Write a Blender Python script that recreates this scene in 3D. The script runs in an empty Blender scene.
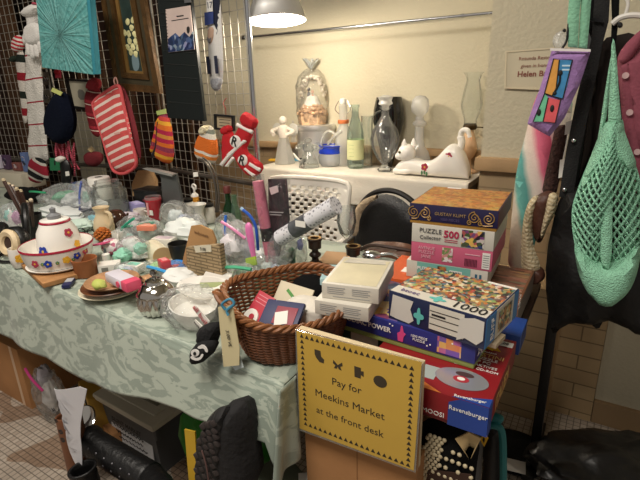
import bpy, bmesh, math, random
from mathutils import Vector as V, Matrix, noise
from mathutils.geometry import delaunay_2d_cdt
random.seed(11)
sc = bpy.context.scene
COL = sc.collection
PI = math.pi
R = math.radians
# ------------------------------------------------------------------ camera
F = 470.0; HC = 1.33
YAW, PITCH, ROLL = R(32), R(18.3), R(-1.7)
_f0 = V((-math.sin(YAW), math.cos(YAW), 0)); _r0 = V((math.cos(YAW), math.sin(YAW), 0)); _z = V((0, 0, 1))
FW = _f0*math.cos(PITCH) - _z*math.sin(PITCH)
_u0 = _f0*math.sin(PITCH) + _z*math.cos(PITCH)
UP = _u0*math.cos(ROLL) - _r0*math.sin(ROLL)
RT = _r0*math.cos(ROLL) + _u0*math.sin(ROLL)
CP = V((0, 0, HC))
cam_d = bpy.data.cameras.new('camera'); cam = bpy.data.objects.new('camera', cam_d); COL.objects.link(cam)
cam_d.sensor_width = 36; cam_d.lens = F*36/640; cam_d.clip_start = .02
m = Matrix((RT, UP, -FW)).transposed().to_4x4(); m.translation = CP
cam.matrix_world = m
sc.camera = cam

def ray(px, py): return FW + RT*((px-320)/F) - UP*((py-240)/F)
def at(px, py, x=None, y=None, z=None):
    """the point of a real plane (x, y or z known) seen at a place in the photograph"""
    d = ray(px, py)
    if z is not None: t = (z-CP.z)/d.z
    elif y is not None: t = (y-CP.y)/d.y
    else: t = (x-CP.x)/d.x
    return CP + d*t
def proj(p):
    q = V(p)-CP; w = q.dot(FW)
    return 320+F*q.dot(RT)/w, 240-F*q.dot(UP)/w, w
def mpp(p): return proj(p)[2]/F
def vz(b, py):
    lo, hi = -1.0, 3.0
    for _ in range(40):
        mi = (lo+hi)/2
        if proj((b[0], b[1], mi))[1] > py: lo = mi
        else: hi = mi
    return lo
T = .744

# ------------------------------------------------------------------ materials
def hx(s):
    s = s.lstrip('#'); c = [int(s[i:i+2], 16)/255 for i in (0, 2, 4)]
    return tuple(x/12.92 if x <= .04045 else ((x+.055)/1.055)**2.4 for x in c)+(1,)
_mats = {}
def M(name, col, rough=.6, metal=0, bump=0, bscale=60, var=0, vscale=8, spec=.5, sheen=0, emit=None, es=0):
    if name in _mats: return _mats[name]
    mt = bpy.data.materials.new(name); mt.use_nodes = True; nt = mt.node_tree
    b = nt.nodes['Principled BSDF']; c = hx(col) if isinstance(col, str) else col
    b.inputs['Base Color'].default_value = c; b.inputs['Roughness'].default_value = rough
    b.inputs['Metallic'].default_value = metal; b.inputs['Specular IOR Level'].default_value = spec
    if sheen: b.inputs['Sheen Weight'].default_value = sheen
    if emit: b.inputs['Emission Color'].default_value = hx(emit); b.inputs['Emission Strength'].default_value = es
    tc = nt.nodes.new('ShaderNodeTexCoord')
    if var:
        n = nt.nodes.new('ShaderNodeTexNoise'); n.inputs['Scale'].default_value = vscale; n.inputs['Detail'].default_value = 4
        nt.links.new(tc.outputs['Object'], n.inputs['Vector'])
        r = nt.nodes.new('ShaderNodeValToRGB'); r.color_ramp.elements[0].position = .3; r.color_ramp.elements[1].position = .7
        r.color_ramp.elements[0].color = tuple(x*(1-var) for x in c[:3])+(1,)
        r.color_ramp.elements[1].color = tuple(min(1, x*(1+var*.6)) for x in c[:3])+(1,)
        nt.links.new(n.outputs['Fac'], r.inputs['Fac']); nt.links.new(r.outputs['Color'], b.inputs['Base Color'])
    if bump: addbump(nt, b, tc, bump, bscale)
    _mats[name] = mt
    return mt
def addbump(nt, b, tc, bump, bscale, out='Object'):
    n = nt.nodes.new('ShaderNodeTexNoise'); n.inputs['Scale'].default_value = bscale; n.inputs['Detail'].default_value = 3
    nt.links.new(tc.outputs[out], n.inputs['Vector'])
    u = nt.nodes.new('ShaderNodeBump'); u.inputs['Strength'].default_value = bump; u.inputs['Distance'].default_value = .01
    nt.links.new(n.outputs['Fac'], u.inputs['Height']); nt.links.new(u.outputs['Normal'], b.inputs['Normal'])
def ramp(nt, stops, const=True):
    r = nt.nodes.new('ShaderNodeValToRGB'); r.color_ramp.interpolation = 'CONSTANT' if const else 'LINEAR'
    e = r.color_ramp.elements
    while len(e) > 1: e.remove(e[0])
    e[0].position = stops[0][0]; e[0].color = hx(stops[0][1])
    for p, c in stops[1:]:
        k = e.new(p); k.color = hx(c)
    return r
def stripes(name, stops, period, axis=(0, 0, 1), rough=.85, phase=0, wob=0, bump=.3, bscale=150, const=True):
    """stops: [(0..1, colour)] repeated every period metres along axis"""
    mt = bpy.data.materials.new(name); mt.use_nodes = True; nt = mt.node_tree; b = nt.nodes['Principled BSDF']
    b.inputs['Roughness'].default_value = rough; b.inputs['Specular IOR Level'].default_value = .25
    tc = nt.nodes.new('ShaderNodeTexCoord'); src = tc.outputs['Object']
    if wob:
        n = nt.nodes.new('ShaderNodeTexNoise'); n.inputs['Scale'].default_value = 14
        nt.links.new(src, n.inputs['Vector'])
        mx = nt.nodes.new('ShaderNodeVectorMath'); mx.operation = 'MULTIPLY_ADD'; mx.inputs[1].default_value = (wob,)*3
        nt.links.new(n.outputs['Color'], mx.inputs[0]); nt.links.new(src, mx.inputs[2]); src = mx.outputs[0]
    d = nt.nodes.new('ShaderNodeVectorMath'); d.operation = 'DOT_PRODUCT'
    a = V(axis).normalized(); d.inputs[1].default_value = tuple(a/period)
    nt.links.new(src, d.inputs[0])
    ad = nt.nodes.new('ShaderNodeMath'); ad.operation = 'ADD'; ad.inputs[1].default_value = phase+50
    nt.links.new(d.outputs['Value'], ad.inputs[0])
    fr = nt.nodes.new('ShaderNodeMath'); fr.operation = 'FRACT'; nt.links.new(ad.outputs[0], fr.inputs[0])
    r = ramp(nt, stops, const); nt.links.new(fr.outputs[0], r.inputs['Fac']); nt.links.new(r.outputs['Color'], b.inputs['Base Color'])
    if bump: addbump(nt, b, tc, bump, bscale)
    return mt
def picture(name, cols, scale=40, rough=.35, rnd=1.0, stretch=(1, 1, 1)):
    """a busy printed picture: patches of many colours"""
    mt = bpy.data.materials.new(name); mt.use_nodes = True; nt = mt.node_tree; b = nt.nodes['Principled BSDF']
    b.inputs['Roughness'].default_value = rough
    tc = nt.nodes.new('ShaderNodeTexCoord'); mp = nt.nodes.new('ShaderNodeMapping'); mp.inputs['Scale'].default_value = stretch
    nt.links.new(tc.outputs['Object'], mp.inputs['Vector'])
    v = nt.nodes.new('ShaderNodeTexVoronoi'); v.inputs['Scale'].default_value = scale; v.inputs['Randomness'].default_value = rnd
    nt.links.new(mp.outputs[0], v.inputs['Vector'])
    sx = nt.nodes.new('ShaderNodeSeparateColor'); nt.links.new(v.outputs['Color'], sx.inputs[0])
    r = ramp(nt, [(i/len(cols), c) for i, c in enumerate(cols)]); nt.links.new(sx.outputs[0], r.inputs['Fac'])
    n = nt.nodes.new('ShaderNodeTexNoise'); n.inputs['Scale'].default_value = scale*.35; n.inputs['Detail'].default_value = 5; nt.links.new(mp.outputs[0], n.inputs['Vector'])
    mx = nt.nodes.new('ShaderNodeMix'); mx.data_type = 'RGBA'; mx.blend_type = 'OVERLAY'; mx.inputs[0].default_value = .6
    nt.links.new(r.outputs['Color'], mx.inputs[6]); nt.links.new(n.outputs['Color'], mx.inputs[7]); nt.links.new(mx.outputs[2], b.inputs['Base Color'])
    return mt
def bricks(name, c1, c2, mortar, bw, bh, gap=.004, rough=.75, offset=.5, rot=(0, 0, 0), bump=.4, bias=0, patch=None):
    mt = bpy.data.materials.new(name); mt.use_nodes = True; nt = mt.node_tree; b = nt.nodes['Principled BSDF']
    b.inputs['Roughness'].default_value = rough
    tc = nt.nodes.new('ShaderNodeTexCoord'); mp = nt.nodes.new('ShaderNodeMapping'); mp.inputs['Rotation'].default_value = rot
    nt.links.new(tc.outputs['Object'], mp.inputs['Vector'])
    t = nt.nodes.new('ShaderNodeTexBrick'); t.offset = offset; t.inputs['Scale'].default_value = 1
    t.inputs['Brick Width'].default_value = bw; t.inputs['Row Height'].default_value = bh; t.inputs['Mortar Size'].default_value = gap
    t.inputs['Mortar Smooth'].default_value = .2; t.inputs['Bias'].default_value = bias
    t.inputs['Color1'].default_value = hx(c1); t.inputs['Color2'].default_value = hx(c2); t.inputs['Mortar'].default_value = hx(mortar)
    nt.links.new(mp.outputs[0], t.inputs['Vector'])
    n = nt.nodes.new('ShaderNodeTexNoise'); n.inputs['Scale'].default_value = 3.5; n.inputs['Detail'].default_value = 5; nt.links.new(mp.outputs[0], n.inputs['Vector'])
    mx = nt.nodes.new('ShaderNodeMix'); mx.data_type = 'RGBA'; mx.blend_type = 'OVERLAY'; mx.inputs[0].default_value = .35
    nt.links.new(t.outputs['Color'], mx.inputs[6]); nt.links.new(n.outputs['Fac'], mx.inputs[7])
    src = mx.outputs[2]
    if patch:
        n2 = nt.nodes.new('ShaderNodeTexNoise'); n2.inputs['Scale'].default_value = 2.2; nt.links.new(mp.outputs[0], n2.inputs['Vector'])
        r2 = ramp(nt, [(0, '#ffffff'), (.56, patch)]); nt.links.new(n2.outputs['Fac'], r2.inputs['Fac'])
        m3 = nt.nodes.new('ShaderNodeMix'); m3.data_type = 'RGBA'; m3.blend_type = 'MULTIPLY'; m3.inputs[0].default_value = 1
        nt.links.new(src, m3.inputs[6]); nt.links.new(r2.outputs['Color'], m3.inputs[7]); src = m3.outputs[2]
    nt.links.new(src, b.inputs['Base Color'])
    u = nt.nodes.new('ShaderNodeBump'); u.inputs['Strength'].default_value = bump; u.inputs['Distance'].default_value = .004; u.invert = True
    nt.links.new(t.outputs['Fac'], u.inputs['Height']); nt.links.new(u.outputs['Normal'], b.inputs['Normal'])
    return mt
def glass(name, tint='#f4f8f6', body=.1, rough=.03, ior=1.3, milk='#e8eeee', crinkle=0, gl_=.6):
    """thin clear glass or film: see-through face on, glossy at the rim; body = share of milky scatter"""
    if name in _mats: return _mats[name]
    mt = bpy.data.materials.new(name); mt.use_nodes = True; nt = mt.node_tree; nt.nodes.clear()
    o = nt.nodes.new('ShaderNodeOutputMaterial'); tr = nt.nodes.new('ShaderNodeBsdfTransparent'); tr.inputs[0].default_value = hx(tint)
    dd = nt.nodes.new('ShaderNodeBsdfDiffuse'); dd.inputs[0].default_value = hx(milk)
    tl2 = nt.nodes.new('ShaderNodeBsdfTranslucent'); tl2.inputs[0].default_value = hx(milk)
    df = nt.nodes.new('ShaderNodeMixShader'); df.inputs[0].default_value = .4
    nt.links.new(dd.outputs[0], df.inputs[1]); nt.links.new(tl2.outputs[0], df.inputs[2])
    gl = nt.nodes.new('ShaderNodeBsdfGlossy'); gl.inputs['Roughness'].default_value = rough
    lw = nt.nodes.new('ShaderNodeLayerWeight'); lw.inputs['Blend'].default_value = .22
    m1 = nt.nodes.new('ShaderNodeMixShader'); m1.inputs[0].default_value = body
    m2 = nt.nodes.new('ShaderNodeMixShader')
    ma = nt.nodes.new('ShaderNodeMath'); ma.operation = 'MULTIPLY_ADD'; ma.inputs[1].default_value = gl_; ma.inputs[2].default_value = .04
    nt.links.new(lw.outputs['Fresnel'], ma.inputs[0])
    nt.links.new(tr.outputs[0], m1.inputs[1]); nt.links.new(df.outputs[0], m1.inputs[2])
    nt.links.new(m1.outputs[0], m2.inputs[1]); nt.links.new(gl.outputs[0], m2.inputs[2]); nt.links.new(ma.outputs[0], m2.inputs[0])
    nt.links.new(m2.outputs[0], o.inputs[0])
    if crinkle:
        tc = nt.nodes.new('ShaderNodeTexCoord'); v = nt.nodes.new('ShaderNodeTexVoronoi'); v.inputs['Scale'].default_value = crinkle; v.feature = 'SMOOTH_F1'
        nn = nt.nodes.new('ShaderNodeTexNoise'); nn.inputs['Scale'].default_value = crinkle*.6; nn.inputs['Distortion'].default_value = 1.5
        nt.links.new(tc.outputs['Object'], v.inputs['Vector']); nt.links.new(tc.outputs['Object'], nn.inputs['Vector'])
        ad = nt.nodes.new('ShaderNodeMath'); ad.operation = 'ADD'; nt.links.new(v.outputs['Distance'], ad.inputs[0]); nt.links.new(nn.outputs['Fac'], ad.inputs[1])
        u = nt.nodes.new('ShaderNodeBump'); u.inputs['Strength'].default_value = 1; u.inputs['Distance'].default_value = .02
        nt.links.new(ad.outputs[0], u.inputs['Height'])
        for q in (gl, dd, lw): nt.links.new(u.outputs['Normal'], q.inputs['Normal'])
    _mats[name] = mt
    return mt

# ------------------------------------------------------------------ meshes
class MB:
    def __init__(s): s.bm = bmesh.new(); s.uv = None
    def box(s, c, size, bev=0, M=None, rz=0, seg=2):
        b = bmesh.new(); bmesh.ops.create_cube(b, size=1)
        for v in b.verts: v.co = V((v.co.x*size[0], v.co.y*size[1], v.co.z*size[2]))
        if bev: bmesh.ops.bevel(b, geom=b.edges[:], offset=min(bev, min(size)*.45), segments=seg, affect='EDGES', profile=.6)
        mt = Matrix.Translation(V(c)) @ Matrix.Rotation(rz, 4, 'Z')
        return s._add(b, mt if M is None else M @ mt)
    def _add(s, b, mt):
        bmesh.ops.transform(b, matrix=mt, verts=b.verts)
        me = bpy.data.meshes.new('tmp'); b.to_mesh(me); b.free(); s.bm.from_mesh(me); bpy.data.meshes.remove(me)
        return s
    def lathe(s, prof, seg=28, c=(0, 0, 0), M=None, sy=1.0, f=None):
        c = V(c); rings = []
        for r, z in prof:
            if r < 1e-6: rings.append([s.bm.verts.new((0, 0, z))])
            else:
                ring = []
                for i in range(seg):
                    a = 2*PI*i/seg; rr = r*(f(a, z) if f else 1)
                    ring.append(s.bm.verts.new((rr*math.cos(a), rr*math.sin(a)*sy, z)))
                rings.append(ring)
        for ring in rings:
            for v in ring: v.co = (M @ v.co if M else v.co)+c
        for A, B in zip(rings, rings[1:]):
            if len(A) == 1 and len(B) == 1: continue
            for i in range(seg):
                j = (i+1) % seg
                if len(A) == 1: s.bm.faces.new((A[0], B[j], B[i]))
                elif len(B) == 1: s.bm.faces.new((A[i], A[j], B[0]))
                else: s.bm.faces.new((A[i], A[j], B[j], B[i]))
        return s
    def tube(s, pts, r, seg=8, closed=False, caps=True):
        pts = [V(p) for p in pts]; n = len(pts)
        rs = r if isinstance(r, (list, tuple)) else [r]*n
        rings = []; up = None
        for i, p in enumerate(pts):
            a = pts[(i-1) % n] if closed or i else p; b = pts[(i+1) % n] if closed or i < n-1 else p
            d = (b-a); d = d.normalized() if d.length > 1e-9 else V((0, 0, 1))
            if up is None: up = V((0, 0, 1)) if abs(d.z) < .9 else V((1, 0, 0))
            x = d.cross(up)
            if x.length < 1e-6: x = d.cross(V((0, 1, 0)))
            x.normalize(); y = x.cross(d).normalized(); up = y
            rings.append([s.bm.verts.new(p+x*rs[i]*math.cos(2*PI*k/seg)+y*rs[i]*math.sin(2*PI*k/seg)) for k in range(seg)])
        for i in range(n if closed else n-1):
            A, B = rings[i], rings[(i+1) % n]
            for k in range(seg):
                s.bm.faces.new((A[k], A[(k+1) % seg], B[(k+1) % seg], B[k]))
        if caps and not closed:
            s.bm.faces.new(rings[0][::-1]); s.bm.faces.new(rings[-1])
        return s
    def prism(s, poly, t, M=None, bev=0):
        """poly in local XY, thickness t along +Z"""
        M = M or Matrix.Identity(4); b = bmesh.new()
        A = [b.verts.new((x, y, 0)) for x, y in poly]; B = [b.verts.new((x, y, t)) for x, y in poly]; n = len(poly)
        b.faces.new(A[::-1]); b.faces.new(B)
        for i in range(n): b.faces.new((A[i], A[(i+1) % n], B[(i+1) % n], B[i]))
        bmesh.ops.recalc_face_normals(b, faces=b.faces)
        if bev: bmesh.ops.bevel(b, geom=b.edges[:], offset=bev, segments=2, affect='EDGES')
        bmesh.ops.triangulate(b, faces=[f for f in b.faces if len(f.verts) > 4])
        return s._add(b, M)
    def sheet(s, f, nu, nv, closed=False, uv=False, skip=None):
        g = [[s.bm.verts.new(f(i/nu, j/nv)) for j in range(nv+1)] for i in range(nu if closed else nu+1)]
        L = s.bm.loops.layers.uv.verify() if uv else None
        for i in range(nu):
            for j in range(nv):
                if skip and skip(i, j): continue
                i2 = (i+1) % nu if closed else i+1
                fc = s.bm.faces.new((g[i][j], g[i2][j], g[i2][j+1], g[i][j+1]))
                if uv:
                    for lp, (a, b2) in zip(fc.loops, ((i, j), (i+1, j), (i+1, j+1), (i, j+1))): lp[L].uv = uv(a/nu, b2/nv)
        return s
    def ell(s, c, r, seg=20, rings=12, M=None, f=None):
        b = bmesh.new(); bmesh.ops.create_uvsphere(b, u_segments=seg, v_segments=rings, radius=1)
        for v in b.verts:
            k = f(v.co) if f else 1
            v.co = V((v.co.x*r[0]*k, v.co.y*r[1]*k, v.co.z*r[2]*k))
        mt = Matrix.Translation(V(c)) @ (M or Matrix.Identity(4))
        return s._add(b, mt)
    def pillow(s, poly, th, step=None, ew=None, back=1.0, wr=None, M=None, sharp=.5):
        """puffed solid over a 2D outline (x, z), thick along y; th = half thickness"""
        xs = [p[0] for p in poly]; zs = [p[1] for p in poly]
        size = max(max(xs)-min(xs), max(zs)-min(zs)); step = step or size/16
        ar = abs(sum(poly[i][0]*poly[(i+1) % len(poly)][1]-poly[(i+1) % len(poly)][0]*poly[i][1] for i in range(len(poly))))/2
        per = sum((V(poly[i])-V(poly[(i+1) % len(poly)])).length for i in range(len(poly)))
        step = max(min(step, ar/per*.62), size/70); ew = ew or size*.2
        P = []
        n = len(poly)
        for i in range(n):
            a, b = V(poly[i]), V(poly[(i+1) % n]); k = max(1, int((b-a).length/step+.5))
            for q in range(k): P.append(a.lerp(b, q/k))
        nb = len(P)
        def dist(p):
            d = 9.0
            for i in range(n):
                a, b = V(poly[i]), V(poly[(i+1) % n]); ab = b-a
                t = max(0, min(1, (p-a).dot(ab)/max(ab.length_squared, 1e-12))); d = min(d, (a+ab*t-p).length)
            return d
        def inside(p):
            c = False
            for i in range(n):
                (x1, y1), (x2, y2) = poly[i], poly[(i+1) % n]
                if (y1 > p.y) != (y2 > p.y) and p.x < (x2-x1)*(p.y-y1)/(y2-y1)+x1: c = not c
            return c
        z = min(zs); row = 0
        while z < max(zs):
            x = min(xs)+(step/2 if row % 2 else 0)
            while x < max(xs):
                p = V((x, z))
                if inside(p) and dist(p) > step*.45: P.append(p)
                x += step
            z += step*.87; row += 1
        vs, _, fs, _, _, _ = delaunay_2d_cdt(P, [], [list(range(nb))], 1, 1e-7)
        def key(p): return (round(p[0], 5), round(p[1], 5))
        bset = {key(p) for p in P[:nb]}
        Ff, Bb = [], []
        for p in vs:
            p = V((p[0], p[1])); edge = key(p) in bset; d = 0 if edge else dist(p)
            t = th*(1-(1-min(d/ew, 1))**2)**sharp
            off = wr(p.x, p.y) if wr else 0
            v = s.bm.verts.new((p.x, -t+off, p.y)); Ff.append(v)
            Bb.append(v if edge else s.bm.verts.new((p.x, t*back+off, p.y)))
            if M:
                v.co = M @ v.co
                if not edge: Bb[-1].co = M @ Bb[-1].co
        for f in fs:
            try: s.bm.faces.new([Ff[i] for i in f])
            except ValueError: pass
            try: s.bm.faces.new([Bb[i] for i in reversed(f)])
            except ValueError: pass
        bmesh.ops.recalc_face_normals(s.bm, faces=s.bm.faces)
        return s
    def jitter(s, amp, sc=20, seed=0):
        for v in s.bm.verts: v.co += noise.noise_vector(v.co*sc+V((seed, seed*1.7, 0)))*amp
        return s
    def build(s, name, mat, parent=None, loc=None, smooth=True, solid=0, sub=0, ang=.7, rz=0, wire=0):
        me = bpy.data.meshes.new(name)
        bmesh.ops.remove_doubles(s.bm, verts=s.bm.verts, dist=1e-6)
        if smooth:
            s.bm.normal_update()
            for f in s.bm.faces: f.smooth = True
            for e in s.bm.edges:
                if len(e.link_faces) == 2 and e.calc_face_angle(0) > ang: e.smooth = False
        s.bm.to_mesh(me); s.bm.free()
        o = bpy.data.objects.new(name, me); COL.objects.link(o)
        for q in (mat if isinstance(mat, (list, tuple)) else [mat]): me.materials.append(q)
        if parent: o.parent = parent
        if loc is not None: o.location = loc
        if rz: o.rotation_euler.z = rz
        if wire:
            w = o.modifiers.new('w', 'WIREFRAME'); w.thickness = wire; w.use_even_offset = False
        if solid:
            d = o.modifiers.new('s', 'SOLIDIFY'); d.thickness = solid; d.offset = 0
        if sub:
            d = o.modifiers.new('u', 'SUBSURF'); d.levels = sub; d.render_levels = sub
        return o

def tag(o, label, cat, group=None):
    o['label'] = label; o['category'] = cat
    if group: o['group'] = group
    return o
def thing(name, label, cat, loc=(0, 0, 0), rz=0, group=None, M=None):
    o = bpy.data.objects.new(name, None); COL.objects.link(o); o.empty_display_size = .05
    if M is not None: o.matrix_world = M
    else: o.location = loc; o.rotation_euler.z = rz
    return tag(o, label, cat, group)
def struct(o): o['kind'] = 'structure'; return o
def text(name, s, size, loc, parent, mat, face='front', align='CENTER', ext=.0003, rot=0, bold=0, sx=1.0, fit=0):
    c = bpy.data.curves.new(name, 'FONT'); c.body = s; c.size = size; c.align_x = align; c.align_y = 'CENTER'; c.extrude = ext; c.offset = bold; c.resolution_u = 2
    tmp = bpy.data.objects.new('tmp', c); me = bpy.data.meshes.new_from_object(tmp); bpy.data.objects.remove(tmp)
    if fit:
        xs = [v.co.x for v in me.vertices]; k = fit/max(1e-6, max(xs)-min(xs)); me.transform(Matrix.Diagonal((k, k, 1, 1)))
    o = bpy.data.objects.new(name, me); COL.objects.link(o); me.materials.clear(); me.materials.append(mat)
    B = {'front': Matrix.Rotation(PI/2, 4, 'X'), 'top': Matrix.Identity(4), 'right': Matrix.Rotation(PI/2, 4, 'Z') @ Matrix.Rotation(PI/2, 4, 'X')}[face]
    o.parent = parent
    o.matrix_local = Matrix.Translation(V(loc)) @ B @ Matrix.Rotation(rot, 4, 'Z') @ Matrix.Diagonal((sx, 1, 1, 1))
    return o
def path(pts, n=24):
    """smooth curve through points"""
    pts = [V(p) for p in pts]; out = []
    for i in range(len(pts)-1):
        p0 = pts[max(i-1, 0)]; p1 = pts[i]; p2 = pts[i+1]; p3 = pts[min(i+2, len(pts)-1)]
        k = max(2, n//(len(pts)-1))
        for q in range(k):
            t = q/k
            out.append(.5*((2*p1)+(p2-p0)*t+(2*p0-5*p1+4*p2-p3)*t*t+(3*p1-p0-3*p2+p3)*t**3))
    out.append(pts[-1]); return out
def smooth2(poly, it=2):
    for _ in range(it):
        q = []
        for i in range(len(poly)):
            a, b = V(poly[i]), V(poly[(i+1) % len(poly)]); q += [tuple(a*.75+b*.25), tuple(a*.25+b*.75)]
        poly = q
    return poly
class Hang:
    """a flat-hanging thing in the vertical plane y = const; outlines are given by where the plane is seen"""
    def __init__(s, name, label, cat, y, anchor, group=None):
        s.y = y; s.o = at(*anchor, y=y); s.root = thing(name, label, cat, s.o, 0, group)
    def poly(s, pts): return [((at(px, py, y=s.y)-s.o).x, (at(px, py, y=s.y)-s.o).z) for px, py in pts]
    def p3(s, px, py, dy=0): q = at(px, py, y=s.y)-s.o; return V((q.x, dy, q.z))
    def puff(s, part, pts, th, mat, sm=2, dy=0, wr=None, parent=None, step=None, ew=None, sharp=.5, back=1.0):
        pl = smooth2(s.poly(pts), sm) if sm else s.poly(pts)
        return MB().pillow(pl, th, step=step, ew=ew, wr=wr, sharp=sharp, back=back).build(part, mat, parent or s.root, loc=(0, dy, 0))
    def flat(s, part, pts, t, mat, dy=0, sm=0, parent=None):
        pl = smooth2(s.poly(pts), sm) if sm else s.poly(pts)
        return MB().prism(pl, t, Matrix.Rotation(PI/2, 4, 'X')).build(part, mat, parent or s.root, loc=(0, dy, 0), smooth=False)
def wrinkle(a, k1=40, k2=15, seed=0):
    return lambda x, z: a*noise.noise(V((x*k1, z*k2, seed)))
class Box:
    """a printed cardboard box: front-left-bottom corner is the origin of its local frame; faces front (-y), top, right (+x)"""
    def __init__(s, name, label, cat, FL, FR, h, depth, mat, group=None, base=None, basefrac=.0, rz=None, lift=0):
        FL, FR = V(FL), V(FR); d = FR-FL; s.w = V((d.x, d.y)).length; s.h = h; s.d = depth
        a = math.atan2(d.y, d.x) if rz is None else rz
        s.root = thing(name, label, cat, FL+V((0, 0, lift)), a, group)
        w = s.w
        if base:
            bh = h*basefrac
            MB().box((w/2, depth/2, bh/2+.001), (w-.004, depth-.004, bh+.002), .001).build('base_tray', base, s.root)
            MB().box((w/2, depth/2, (bh+h)/2), (w, depth, h-bh), .0012).build('lid', mat, s.root)
        else:
            MB().box((w/2, depth/2, h/2), (w, depth, h), .0012).build('carton', mat, s.root)
    def patch(s, name, face, u0, v0, u1, v1, mat, e=.0006, off=0):
        w, h, d = s.w, s.h, s.d; uc, vc = (u0+u1)/2, (v0+v1)/2
        if face == 'front': c, sz = (uc*w, -e/2-off, vc*h), ((u1-u0)*w, e, (v1-v0)*h)
        elif face == 'top': c, sz = (uc*w, vc*d, h+e/2+off), ((u1-u0)*w, (v1-v0)*d, e)
        else: c, sz = (w+e/2+off, uc*d, vc*h), (e, (u1-u0)*d, (v1-v0)*h)
        return MB().box((0, 0, 0), sz).build(name, mat, s.root, loc=c, smooth=False)
    def text(s, name, face, u, v, size, string, mat, off=.0012, rot=0, bold=0, align='CENTER', sx=1.0, fit=0):
        w, h, d = s.w, s.h, s.d
        loc = {'front': (u*w, -off, v*h), 'top': (u*w, v*d, h+off), 'right': (w+off, u*d, v*h)}[face]
        return text(name, string, size, loc, s.root, mat, face, align, rot=rot, bold=bold, sx=sx, fit=fit)
    def shape(s, name, face, pts, mat, e=.0006, off=.0006):
        w, h, d = s.w, s.h, s.d
        if face == 'front': M = Matrix.Translation((0, -off, 0)) @ Matrix.Rotation(PI/2, 4, 'X'); q = [(u*w, v*h) for u, v in pts]
        elif face == 'top': M = Matrix.Translation((0, 0, h+off)); q = [(u*w, v*d) for u, v in pts]
        else: M = Matrix.Translation((w+off, 0, 0)) @ Matrix.Rotation(PI/2, 4, 'Z') @ Matrix.Rotation(PI/2, 4, 'X'); q = [(u*d, v*h) for u, v in pts]
        return MB().prism(q, e, M).build(name, mat, s.root, smooth=False)
def pot(name, label, cat, px, py, z, wpx, pytop, prof, mat, group=None, seg=28, part='body', rz=0, f=None, y=None, sy=1.0):
    """a turned vessel: base centre seen at px, py on height z; prof = [(r 0..1, h 0..1)]"""
    b = at(px, py, z=z)
    if y is not None:
        q = at(px, (py+pytop)/2, y=y); b = V((q.x, y, z))
    r = wpx/2*mpp(b); h = vz(b, pytop)-z
    rt = thing(name, label, cat, b, rz, group)
    MB().lathe([(a*r, c*h) for a, c in prof], seg, f=f, sy=sy).build(part, mat, rt)
    return rt, r, h, b
def single(o, label, cat, group=None): return tag(o, label, cat, group)
def disc_pts(u, v, ru, rv, n=14, a0=0, a1=2*PI): return [(u+ru*math.cos(a0+(a1-a0)*i/n), v+rv*math.sin(a0+(a1-a0)*i/n)) for i in range(n)]

# shared materials
white = M('white_ceramic', '#eeeae2', .18); black = M('black_plastic', '#0c0c0d', .4); blackcloth = M('black_cloth', '#0a0a0b', .95, bump=.3, bscale=220, spec=.2)
steel = M('chrome', '#c9ccd0', .22, 1); wire_m = M('wire_white_metal', '#a9a59b', .4, .6); ink = M('black_ink', '#151515', .7); paper = M('white_paper', '#e9e6dd', .8); creamp = M('cream_paper', '#d9cfb0', .85)
kraft = M('brown_cardboard', '#a9794c', .9, var=.12, vscale=6, bump=.1, bscale=40)
clear = glass('clear_glass', '#fbfdfc', .05); film = glass('clear_plastic_film', '#fafcfc', .13, .16, milk='#ffffff', crinkle=38, gl_=.4)
film2 = glass('cloudy_plastic_film', '#f8fafa', .24, .2, milk='#ffffff', crinkle=30, gl_=.35)
sleeve = glass('clear_sleeve', '#fdfdfd', .025, .12, crinkle=30, gl_=.22)
red = M('red_paint', '#b5202c', .5); navy = M('navy_card', '#1d2350', .45); gold = M('gold_print', '#c79a4a', .45); teal = M('teal_plastic', '#1f9b83', .4)
blue = M('blue_plastic', '#2458b8', .4); green = M('green_print', '#4c8a3d', .6); yellow = M('yellow_print', '#e0ac25', .6); pink = M('pink_plastic', '#e87fb0', .45)
# ------------------------------------------------------------------ the setting
YB = 2.40; YC = 2.0
cream_wall = M('cream_plaster', '#c3bba2', .85, bump=.3, bscale=70)
tan_stone = M('tan_stone_ledge', '#a98a63', .7, var=.12, vscale=10, bump=.1, bscale=60)
brick_m = bricks('tan_glazed_brick', '#a8916f', '#a18866', '#8f7b5c', .2, .083, .004, rot=(PI/2, 0, 0))
brick_low = bricks('tan_dado_brick', '#b39a74', '#a98f6a', '#7d6a4e', .31, .064, .003, rot=(PI/2, 0, 0))
brick_side = bricks('tan_glazed_brick_side', '#a8916f', '#a18866', '#8f7b5c', .2, .083, .004, rot=(PI/2, 0, PI/2))
wood_dark = M('dark_stained_wood', '#2c1a12', .45, var=.35, vscale=5)
wood_mid = M('brown_door_wood', '#523722', .5, var=.3, vscale=7)
tilef = bricks('mosaic_floor_tile', '#a99d8f', '#998c7e', '#635a50', .024, .024, .0018, .5, offset=0, patch='#d2c0b2')
def sbox(name, lo, hi, mat, bev=0):
    lo, hi = V(lo), V(hi); c = (lo+hi)/2
    return struct(MB().box((0, 0, 0), hi-lo, bev).build(name, mat, loc=c, smooth=bool(bev)))
sbox('floor', (-5, -1.5, -.1), (2.5, 2.6, 0), tilef)
sbox('ceiling', (-5, -1.5, 2.9), (2.5, 2.6, 3.0), M('ceiling_paint', '#cfc8b8', .9))
sbox('wall_back', (-2.42, YB, 1.0), (-.4, YB+.12, 2.9), cream_wall)
sbox('wall_back_lower', (-2.42, YB, 0), (-.4, YB+.12, .97), brick_m)
sbox('trim_1', (-2.42, YB-.035, .965), (-.51, YB+.1, 1.0), tan_stone, .006)
sbox('wall_column', (-.457, YC, 1.03), (.12, YB+.12, 2.9), cream_wall)
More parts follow.
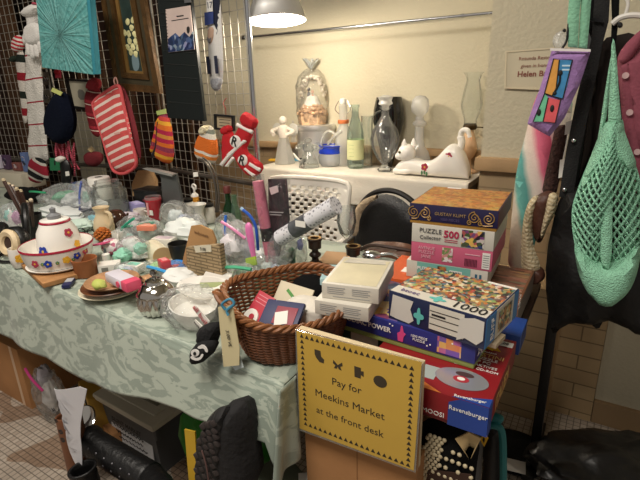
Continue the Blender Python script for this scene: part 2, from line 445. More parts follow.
sbox('wall_column_lower', (-.457, YC, 0), (.12, YB+.12, .975), brick_m)
sbox('trim_2', (-.475, YC-.03, .975), (.12, YB+.1, 1.03), tan_stone, .008)
sbox('wall_right', (.08, 1.92, 0), (2.4, YB+.12, 2.9), cream_wall)
sbox('wall_right_lower', (-.076, 1.90, 0), (.078, YB, .70), brick_low)
sbox('wall_column_dado', (-.43, 1.80, 0), (-.085, 1.99, .58), brick_low)
sbox('trim_12', (-.090, 1.885, 0), (-.074, 1.91, .70), tan_stone, .003)
sbox('baseboard_right', (.08, 1.9, 0), (2.4, 1.93, .10), M('tan_baseboard', '#8f7656', .6), .004)
sbox('wall_left_back', (-5, YB, 0), (-2.42, YB+.12, 2.9), wood_dark)
for i in range(9):
    x = -2.5-i*.29
    sbox('trim_%d' % (i+3), (x-.05, YB-.03, 0), (x, YB+.01, 2.9), wood_mid, .004)
sbox('wall_left', (-5.1, -1.5, 0), (-5, 2.6, 2.9), wood_dark)
cx0, cx1 = at(74, 130, y=2.37).x, at(96, 130, y=2.37).x
sbox('wall_left_pale_panel', (cx0, 2.36, 0), (cx1, YB+.01, at(85, 112, y=2.37).z), cream_wall)
# open door leaf and jamb at the far left
jx = at(14, 60, y=1.9).x
sbox('door_1', (jx-.95, 1.88, 0), (jx-.12, 1.93, 2.2), wood_dark, .004)
sbox('door_1_jamb', (jx-.12, 1.86, 0), (jx+.05, 1.95, 2.9), wood_mid, .006)

# ------------------------------------------------------------------ light
w = bpy.data.worlds.new('world'); sc.world = w; w.use_nodes = True
w.node_tree.nodes['Background'].inputs[0].default_value = hx('#fff5ea'); w.node_tree.nodes['Background'].inputs[1].default_value = .3
def area(name, loc, size, power, col, rot=(0, 0, 0)):
    d = bpy.data.lights.new(name, 'AREA'); d.shape = 'RECTANGLE'; d.size, d.size_y = size; d.energy = power; d.color = hx(col)[:3]
    o = bpy.data.objects.new(name, d); COL.objects.link(o); o.location = loc; o.rotation_euler = rot; return o
area('ceiling_lamp', (-.55, -.25, 2.86), (.7, .7), 50, '#fff6ea')
area('ceiling_lamp', (-2.0, .1, 2.86), (.6, .6), 32, '#fff6ea')

# clamp work lamp with a spun metal reflector, switched on
lp = at(277, 20, y=1.86)
lamp = thing('clamp_lamp', 'lit clamp lamp with a shiny spun metal dome above the counter', 'lamp', lp)
tilt = Matrix.Rotation(R(-4), 4, 'Y') @ Matrix.Rotation(R(-4), 4, 'X')
lr = 28.5*mpp(lp)
lamp.matrix_world = Matrix.Translation(lp) @ tilt
MB().lathe([(lr*1.02, -.004), (lr*1.03, .0), (lr, .004), (lr*.93, .04), (lr*.78, .085), (lr*.55, .12), (lr*.3, .14), (.035, .15)], 40).build('reflector', M('spun_aluminium', '#e4e4e2', .42, .65), lamp, solid=.0015)
MB().lathe([(0, -.0), (.024, .012), (.033, .035), (.03, .06), (.018, .09), (.014, .13), (0, .13)], 20).build('bulb', M('lit_bulb', '#fff6e4', .5, emit='#ffe9c8', es=30), lamp)
MB().lathe([(.036, .148), (.04, .15), (.04, .2), (.028, .215), (.024, .27), (0, .27)], 20).build('socket', black, lamp)
MB().tube(path([(0, 0, .27), (.02, -.05, .34), (.1, -.2, .36), (-.02, -.38, .33)], 20), .004).build('cord', black, lamp)
pl = bpy.data.lights.new('bulb_light', 'POINT'); pl.energy = 17; pl.color = hx('#fff0da')[:3]; pl.shadow_soft_size = .03
po = bpy.data.objects.new('bulb_light', pl); COL.objects.link(po); po.location = lp + tilt @ V((0, 0, -.035))

# chrome rod across the recess
a, b = at(246, 37.4, y=2.3), at(490, 13, y=2.3); b.x = -.458
rod = thing('curtain_rod', 'thin chrome rod running level across the back wall under the lamp', 'rod', (a+b)/2)
MB().tube([(a-b)/2, (b-a)/2], .007, 10).build('rod', steel, rod)
MB().tube([(a-b)/2+V((.0, 0, 0)), (a-b)/2+V((-.022, 0, 0))], .014, 12).build('end_knob', steel, rod)
MB().tube([(b-a)/2+V((-.2, 0, 0)), (b-a)/2+V((-.19, 0, 0))], .0095, 12).build('joint_collar', steel, rod)

# ------------------------------------------------------------------ wire display panels
GY = 1.74
px1 = at(247, 40, y=GY-.02).x
def grid_panel(label, x0, x1, y0, y1, z0, z1, cell=.05):
    o = V(((x0+x1)/2, (y0+y1)/2, 0)); a = math.atan2(y1-y0, x1-x0); L = math.hypot(x1-x0, y1-y0)
    r = thing('wire_grid_panel', label, 'display panel', o, a, 'wire display panels behind the sale table')
    g = MB(); n = int(L/cell)
    for i in range(n+1): g.tube([(-L/2+i*L/n, 0, z0), (-L/2+i*L/n, 0, z1)], .0022, 5)
    k = int((z1-z0)/cell)
    for i in range(k+1): g.tube([(-L/2, .004, z0+i*cell), (L/2, .004, z0+i*cell)], .0022, 5)
    g.build('wire_mesh', wire_m, r)
    f = MB()
    for x in (-L/2, L/2): f.tube([(x, 0, 0), (x, 0, z1+.03)], .007, 8)
    f.build('upright', wire_m, r)
    MB().tube([(-L/2+.01, -.012, .885), (L/2-.01, -.012, .885)], .012, 8).build('cross_rail', M('dull_metal_rail', '#77726a', .4, .7), r)
    for s in (-1, 1): MB().box((s*(L/2-.05), 0, .012), (.03, .3, .024), .004).build('foot', M('dull_metal_rail', '#77726a'), r)
    return r
grid_panel('bright wire grid panel beside the chrome pole, carrying the red socks', -2.17, px1-.015, GY+.13, GY, .35, 2.1)
grid_panel('wire grid panel holding the gold-framed painting and striped oven mitt', -3.02, -2.21, GY+.02, GY+.13, .35, 2.1)
grid_panel('wire grid panel in the far corner behind the turquoise canvas', -3.9, -3.06, GY-.02, GY+.02, .35, 2.1)
pole = thing('display_pole', 'slim chrome upright pole standing at the end of the wire grid', 'pole', (px1+.014, GY-.02, 0))
MB().tube([(0, 0, .02), (0, 0, 2.15)], .011, 12).build('tube', steel, pole)
MB().lathe([(0, 0), (.024, 0), (.024, .01), (.016, .03), (.012, .05), (0, .05)], 24).build('base', steel, pole)

# ------------------------------------------------------------------ the long sale table and its cloth
XL, XR = -3.75, -.513
def te(x): return .748-.066*(x+1.9)      # front edge of the top
tb = thing('folding_table', 'long folding table hidden under the sage green damask cloth', 'table', (-2.15, 1.13, 0))
MB().prism([(XL+2.15, te(XL)+.012-1.13), (XR+2.15-.01, te(XR)+.012-1.13), (XR+2.15-.01, .4), (XL+2.15, .4)], .035, Matrix.Translation((0, 0, .69))).build('tabletop', M('table_laminate', '#8b8378', .6), tb)
for x in (-1.2, 1.3):
    for y in (-.13, .25):
        MB().tube([(x, y, 0), (x, y, .69)], .013, 8).build('leg', M('table_leg_steel', '#4a4a4a', .4, .8), tb)
cl = bpy.data.materials.new('sage_damask'); cl.use_nodes = True
def damask(mt):
    nt = mt.node_tree; b = nt.nodes['Principled BSDF']; N = nt.nodes.new; L = nt.links.new
    tc = N('ShaderNodeTexCoord')
    n1 = N('ShaderNodeTexNoise'); n1.inputs['Scale'].default_value = 10; n1.inputs['Detail'].default_value = 4; n1.inputs['Roughness'].default_value = .55; n1.inputs['Distortion'].default_value = 1.9
    L(tc.outputs['UV'], n1.inputs['Vector'])
    n3 = N('ShaderNodeTexNoise'); n3.inputs['Scale'].default_value = 14; n3.inputs['Detail'].default_value = 1; n3.inputs['Distortion'].default_value = 2.5; L(tc.outputs['UV'], n3.inputs['Vector'])
    w2 = N('ShaderNodeMath'); w2.operation = 'MULTIPLY'; w2.inputs[1].default_value = .3; L(n3.outputs['Fac'], w2.inputs[0])
    s = N('ShaderNodeMath'); s.operation = 'SINE'; L(w2.outputs[0], s.inputs[0])
    r0 = ramp(nt, [(0, '#000000'), (.47, '#000000'), (.495, '#ffffff')], False); L(n1.outputs['Fac'], r0.inputs['Fac'])
    k2 = N('ShaderNodeMath'); k2.operation = 'MULTIPLY_ADD'; k2.inputs[1].default_value = .27; L(s.outputs[0], k2.inputs[0])
    kk = N('ShaderNodeMath'); kk.operation = 'MULTIPLY_ADD'; kk.inputs[1].default_value = .55; kk.inputs[2].default_value = .25; L(r0.outputs['Color'], kk.inputs[0]); L(kk.outputs[0], k2.inputs[2])
    r = ramp(nt, [(0, '#848f84'), (.3, '#8b978b'), (.7, '#a3ad9f'), (1, '#acb5a7')], False)
    L(k2.outputs[0], r.inputs['Fac']); L(r.outputs['Color'], b.inputs['Base Color'])
    q = ramp(nt, [(0, '#9a9a9a'), (.4, '#9a9a9a'), (.7, '#d5d5d5')], False); L(k2.outputs[0], q.inputs['Fac']); L(q.outputs['Color'], b.inputs['Roughness'])
    b.inputs['Specular IOR Level'].default_value = .45; b.inputs['Sheen Weight'].default_value = .15
    wv = N('ShaderNodeTexNoise'); wv.inputs['Scale'].default_value = 260; L(tc.outputs['UV'], wv.inputs['Vector'])
    u = N('ShaderNodeBump'); u.inputs['Strength'].default_value = .12; u.inputs['Distance'].default_value = .004
    L(wv.outputs['Fac'], u.inputs['Height']); L(u.outputs['Normal'], b.inputs['Normal'])
damask(cl)
hem_pts = []
for _px, _py in ((0, 334), (34, 352), (87, 383), (99, 386), (140, 398), (179, 410), (194, 420), (230, 431), (262, 439), (270, 462), (285, 492), (300, 515)):
    _p = at(_px, _py, y=.69)
    for _ in range(3): _p = at(_px, _py, y=te(_p.x)-.04)
    hem_pts.append((_p.x, _p.z))
hem_pts = [(-3.8, .36)] + hem_pts
def hem(x):
    for (a, p), (b, q) in zip(hem_pts, hem_pts[1:]):
        if a <= x <= b: t = (x-a)/(b-a); return p+(q-p)*t
    return hem_pts[-1][1] if x > 0 else hem_pts[0][1]
def cloth(u, v):
    x = XL+(XR-XL)*u; y0 = te(x)
    Ltop = 1.52-y0; rr = .012
    if v <= .4:                       # the top
        y = 1.52-(Ltop-rr)*(v/.4); z = T-.004+.0012*noise.noise(V((x*6, y*6, 1)))
        return V((x, y, z))
    if v <= .5:                       # the rounded edge
        a = (v-.4)/.1*PI/2
        return V((x, y0+rr-rr*math.sin(a), T-.004-rr+rr*math.cos(a)))
    k = (v-.5)/.5; z0 = T-.004-rr; z = z0+(hem(x)-z0)*k
    near = max(0, min(1, (x+.85)/.3))
    rip = (.010*math.sin(x*11+1)+.014*near*math.sin(x*40+.6))*k + .008*noise.noise(V((x*3, z*3, 4)))*k
    return V((x, y0-.004-.03*k-abs(rip)*1.0-rip*.6, z))
c = MB().sheet(cloth, 220, 60, uv=lambda a, b2: (XL+(XR-XL)*a, (1.3*(b2/.5) if b2 < .5 else 1.3+(b2-.5)*.8)))
def cside(u, v):
    y = te(XR)-.045*v-.012+(.716-te(XR)+.045*v)*u
    return V((XR+.002+.006*v*math.sin(u*9), y, (T-.006)+(hem(XR)-.02-(T-.006))*v))
c.sheet(cside, 12, 24, uv=lambda a, b2: (XR+.08*a, 1.3+b2*.4))
tag(c.build('tablecloth', cl, solid=.0025, ang=2), 'sage green damask tablecloth draped over the long sale table', 'tablecloth')
# ------------------------------------------------------------------ things hung on the wire grid
HY = 1.66
knit = dict(bump=.5, bscale=260)
# turquoise canvas
h = Hang('hanging_canvas', 'turquoise canvas with a white textured starburst, hung at the upper left', 'painting', 1.50, (72, 72))
tq = bpy.data.materials.new('turquoise_impasto'); tq.use_nodes = True
def impasto(mt):
    nt = mt.node_tree; b = nt.nodes['Principled BSDF']; N = nt.nodes.new; L = nt.links.new; b.inputs['Roughness'].default_value = .55
    tc = N('ShaderNodeTexCoord'); mp = N('ShaderNodeMapping'); mp.inputs['Location'].default_value = (.0, 0, -.17); L(tc.outputs['Object'], mp.inputs[0])
    gr = N('ShaderNodeTexGradient'); gr.gradient_type = 'RADIAL'
    mp2 = N('ShaderNodeMapping'); mp2.inputs['Rotation'].default_value = (PI/2, 0, 0); L(mp.outputs[0], mp2.inputs[0]); L(mp2.outputs[0], gr.inputs[0])
    n = N('ShaderNodeTexNoise'); n.inputs['Scale'].default_value = 60; n.noise_dimensions = '1D'; L(gr.outputs['Fac'], n.inputs['W'])
    n2 = N('ShaderNodeTexNoise'); n2.inputs['Scale'].default_value = 28; n2.inputs['Detail'].default_value = 6; n2.inputs['Distortion'].default_value = 1; L(mp.outputs[0], n2.inputs['Vector'])
    a = N('ShaderNodeMath'); a.operation = 'ADD'; L(n.outputs['Fac'], a.inputs[0]); L(n2.outputs['Fac'], a.inputs[1])
    ln = N('ShaderNodeVectorMath'); ln.operation = 'LENGTH'; L(mp.outputs[0], ln.inputs[0])
    k = N('ShaderNodeMath'); k.operation = 'MULTIPLY_ADD'; k.inputs[1].default_value = -1.1; L(ln.outputs['Value'], k.inputs[0]); L(a.outputs[0], k.inputs[2])
    r = ramp(nt, [(0, '#539897'), (.7, '#5a9e9c'), (1, '#6fadaa')], False)
    L(k.outputs[0], r.inputs['Fac']); L(r.outputs['Color'], b.inputs['Base Color'])
    u = N('ShaderNodeBump'); u.inputs['Strength'].default_value = 1; u.inputs['Distance'].default_value = .014; L(a.outputs[0], u.inputs['Height']); L(u.outputs['Normal'], b.inputs['Normal'])
impasto(tq)
h.flat('canvas', [(41, -14), (91.5, -12), (98.5, 74.5), (48, 67.5)], .03, tq, dy=0)
h.flat('stretcher_edge', [(91.5, -12), (94.5, -12), (101, 74), (98.5, 74.5)], .028, M('canvas_edge_blue', '#2f8292', .7), dy=0)

# gold framed still life
h = Hang('framed_painting', 'gold-framed painting of pale yellow flowers in a vase', 'painting', HY, (133, 95))
gf = M('aged_gilt_frame', '#5a4022', .4, .3, var=.35, vscale=30, bump=.2, bscale=80); gd = M('dark_olive_frame', '#3b3422', .5, var=.2)
def framering(h, name, outer, inner, t0, mat, dy=0):
    O = h.poly(outer); I = h.poly(inner); m = MB()
    for i in range(4):
        j = (i+1) % 4; q = [O[i], O[j], I[j], I[i]]
        m.prism(q, t0, Matrix.Rotation(PI/2, 4, 'X'))
    return m.build(name, mat, h.root, loc=(0, dy, 0), smooth=False)
O1 = [(101.5, -20), (144, -20), (163.5, 93.5), (119, 89.5)]; O2 = [(106, -20), (140, -20), (157, 86), (121.5, 83)]
O3 = [(111, -17), (136, -17), (152.5, 80), (125.5, 77.5)]; O4 = [(115, -13), (132, -12), (147.5, 74), (128.5, 72.5)]; O5 = [(118.5, -10), (130, -10), (144.5, 71.5), (131, 70.5)]
framering(h, 'outer_frame', O1, O2, .022, gf); framering(h, 'frame_band', O2, O3, .016, gd); framering(h, 'inner_frame', O3, O4, .024, gf); framering(h, 'liner', O4, O5, .012, M('gold_liner', '#8a6a3a', .4, .3))
h.flat('canvas', O5, .006, M('dark_green_oil_paint', '#2b3b37', .45, var=.4, vscale=12), dy=.0)
m = MB()
for i, (px, py) in enumerate([(129, 22), (133, 28), (130, 34), (136, 35), (131, 41), (137, 42), (134, 47), (139, 48), (132, 52), (137, 54), (126, 33), (134, 20), (140, 39), (129, 47)]):
    p = h.p3(px, py, -.0075); m.ell(p, (.0165, .002, .016), 10, 6)
m.jitter(.004, 60).build('painted_flowers', M('pale_yellow_paint', '#d6d09a', .5, var=.3, vscale=60), h.root)
h.flat('painted_vase', [(133, 54), (139, 55), (141, 66), (139, 71), (135, 71), (133, 62)], .001, M('blue_grey_paint', '#6e8288', .5), dy=-.0065, sm=2)

# tall dark panel with a calendar page
h = Hang('tall_panel', 'tall black-green slatted panel with a calendar picture pinned on it', 'panel', 1.62, (188, 120))
pm = M('black_green_board', '#0b1312', .45)
h.flat('board', [(159, -15), (192, -15), (207, 121), (170.5, 117.5)], .016, pm)
m = MB()
for i in range(9):
    t = .12+i*.095
    l0 = V((159, -15)).lerp(V((170.5, 117.5)), t); r0 = V((192, -15)).lerp(V((207, 121)), t)
    m.tube([h.p3(l0.x+2, l0.y, -.0165), h.p3(r0.x-2, r0.y, -.0165)], .0022, 6)
m.build('slat_ridges', pm, h.root)
cal = Hang('wall_calendar', 'spiral calendar page of blue mountains under a pink sky on dark panel', 'calendar', 1.600, (183, 52))
cal.flat('page', [(166, 9.5), (190.5, 5.5), (195, 49.5), (169, 52.5)], .003, M('pink_sky_print', '#c3b0a8', .6, var=.1, vscale=9))
cal.flat('printed_mountains', [(168.5, 39), (172, 36), (176, 33), (180, 37), (185, 32), (190, 37), (193.8, 31), (195, 49.3), (169, 52.3)], .0008, picture('blue_mountain_print', ['#1d2b4d', '#2b3d63', '#46587c', '#8590a6', '#232c48'], 60), dy=-.003)
cal.flat('print_caption', [(177, 16), (184, 15), (184.3, 16.2), (177.3, 17.2)], .0008, ink, dy=-.003)
cal.flat('print_caption', [(172, 20.5), (189, 17.8), (189.2, 18.6), (172.2, 21.3)], .0008, ink, dy=-.003)
cal.flat('printed_tree', [(187, 28), (189, 26), (190.5, 28), (190, 33), (188, 34)], .0008, ink, dy=-.0035, sm=1)
m = MB()
for i in range(13):
    p = cal.p3(166+i*.26, 11+i*3.2, -.002); m.tube([p+V((-.006, .003, 0)), p+V((-.003, -.004, .001)), p+V((.005, -.002, 0))], .0012, 5)
m.build('spiral_binding', black, cal.root)
cal.flat('hanger_clip', [(185, -2), (191, -2), (191.5, 2.5), (185.5, 3)], .006, M('silver_clip', '#9a9c9e', .3, .9))

# long white and navy sock with a number
h = Hang('novelty_sock', 'white and navy knee sock with number 11, hung beside the dark panel', 'sock', 1.70, (216, 92))
ws = M('white_sport_knit', '#dcdad6', .9, bump=.4, bscale=240); ns = M('navy_sport_knit', '#1b2036', .9, bump=.4, bscale=240)
h.puff('sock_leg', [(207.5, -8), (220, -8), (222, 30), (223.5, 60), (223, 82), (220, 91), (213, 91), (209.5, 84), (208.5, 55), (207, 20)], .014, ws, dy=0, step=.012)
h.puff('navy_panel', [(208, -8), (220, -8), (220.5, 20), (219.5, 43), (216.5, 44), (216, 26), (209, 26)], .0155, ns, dy=-.0012, sm=1, step=.012)
h.puff('printed_head', [(209, 27), (215, 25), (217, 32), (215.5, 42), (211.5, 46.5), (208.8, 40)], .0165, M('tan_knit', '#b99a86', .9), dy=-.0025, sm=1, step=.01)
h.puff('printed_beard', [(209.2, 35), (212, 38.5), (214.5, 35), (214.8, 41), (211.5, 45), (209.2, 40.5)], .017, M('grey_knit', '#6c6a6c', .9), dy=-.0035, sm=1, step=.01)
h.flat('blue_band', [(207.5, 13), (216.5, 12), (216.5, 24), (208, 26)], .001, M('royal_blue_knit', '#2f3f78', .9), dy=-.019)
h.flat('white_patch', [(210, 1), (216, .5), (216.3, 12), (210.3, 12.5)], .0012, ws, dy=-.0215)
text('printed_number', '11', .095, h.p3(216, 66, -.0235), h.root, M('navy_print', '#1b2036', .8), bold=.005)
text('printed_number', '17', .035, h.p3(213.3, 6, -.024), h.root, M('navy_print', '#1b2036', .8))
h.puff('grey_toe', [(211, 77), (222, 77), (222.5, 83), (219.5, 90.5), (213.5, 90.5), (211, 84)], .0148, M('grey_marl_knit', '#a9abb0', .9, var=.4, vscale=90), dy=-.0008, sm=1, step=.01)

# little framed notice
h = Hang('framed_notice', 'small black-framed notice with cream paper, hung above the red socks', 'sign', 1.64, (226, 131))
framering(h, 'frame', [(215.8, 113.8), (235.2, 115.4), (235.4, 131), (216.2, 129.2)], [(217.6, 115.8), (233.4, 117.2), (233.6, 129), (218, 127.4)], .014, black)
h.flat('paper', [(217.6, 115.8), (233.4, 117.2), (233.6, 129), (218, 127.4)], .006, M('tan_notice_paper', '#a8997c', .8))
for k in range(3): h.flat('written_line', [(220.3, 119+k*3), (231.5-k, 119.9+k*3), (231.5-k, 120.5+k*3), (220.3, 119.6+k*3)], .001, ink, dy=-.006)
m = MB(); m.tube(path([h.p3(226, 115, 0), h.p3(227, 108, -.01), h.p3(224, 103, -.005), h.p3(226.5, 98, 0)], 16), .0016, 5); m.build('ribbon', red, h.root)

# red socks with a round logo
rk = M('red_sock_knit', '#b8141f', .85, **knit); rw = M('white_sock_knit', '#e6e0da', .85, **knit)
def redsock(label, y, pts, cuff, band, oval, letter, stripesq, rot, anchor, second=None):
    h = Hang('red_sock', label, 'sock', y, anchor, 'red holiday socks')
    h.puff('sock', pts, .016, rk, sm=1, step=.014, ew=.02); h.puff('folded_cuff', cuff, .022, rk, sm=1, step=.012, dy=-.001)
    if band: h.puff('white_band', band, .012, rw, sm=0, step=.01, dy=-.012)
    for ov in (oval, second):
        if ov:
            h.puff('logo_disc', ov, .006, rw, sm=2, step=.008, dy=-.015, ew=.006)
            c = V((sum(p[0] for p in ov)/len(ov), sum(p[1] for p in ov)/len(ov)))
            text('logo_letter', letter, .055, h.p3(c.x, c.y, -.0225), h.root, M('black_print', '#141414', .8), rot=rot, bold=.0012)
    for q in stripesq: h.puff('white_stripe', q, .007, rw, sm=0, step=.01, dy=-.013, ew=.006)
redsock('red sock with two white logo discs and a folded cuff raised to upper right', 1.57,
        [(242, 120), (256, 127), (251, 140), (246, 150), (257, 159), (265, 166), (260, 175), (249, 177), (241, 169), (235, 158), (231, 148), (233, 138)],
        [(242.5, 113), (247.5, 111), (259.5, 121), (255, 130.5), (240, 124)], [(239, 122.5), (255.5, 130.5), (254, 134), (237.5, 126)],
        [(233, 136.5), (239, 134), (244, 139), (242, 147), (236, 148), (231.5, 142.5)], 'R', [[(228.5, 154), (246, 138.5), (249, 141), (231, 158)], [(247.5, 166.5), (257.5, 174.5), (255, 176.5), (245.5, 168.5)], [(252, 161), (263.5, 168.5), (261.5, 171.5), (250, 164.5)]], -.4, (248, 177), second=[(239.5, 157.5), (245, 153), (250, 156.5), (250, 163.5), (245.5, 166), (240.5, 163)])
redsock('plain red sock with white toe stripes hanging behind the other red sock', 1.62,
        [(222, 132), (231, 129), (236, 137), (236, 150), (230, 163), (222, 167), (222, 150)],
        [(221, 127), (231, 124), (233, 132), (223, 136)], None, None, '', [[(221, 164), (231, 152), (234, 154), (224.5, 166)], [(226.5, 166), (234, 156), (237, 158), (230, 166.5)]], 0, (228, 167))

# orange, white and grey knitted hat
h = Hang('knit_hat', 'orange, white and grey striped knit hat hung on the wire grid', 'hat', HY, (208, 165))
hm = stripes('striped_hat_knit', [(0, '#d9702a'), (.2, '#d9702a'), (.3, '#ddd8ca'), (.44, '#7d8478'), (.56, '#ddd8ca'), (.68, '#e0853a'), (.8, '#ddd8ca'), (.88, '#d9702a')], .16, (.25, 0, 1), phase=.38, wob=.02, bump=.8, bscale=170)
h.puff('crown', [(206, 126), (211, 125), (214, 132), (217, 145), (217, 160), (213, 165), (203, 162), (195, 156), (196, 143), (200, 134)], .03, hm, sm=2, step=.015)
h.puff('pompom', [(203, 128), (207, 124), (211, 126), (211, 133), (206, 135), (203, 133)], .03, M('cream_yarn', '#d8cfae', .95, var=.3, vscale=80, bump=1, bscale=120), sm=2, dy=-.01)

# bright striped mitten socks
h = Hang('striped_sock', 'pair of orange, pink and yellow striped slipper socks with a green tag', 'sock', HY, (162, 164))
sm_ = stripes('sunset_stripe_knit', [(0, '#b3294a'), (.13, '#d9702a'), (.27, '#e0a637'), (.38, '#c2453f'), (.5, '#8d3a50'), (.63, '#d9702a'), (.75, '#b3294a'), (.88, '#cf8a3e')], .17, (.2, 0, 1), wob=.01, bump=.7, bscale=200)
h.puff('front_sock', [(160, 113), (167, 112), (171, 125), (173.5, 143), (174, 160), (169, 164.5), (161, 162), (154.5, 156), (157, 146), (157.5, 130)], .025, sm_, step=.016)
h.puff('rear_sock', [(155, 118), (160, 114), (158, 128), (156, 145), (152, 154), (147.5, 152), (150, 142), (152.5, 130)], .018, sm_, dy=.012)
h.flat('painted_gap_shade', [(158, 122), (159.5, 122), (158, 150), (153, 158), (152, 156), (156, 146)], .003, M('gap_shade_black', '#1c1416', .9), dy=-.004)  # shade between the two socks, painted as a dark strip
h.flat('tag', [(158.5, 111), (168, 108.5), (168.5, 113.5), (159.5, 115)], .003, M('lime_tag', '#a8b86a', .7), dy=-.012)

# double oven mitt
h = Hang('oven_mitt', 'long quilted coral oven mitt with white stripes hung from a loop', 'oven mitt', 1.60, (117, 173))
om = stripes('coral_stripe_cotton', [(0, '#cb5553'), (.45, '#e6cfc4'), (.80, '#cb5553')], .040, (-.33, 0, 1), wob=.006, bump=.3)
h.puff('striped_face', [(93, 103), (98, 98), (117, 86.5), (121, 89), (125, 110), (131, 138), (136.5, 160), (134, 168), (126, 172.5), (118, 172), (112.5, 166), (104, 138), (97, 116)], .028, om, sm=2, step=.022, ew=.05)
cor = M('coral_piping', '#d2575a', .8, bump=.3, bscale=150)
edge = path([h.p3(*p, -.004) for p in [(93.5, 104), (98, 98), (108, 91), (117, 86), (121, 89), (125.5, 110), (131.5, 138), (137, 160), (134.5, 168), (126, 173), (117.5, 172.5), (112, 166), (103.5, 138), (96.5, 116), (93.5, 104)]], 60)
MB().tube(edge, .009, 8).build('piping', cor, h.root)
h.puff('rear_flap', [(117, 86.5), (120.5, 87), (126, 100), (134, 130), (138, 152), (137.5, 162), (133, 150), (126, 116)], .02, M('maroon_lining', '#6e1f28', .9), sm=1, dy=.02)
m = MB()
for i in range(10): m.ell(h.p3(121.5+i*1.25, 93+i*5.0, -.006), (.006, .004, .004), 6, 4)
m.build('printed_edge_spots', M('cream_print', '#d9b9ac', .8), h.root)
MB().tube(path([h.p3(116, 87, 0), h.p3(114.5, 81, -.003), h.p3(115.5, 77.5, 0), h.p3(117, 82, .003), h.p3(117.5, 87, 0)], 20), .004, 6).build('hanging_loop', M('pale_pink_loop', '#d9a59a', .8), h.root)
h.flat('care_label', [(119, 132.5), (124.5, 131), (125, 133), (119.5, 134.5)], .001, M('pale_pink_loop', '#d9a59a'), dy=-.029)

# small black framed picture
h = Hang('framed_picture', 'thin black-framed picture with a cream mount, hung below the turquoise canvas', 'picture', 1.72, (84, 110))
A, B2 = [(67, 78), (88.5, 80.5), (100, 111.5), (73.5, 108)], [(69, 80.5), (87.3, 82.5), (97.5, 108.5), (75, 105.8)]
A = [(67.5, 78.5), (92, 80), (98, 111.5), (73.5, 108)]; B2 = [(69.6, 80.6), (90.4, 82), (95.8, 108.7), (75.1, 105.6)]
framering(h, 'frame', A, B2, .016, black)
h.flat('mount', B2, .005, M('cream_mount', '#bdb6a0', .7)); h.flat('small_print', [(78, 89), (85, 90), (86.5, 100), (79.5, 99.5)], .001, M('grey_print', '#77756d', .7), dy=-.005, sm=1)
# dark red stockings
dr = M('dark_red_knit', '#6d1820', .9, bump=.6, bscale=200); drs = stripes('fair_isle_knit', [(0, '#6d1820'), (.62, '#c9b8a8'), (.68, '#6d1820'), (.8, '#8f2530')], .07, (.15, 0, 1), bump=.6)
h = Hang('christmas_stocking', 'dark red patterned knit stocking hung left of the oven mitt', 'stocking', 1.64, (95, 138))
h.puff('leg', [(86, 88), (99, 86), (101, 96), (99, 110), (97, 128), (101, 134), (98, 138), (92, 134), (89, 122), (85, 104)], .025, drs, step=.018)
h.puff('cuff', [(89, 83), (93, 77), (99, 78), (100.5, 86), (98, 91), (88.5, 90)], .026, M('bright_red_knit', '#92222b', .9, bump=.6, bscale=200), dy=-.004)
h = Hang('christmas_stocking', 'small maroon stocking hanging low beside the pink beads', 'stocking', 1.64, (93, 168))
h.puff('foot', [(85, 152), (101, 151), (103, 158), (101, 164), (95, 167), (88, 166), (84.5, 159)], .022, dr)
m = MB()
for i in range(7): m.tube([h.p3(93, 152, -.01), h.p3(90+i*1.2, 146-abs(i-3)*-1, -.015)], .0016, 5)
m.build('straw_tassel', M('straw', '#c2a878', .8), h.root)

# navy beanie with tag
h = Hang('navy_hat', 'dark navy knit hat with a yellow-green tag, hung below the canvas', 'hat', 1.54, (58, 144))
h.puff('crown', [(58, 90), (66, 92), (70, 103), (74, 118), (73, 134), (66, 144), (56, 144), (49.5, 133), (46, 120), (51, 104)], .045, M('navy_fleece', '#0d1220', .95, bump=.5, bscale=120, spec=.1), sm=2, step=.02)
MB().tube(path([h.p3(55, 104, -.035), h.p3(50, 118, -.03), h.p3(52, 134, -.035)], 14), .006, 6).build('seam', M('navy_fleece', '#0d1220'), h.root)
h.flat('tag', [(58.5, 87.5), (68.5, 92.2), (66.5, 95.5), (57, 91)], .004, M('yellow_green_tag', '#c6cc7a', .7), dy=-.03)

# white scarf, gloves, striped scarf, striped socks
sw = stripes('white_lace_knit', [(0, '#d8d4cc'), (.92, '#9b2433'), (.985, '#d8d4cc')], .125, (-.06, 0, 1), bump=1, bscale=110)
h = Hang('white_scarf', 'white lacy knit scarf with thin red stripes hanging below the gloves', 'scarf', 1.58, (38, 165))
h.puff('scarf', [(26, 40), (41, 40), (42, 80), (45, 120), (48.5, 158), (46, 161), (32, 163), (28.5, 158), (28, 120), (25, 80)], .014, sw, sm=1, wr=wrinkle(.012, 25, 6, 2), step=.025, ew=.03)
h = Hang('white_gloves', 'pair of white knit gloves clipped above the white scarf', 'gloves', 1.55, (38, 58))
wg = M('white_glove_knit', '#e2dfda', .9, bump=.6, bscale=180)
h.puff('rear_glove', [(23, 14), (28, 4), (40, 4), (42, 12), (37, 20), (34, 28), (27, 36), (24, 33), (27, 22)], .02, wg, dy=.01, step=.014)
h.puff('front_glove_palm', [(28, 24), (40, 22), (44, 30), (45, 42), (38, 46), (30, 45), (27, 36)], .022, wg, dy=-.012, step=.012)
h.puff('folded_cuff', [(23.5, 12), (31, 4), (42, 5), (41, 12), (35, 17), (24, 17)], .026, wg, dy=-.01, step=.012)
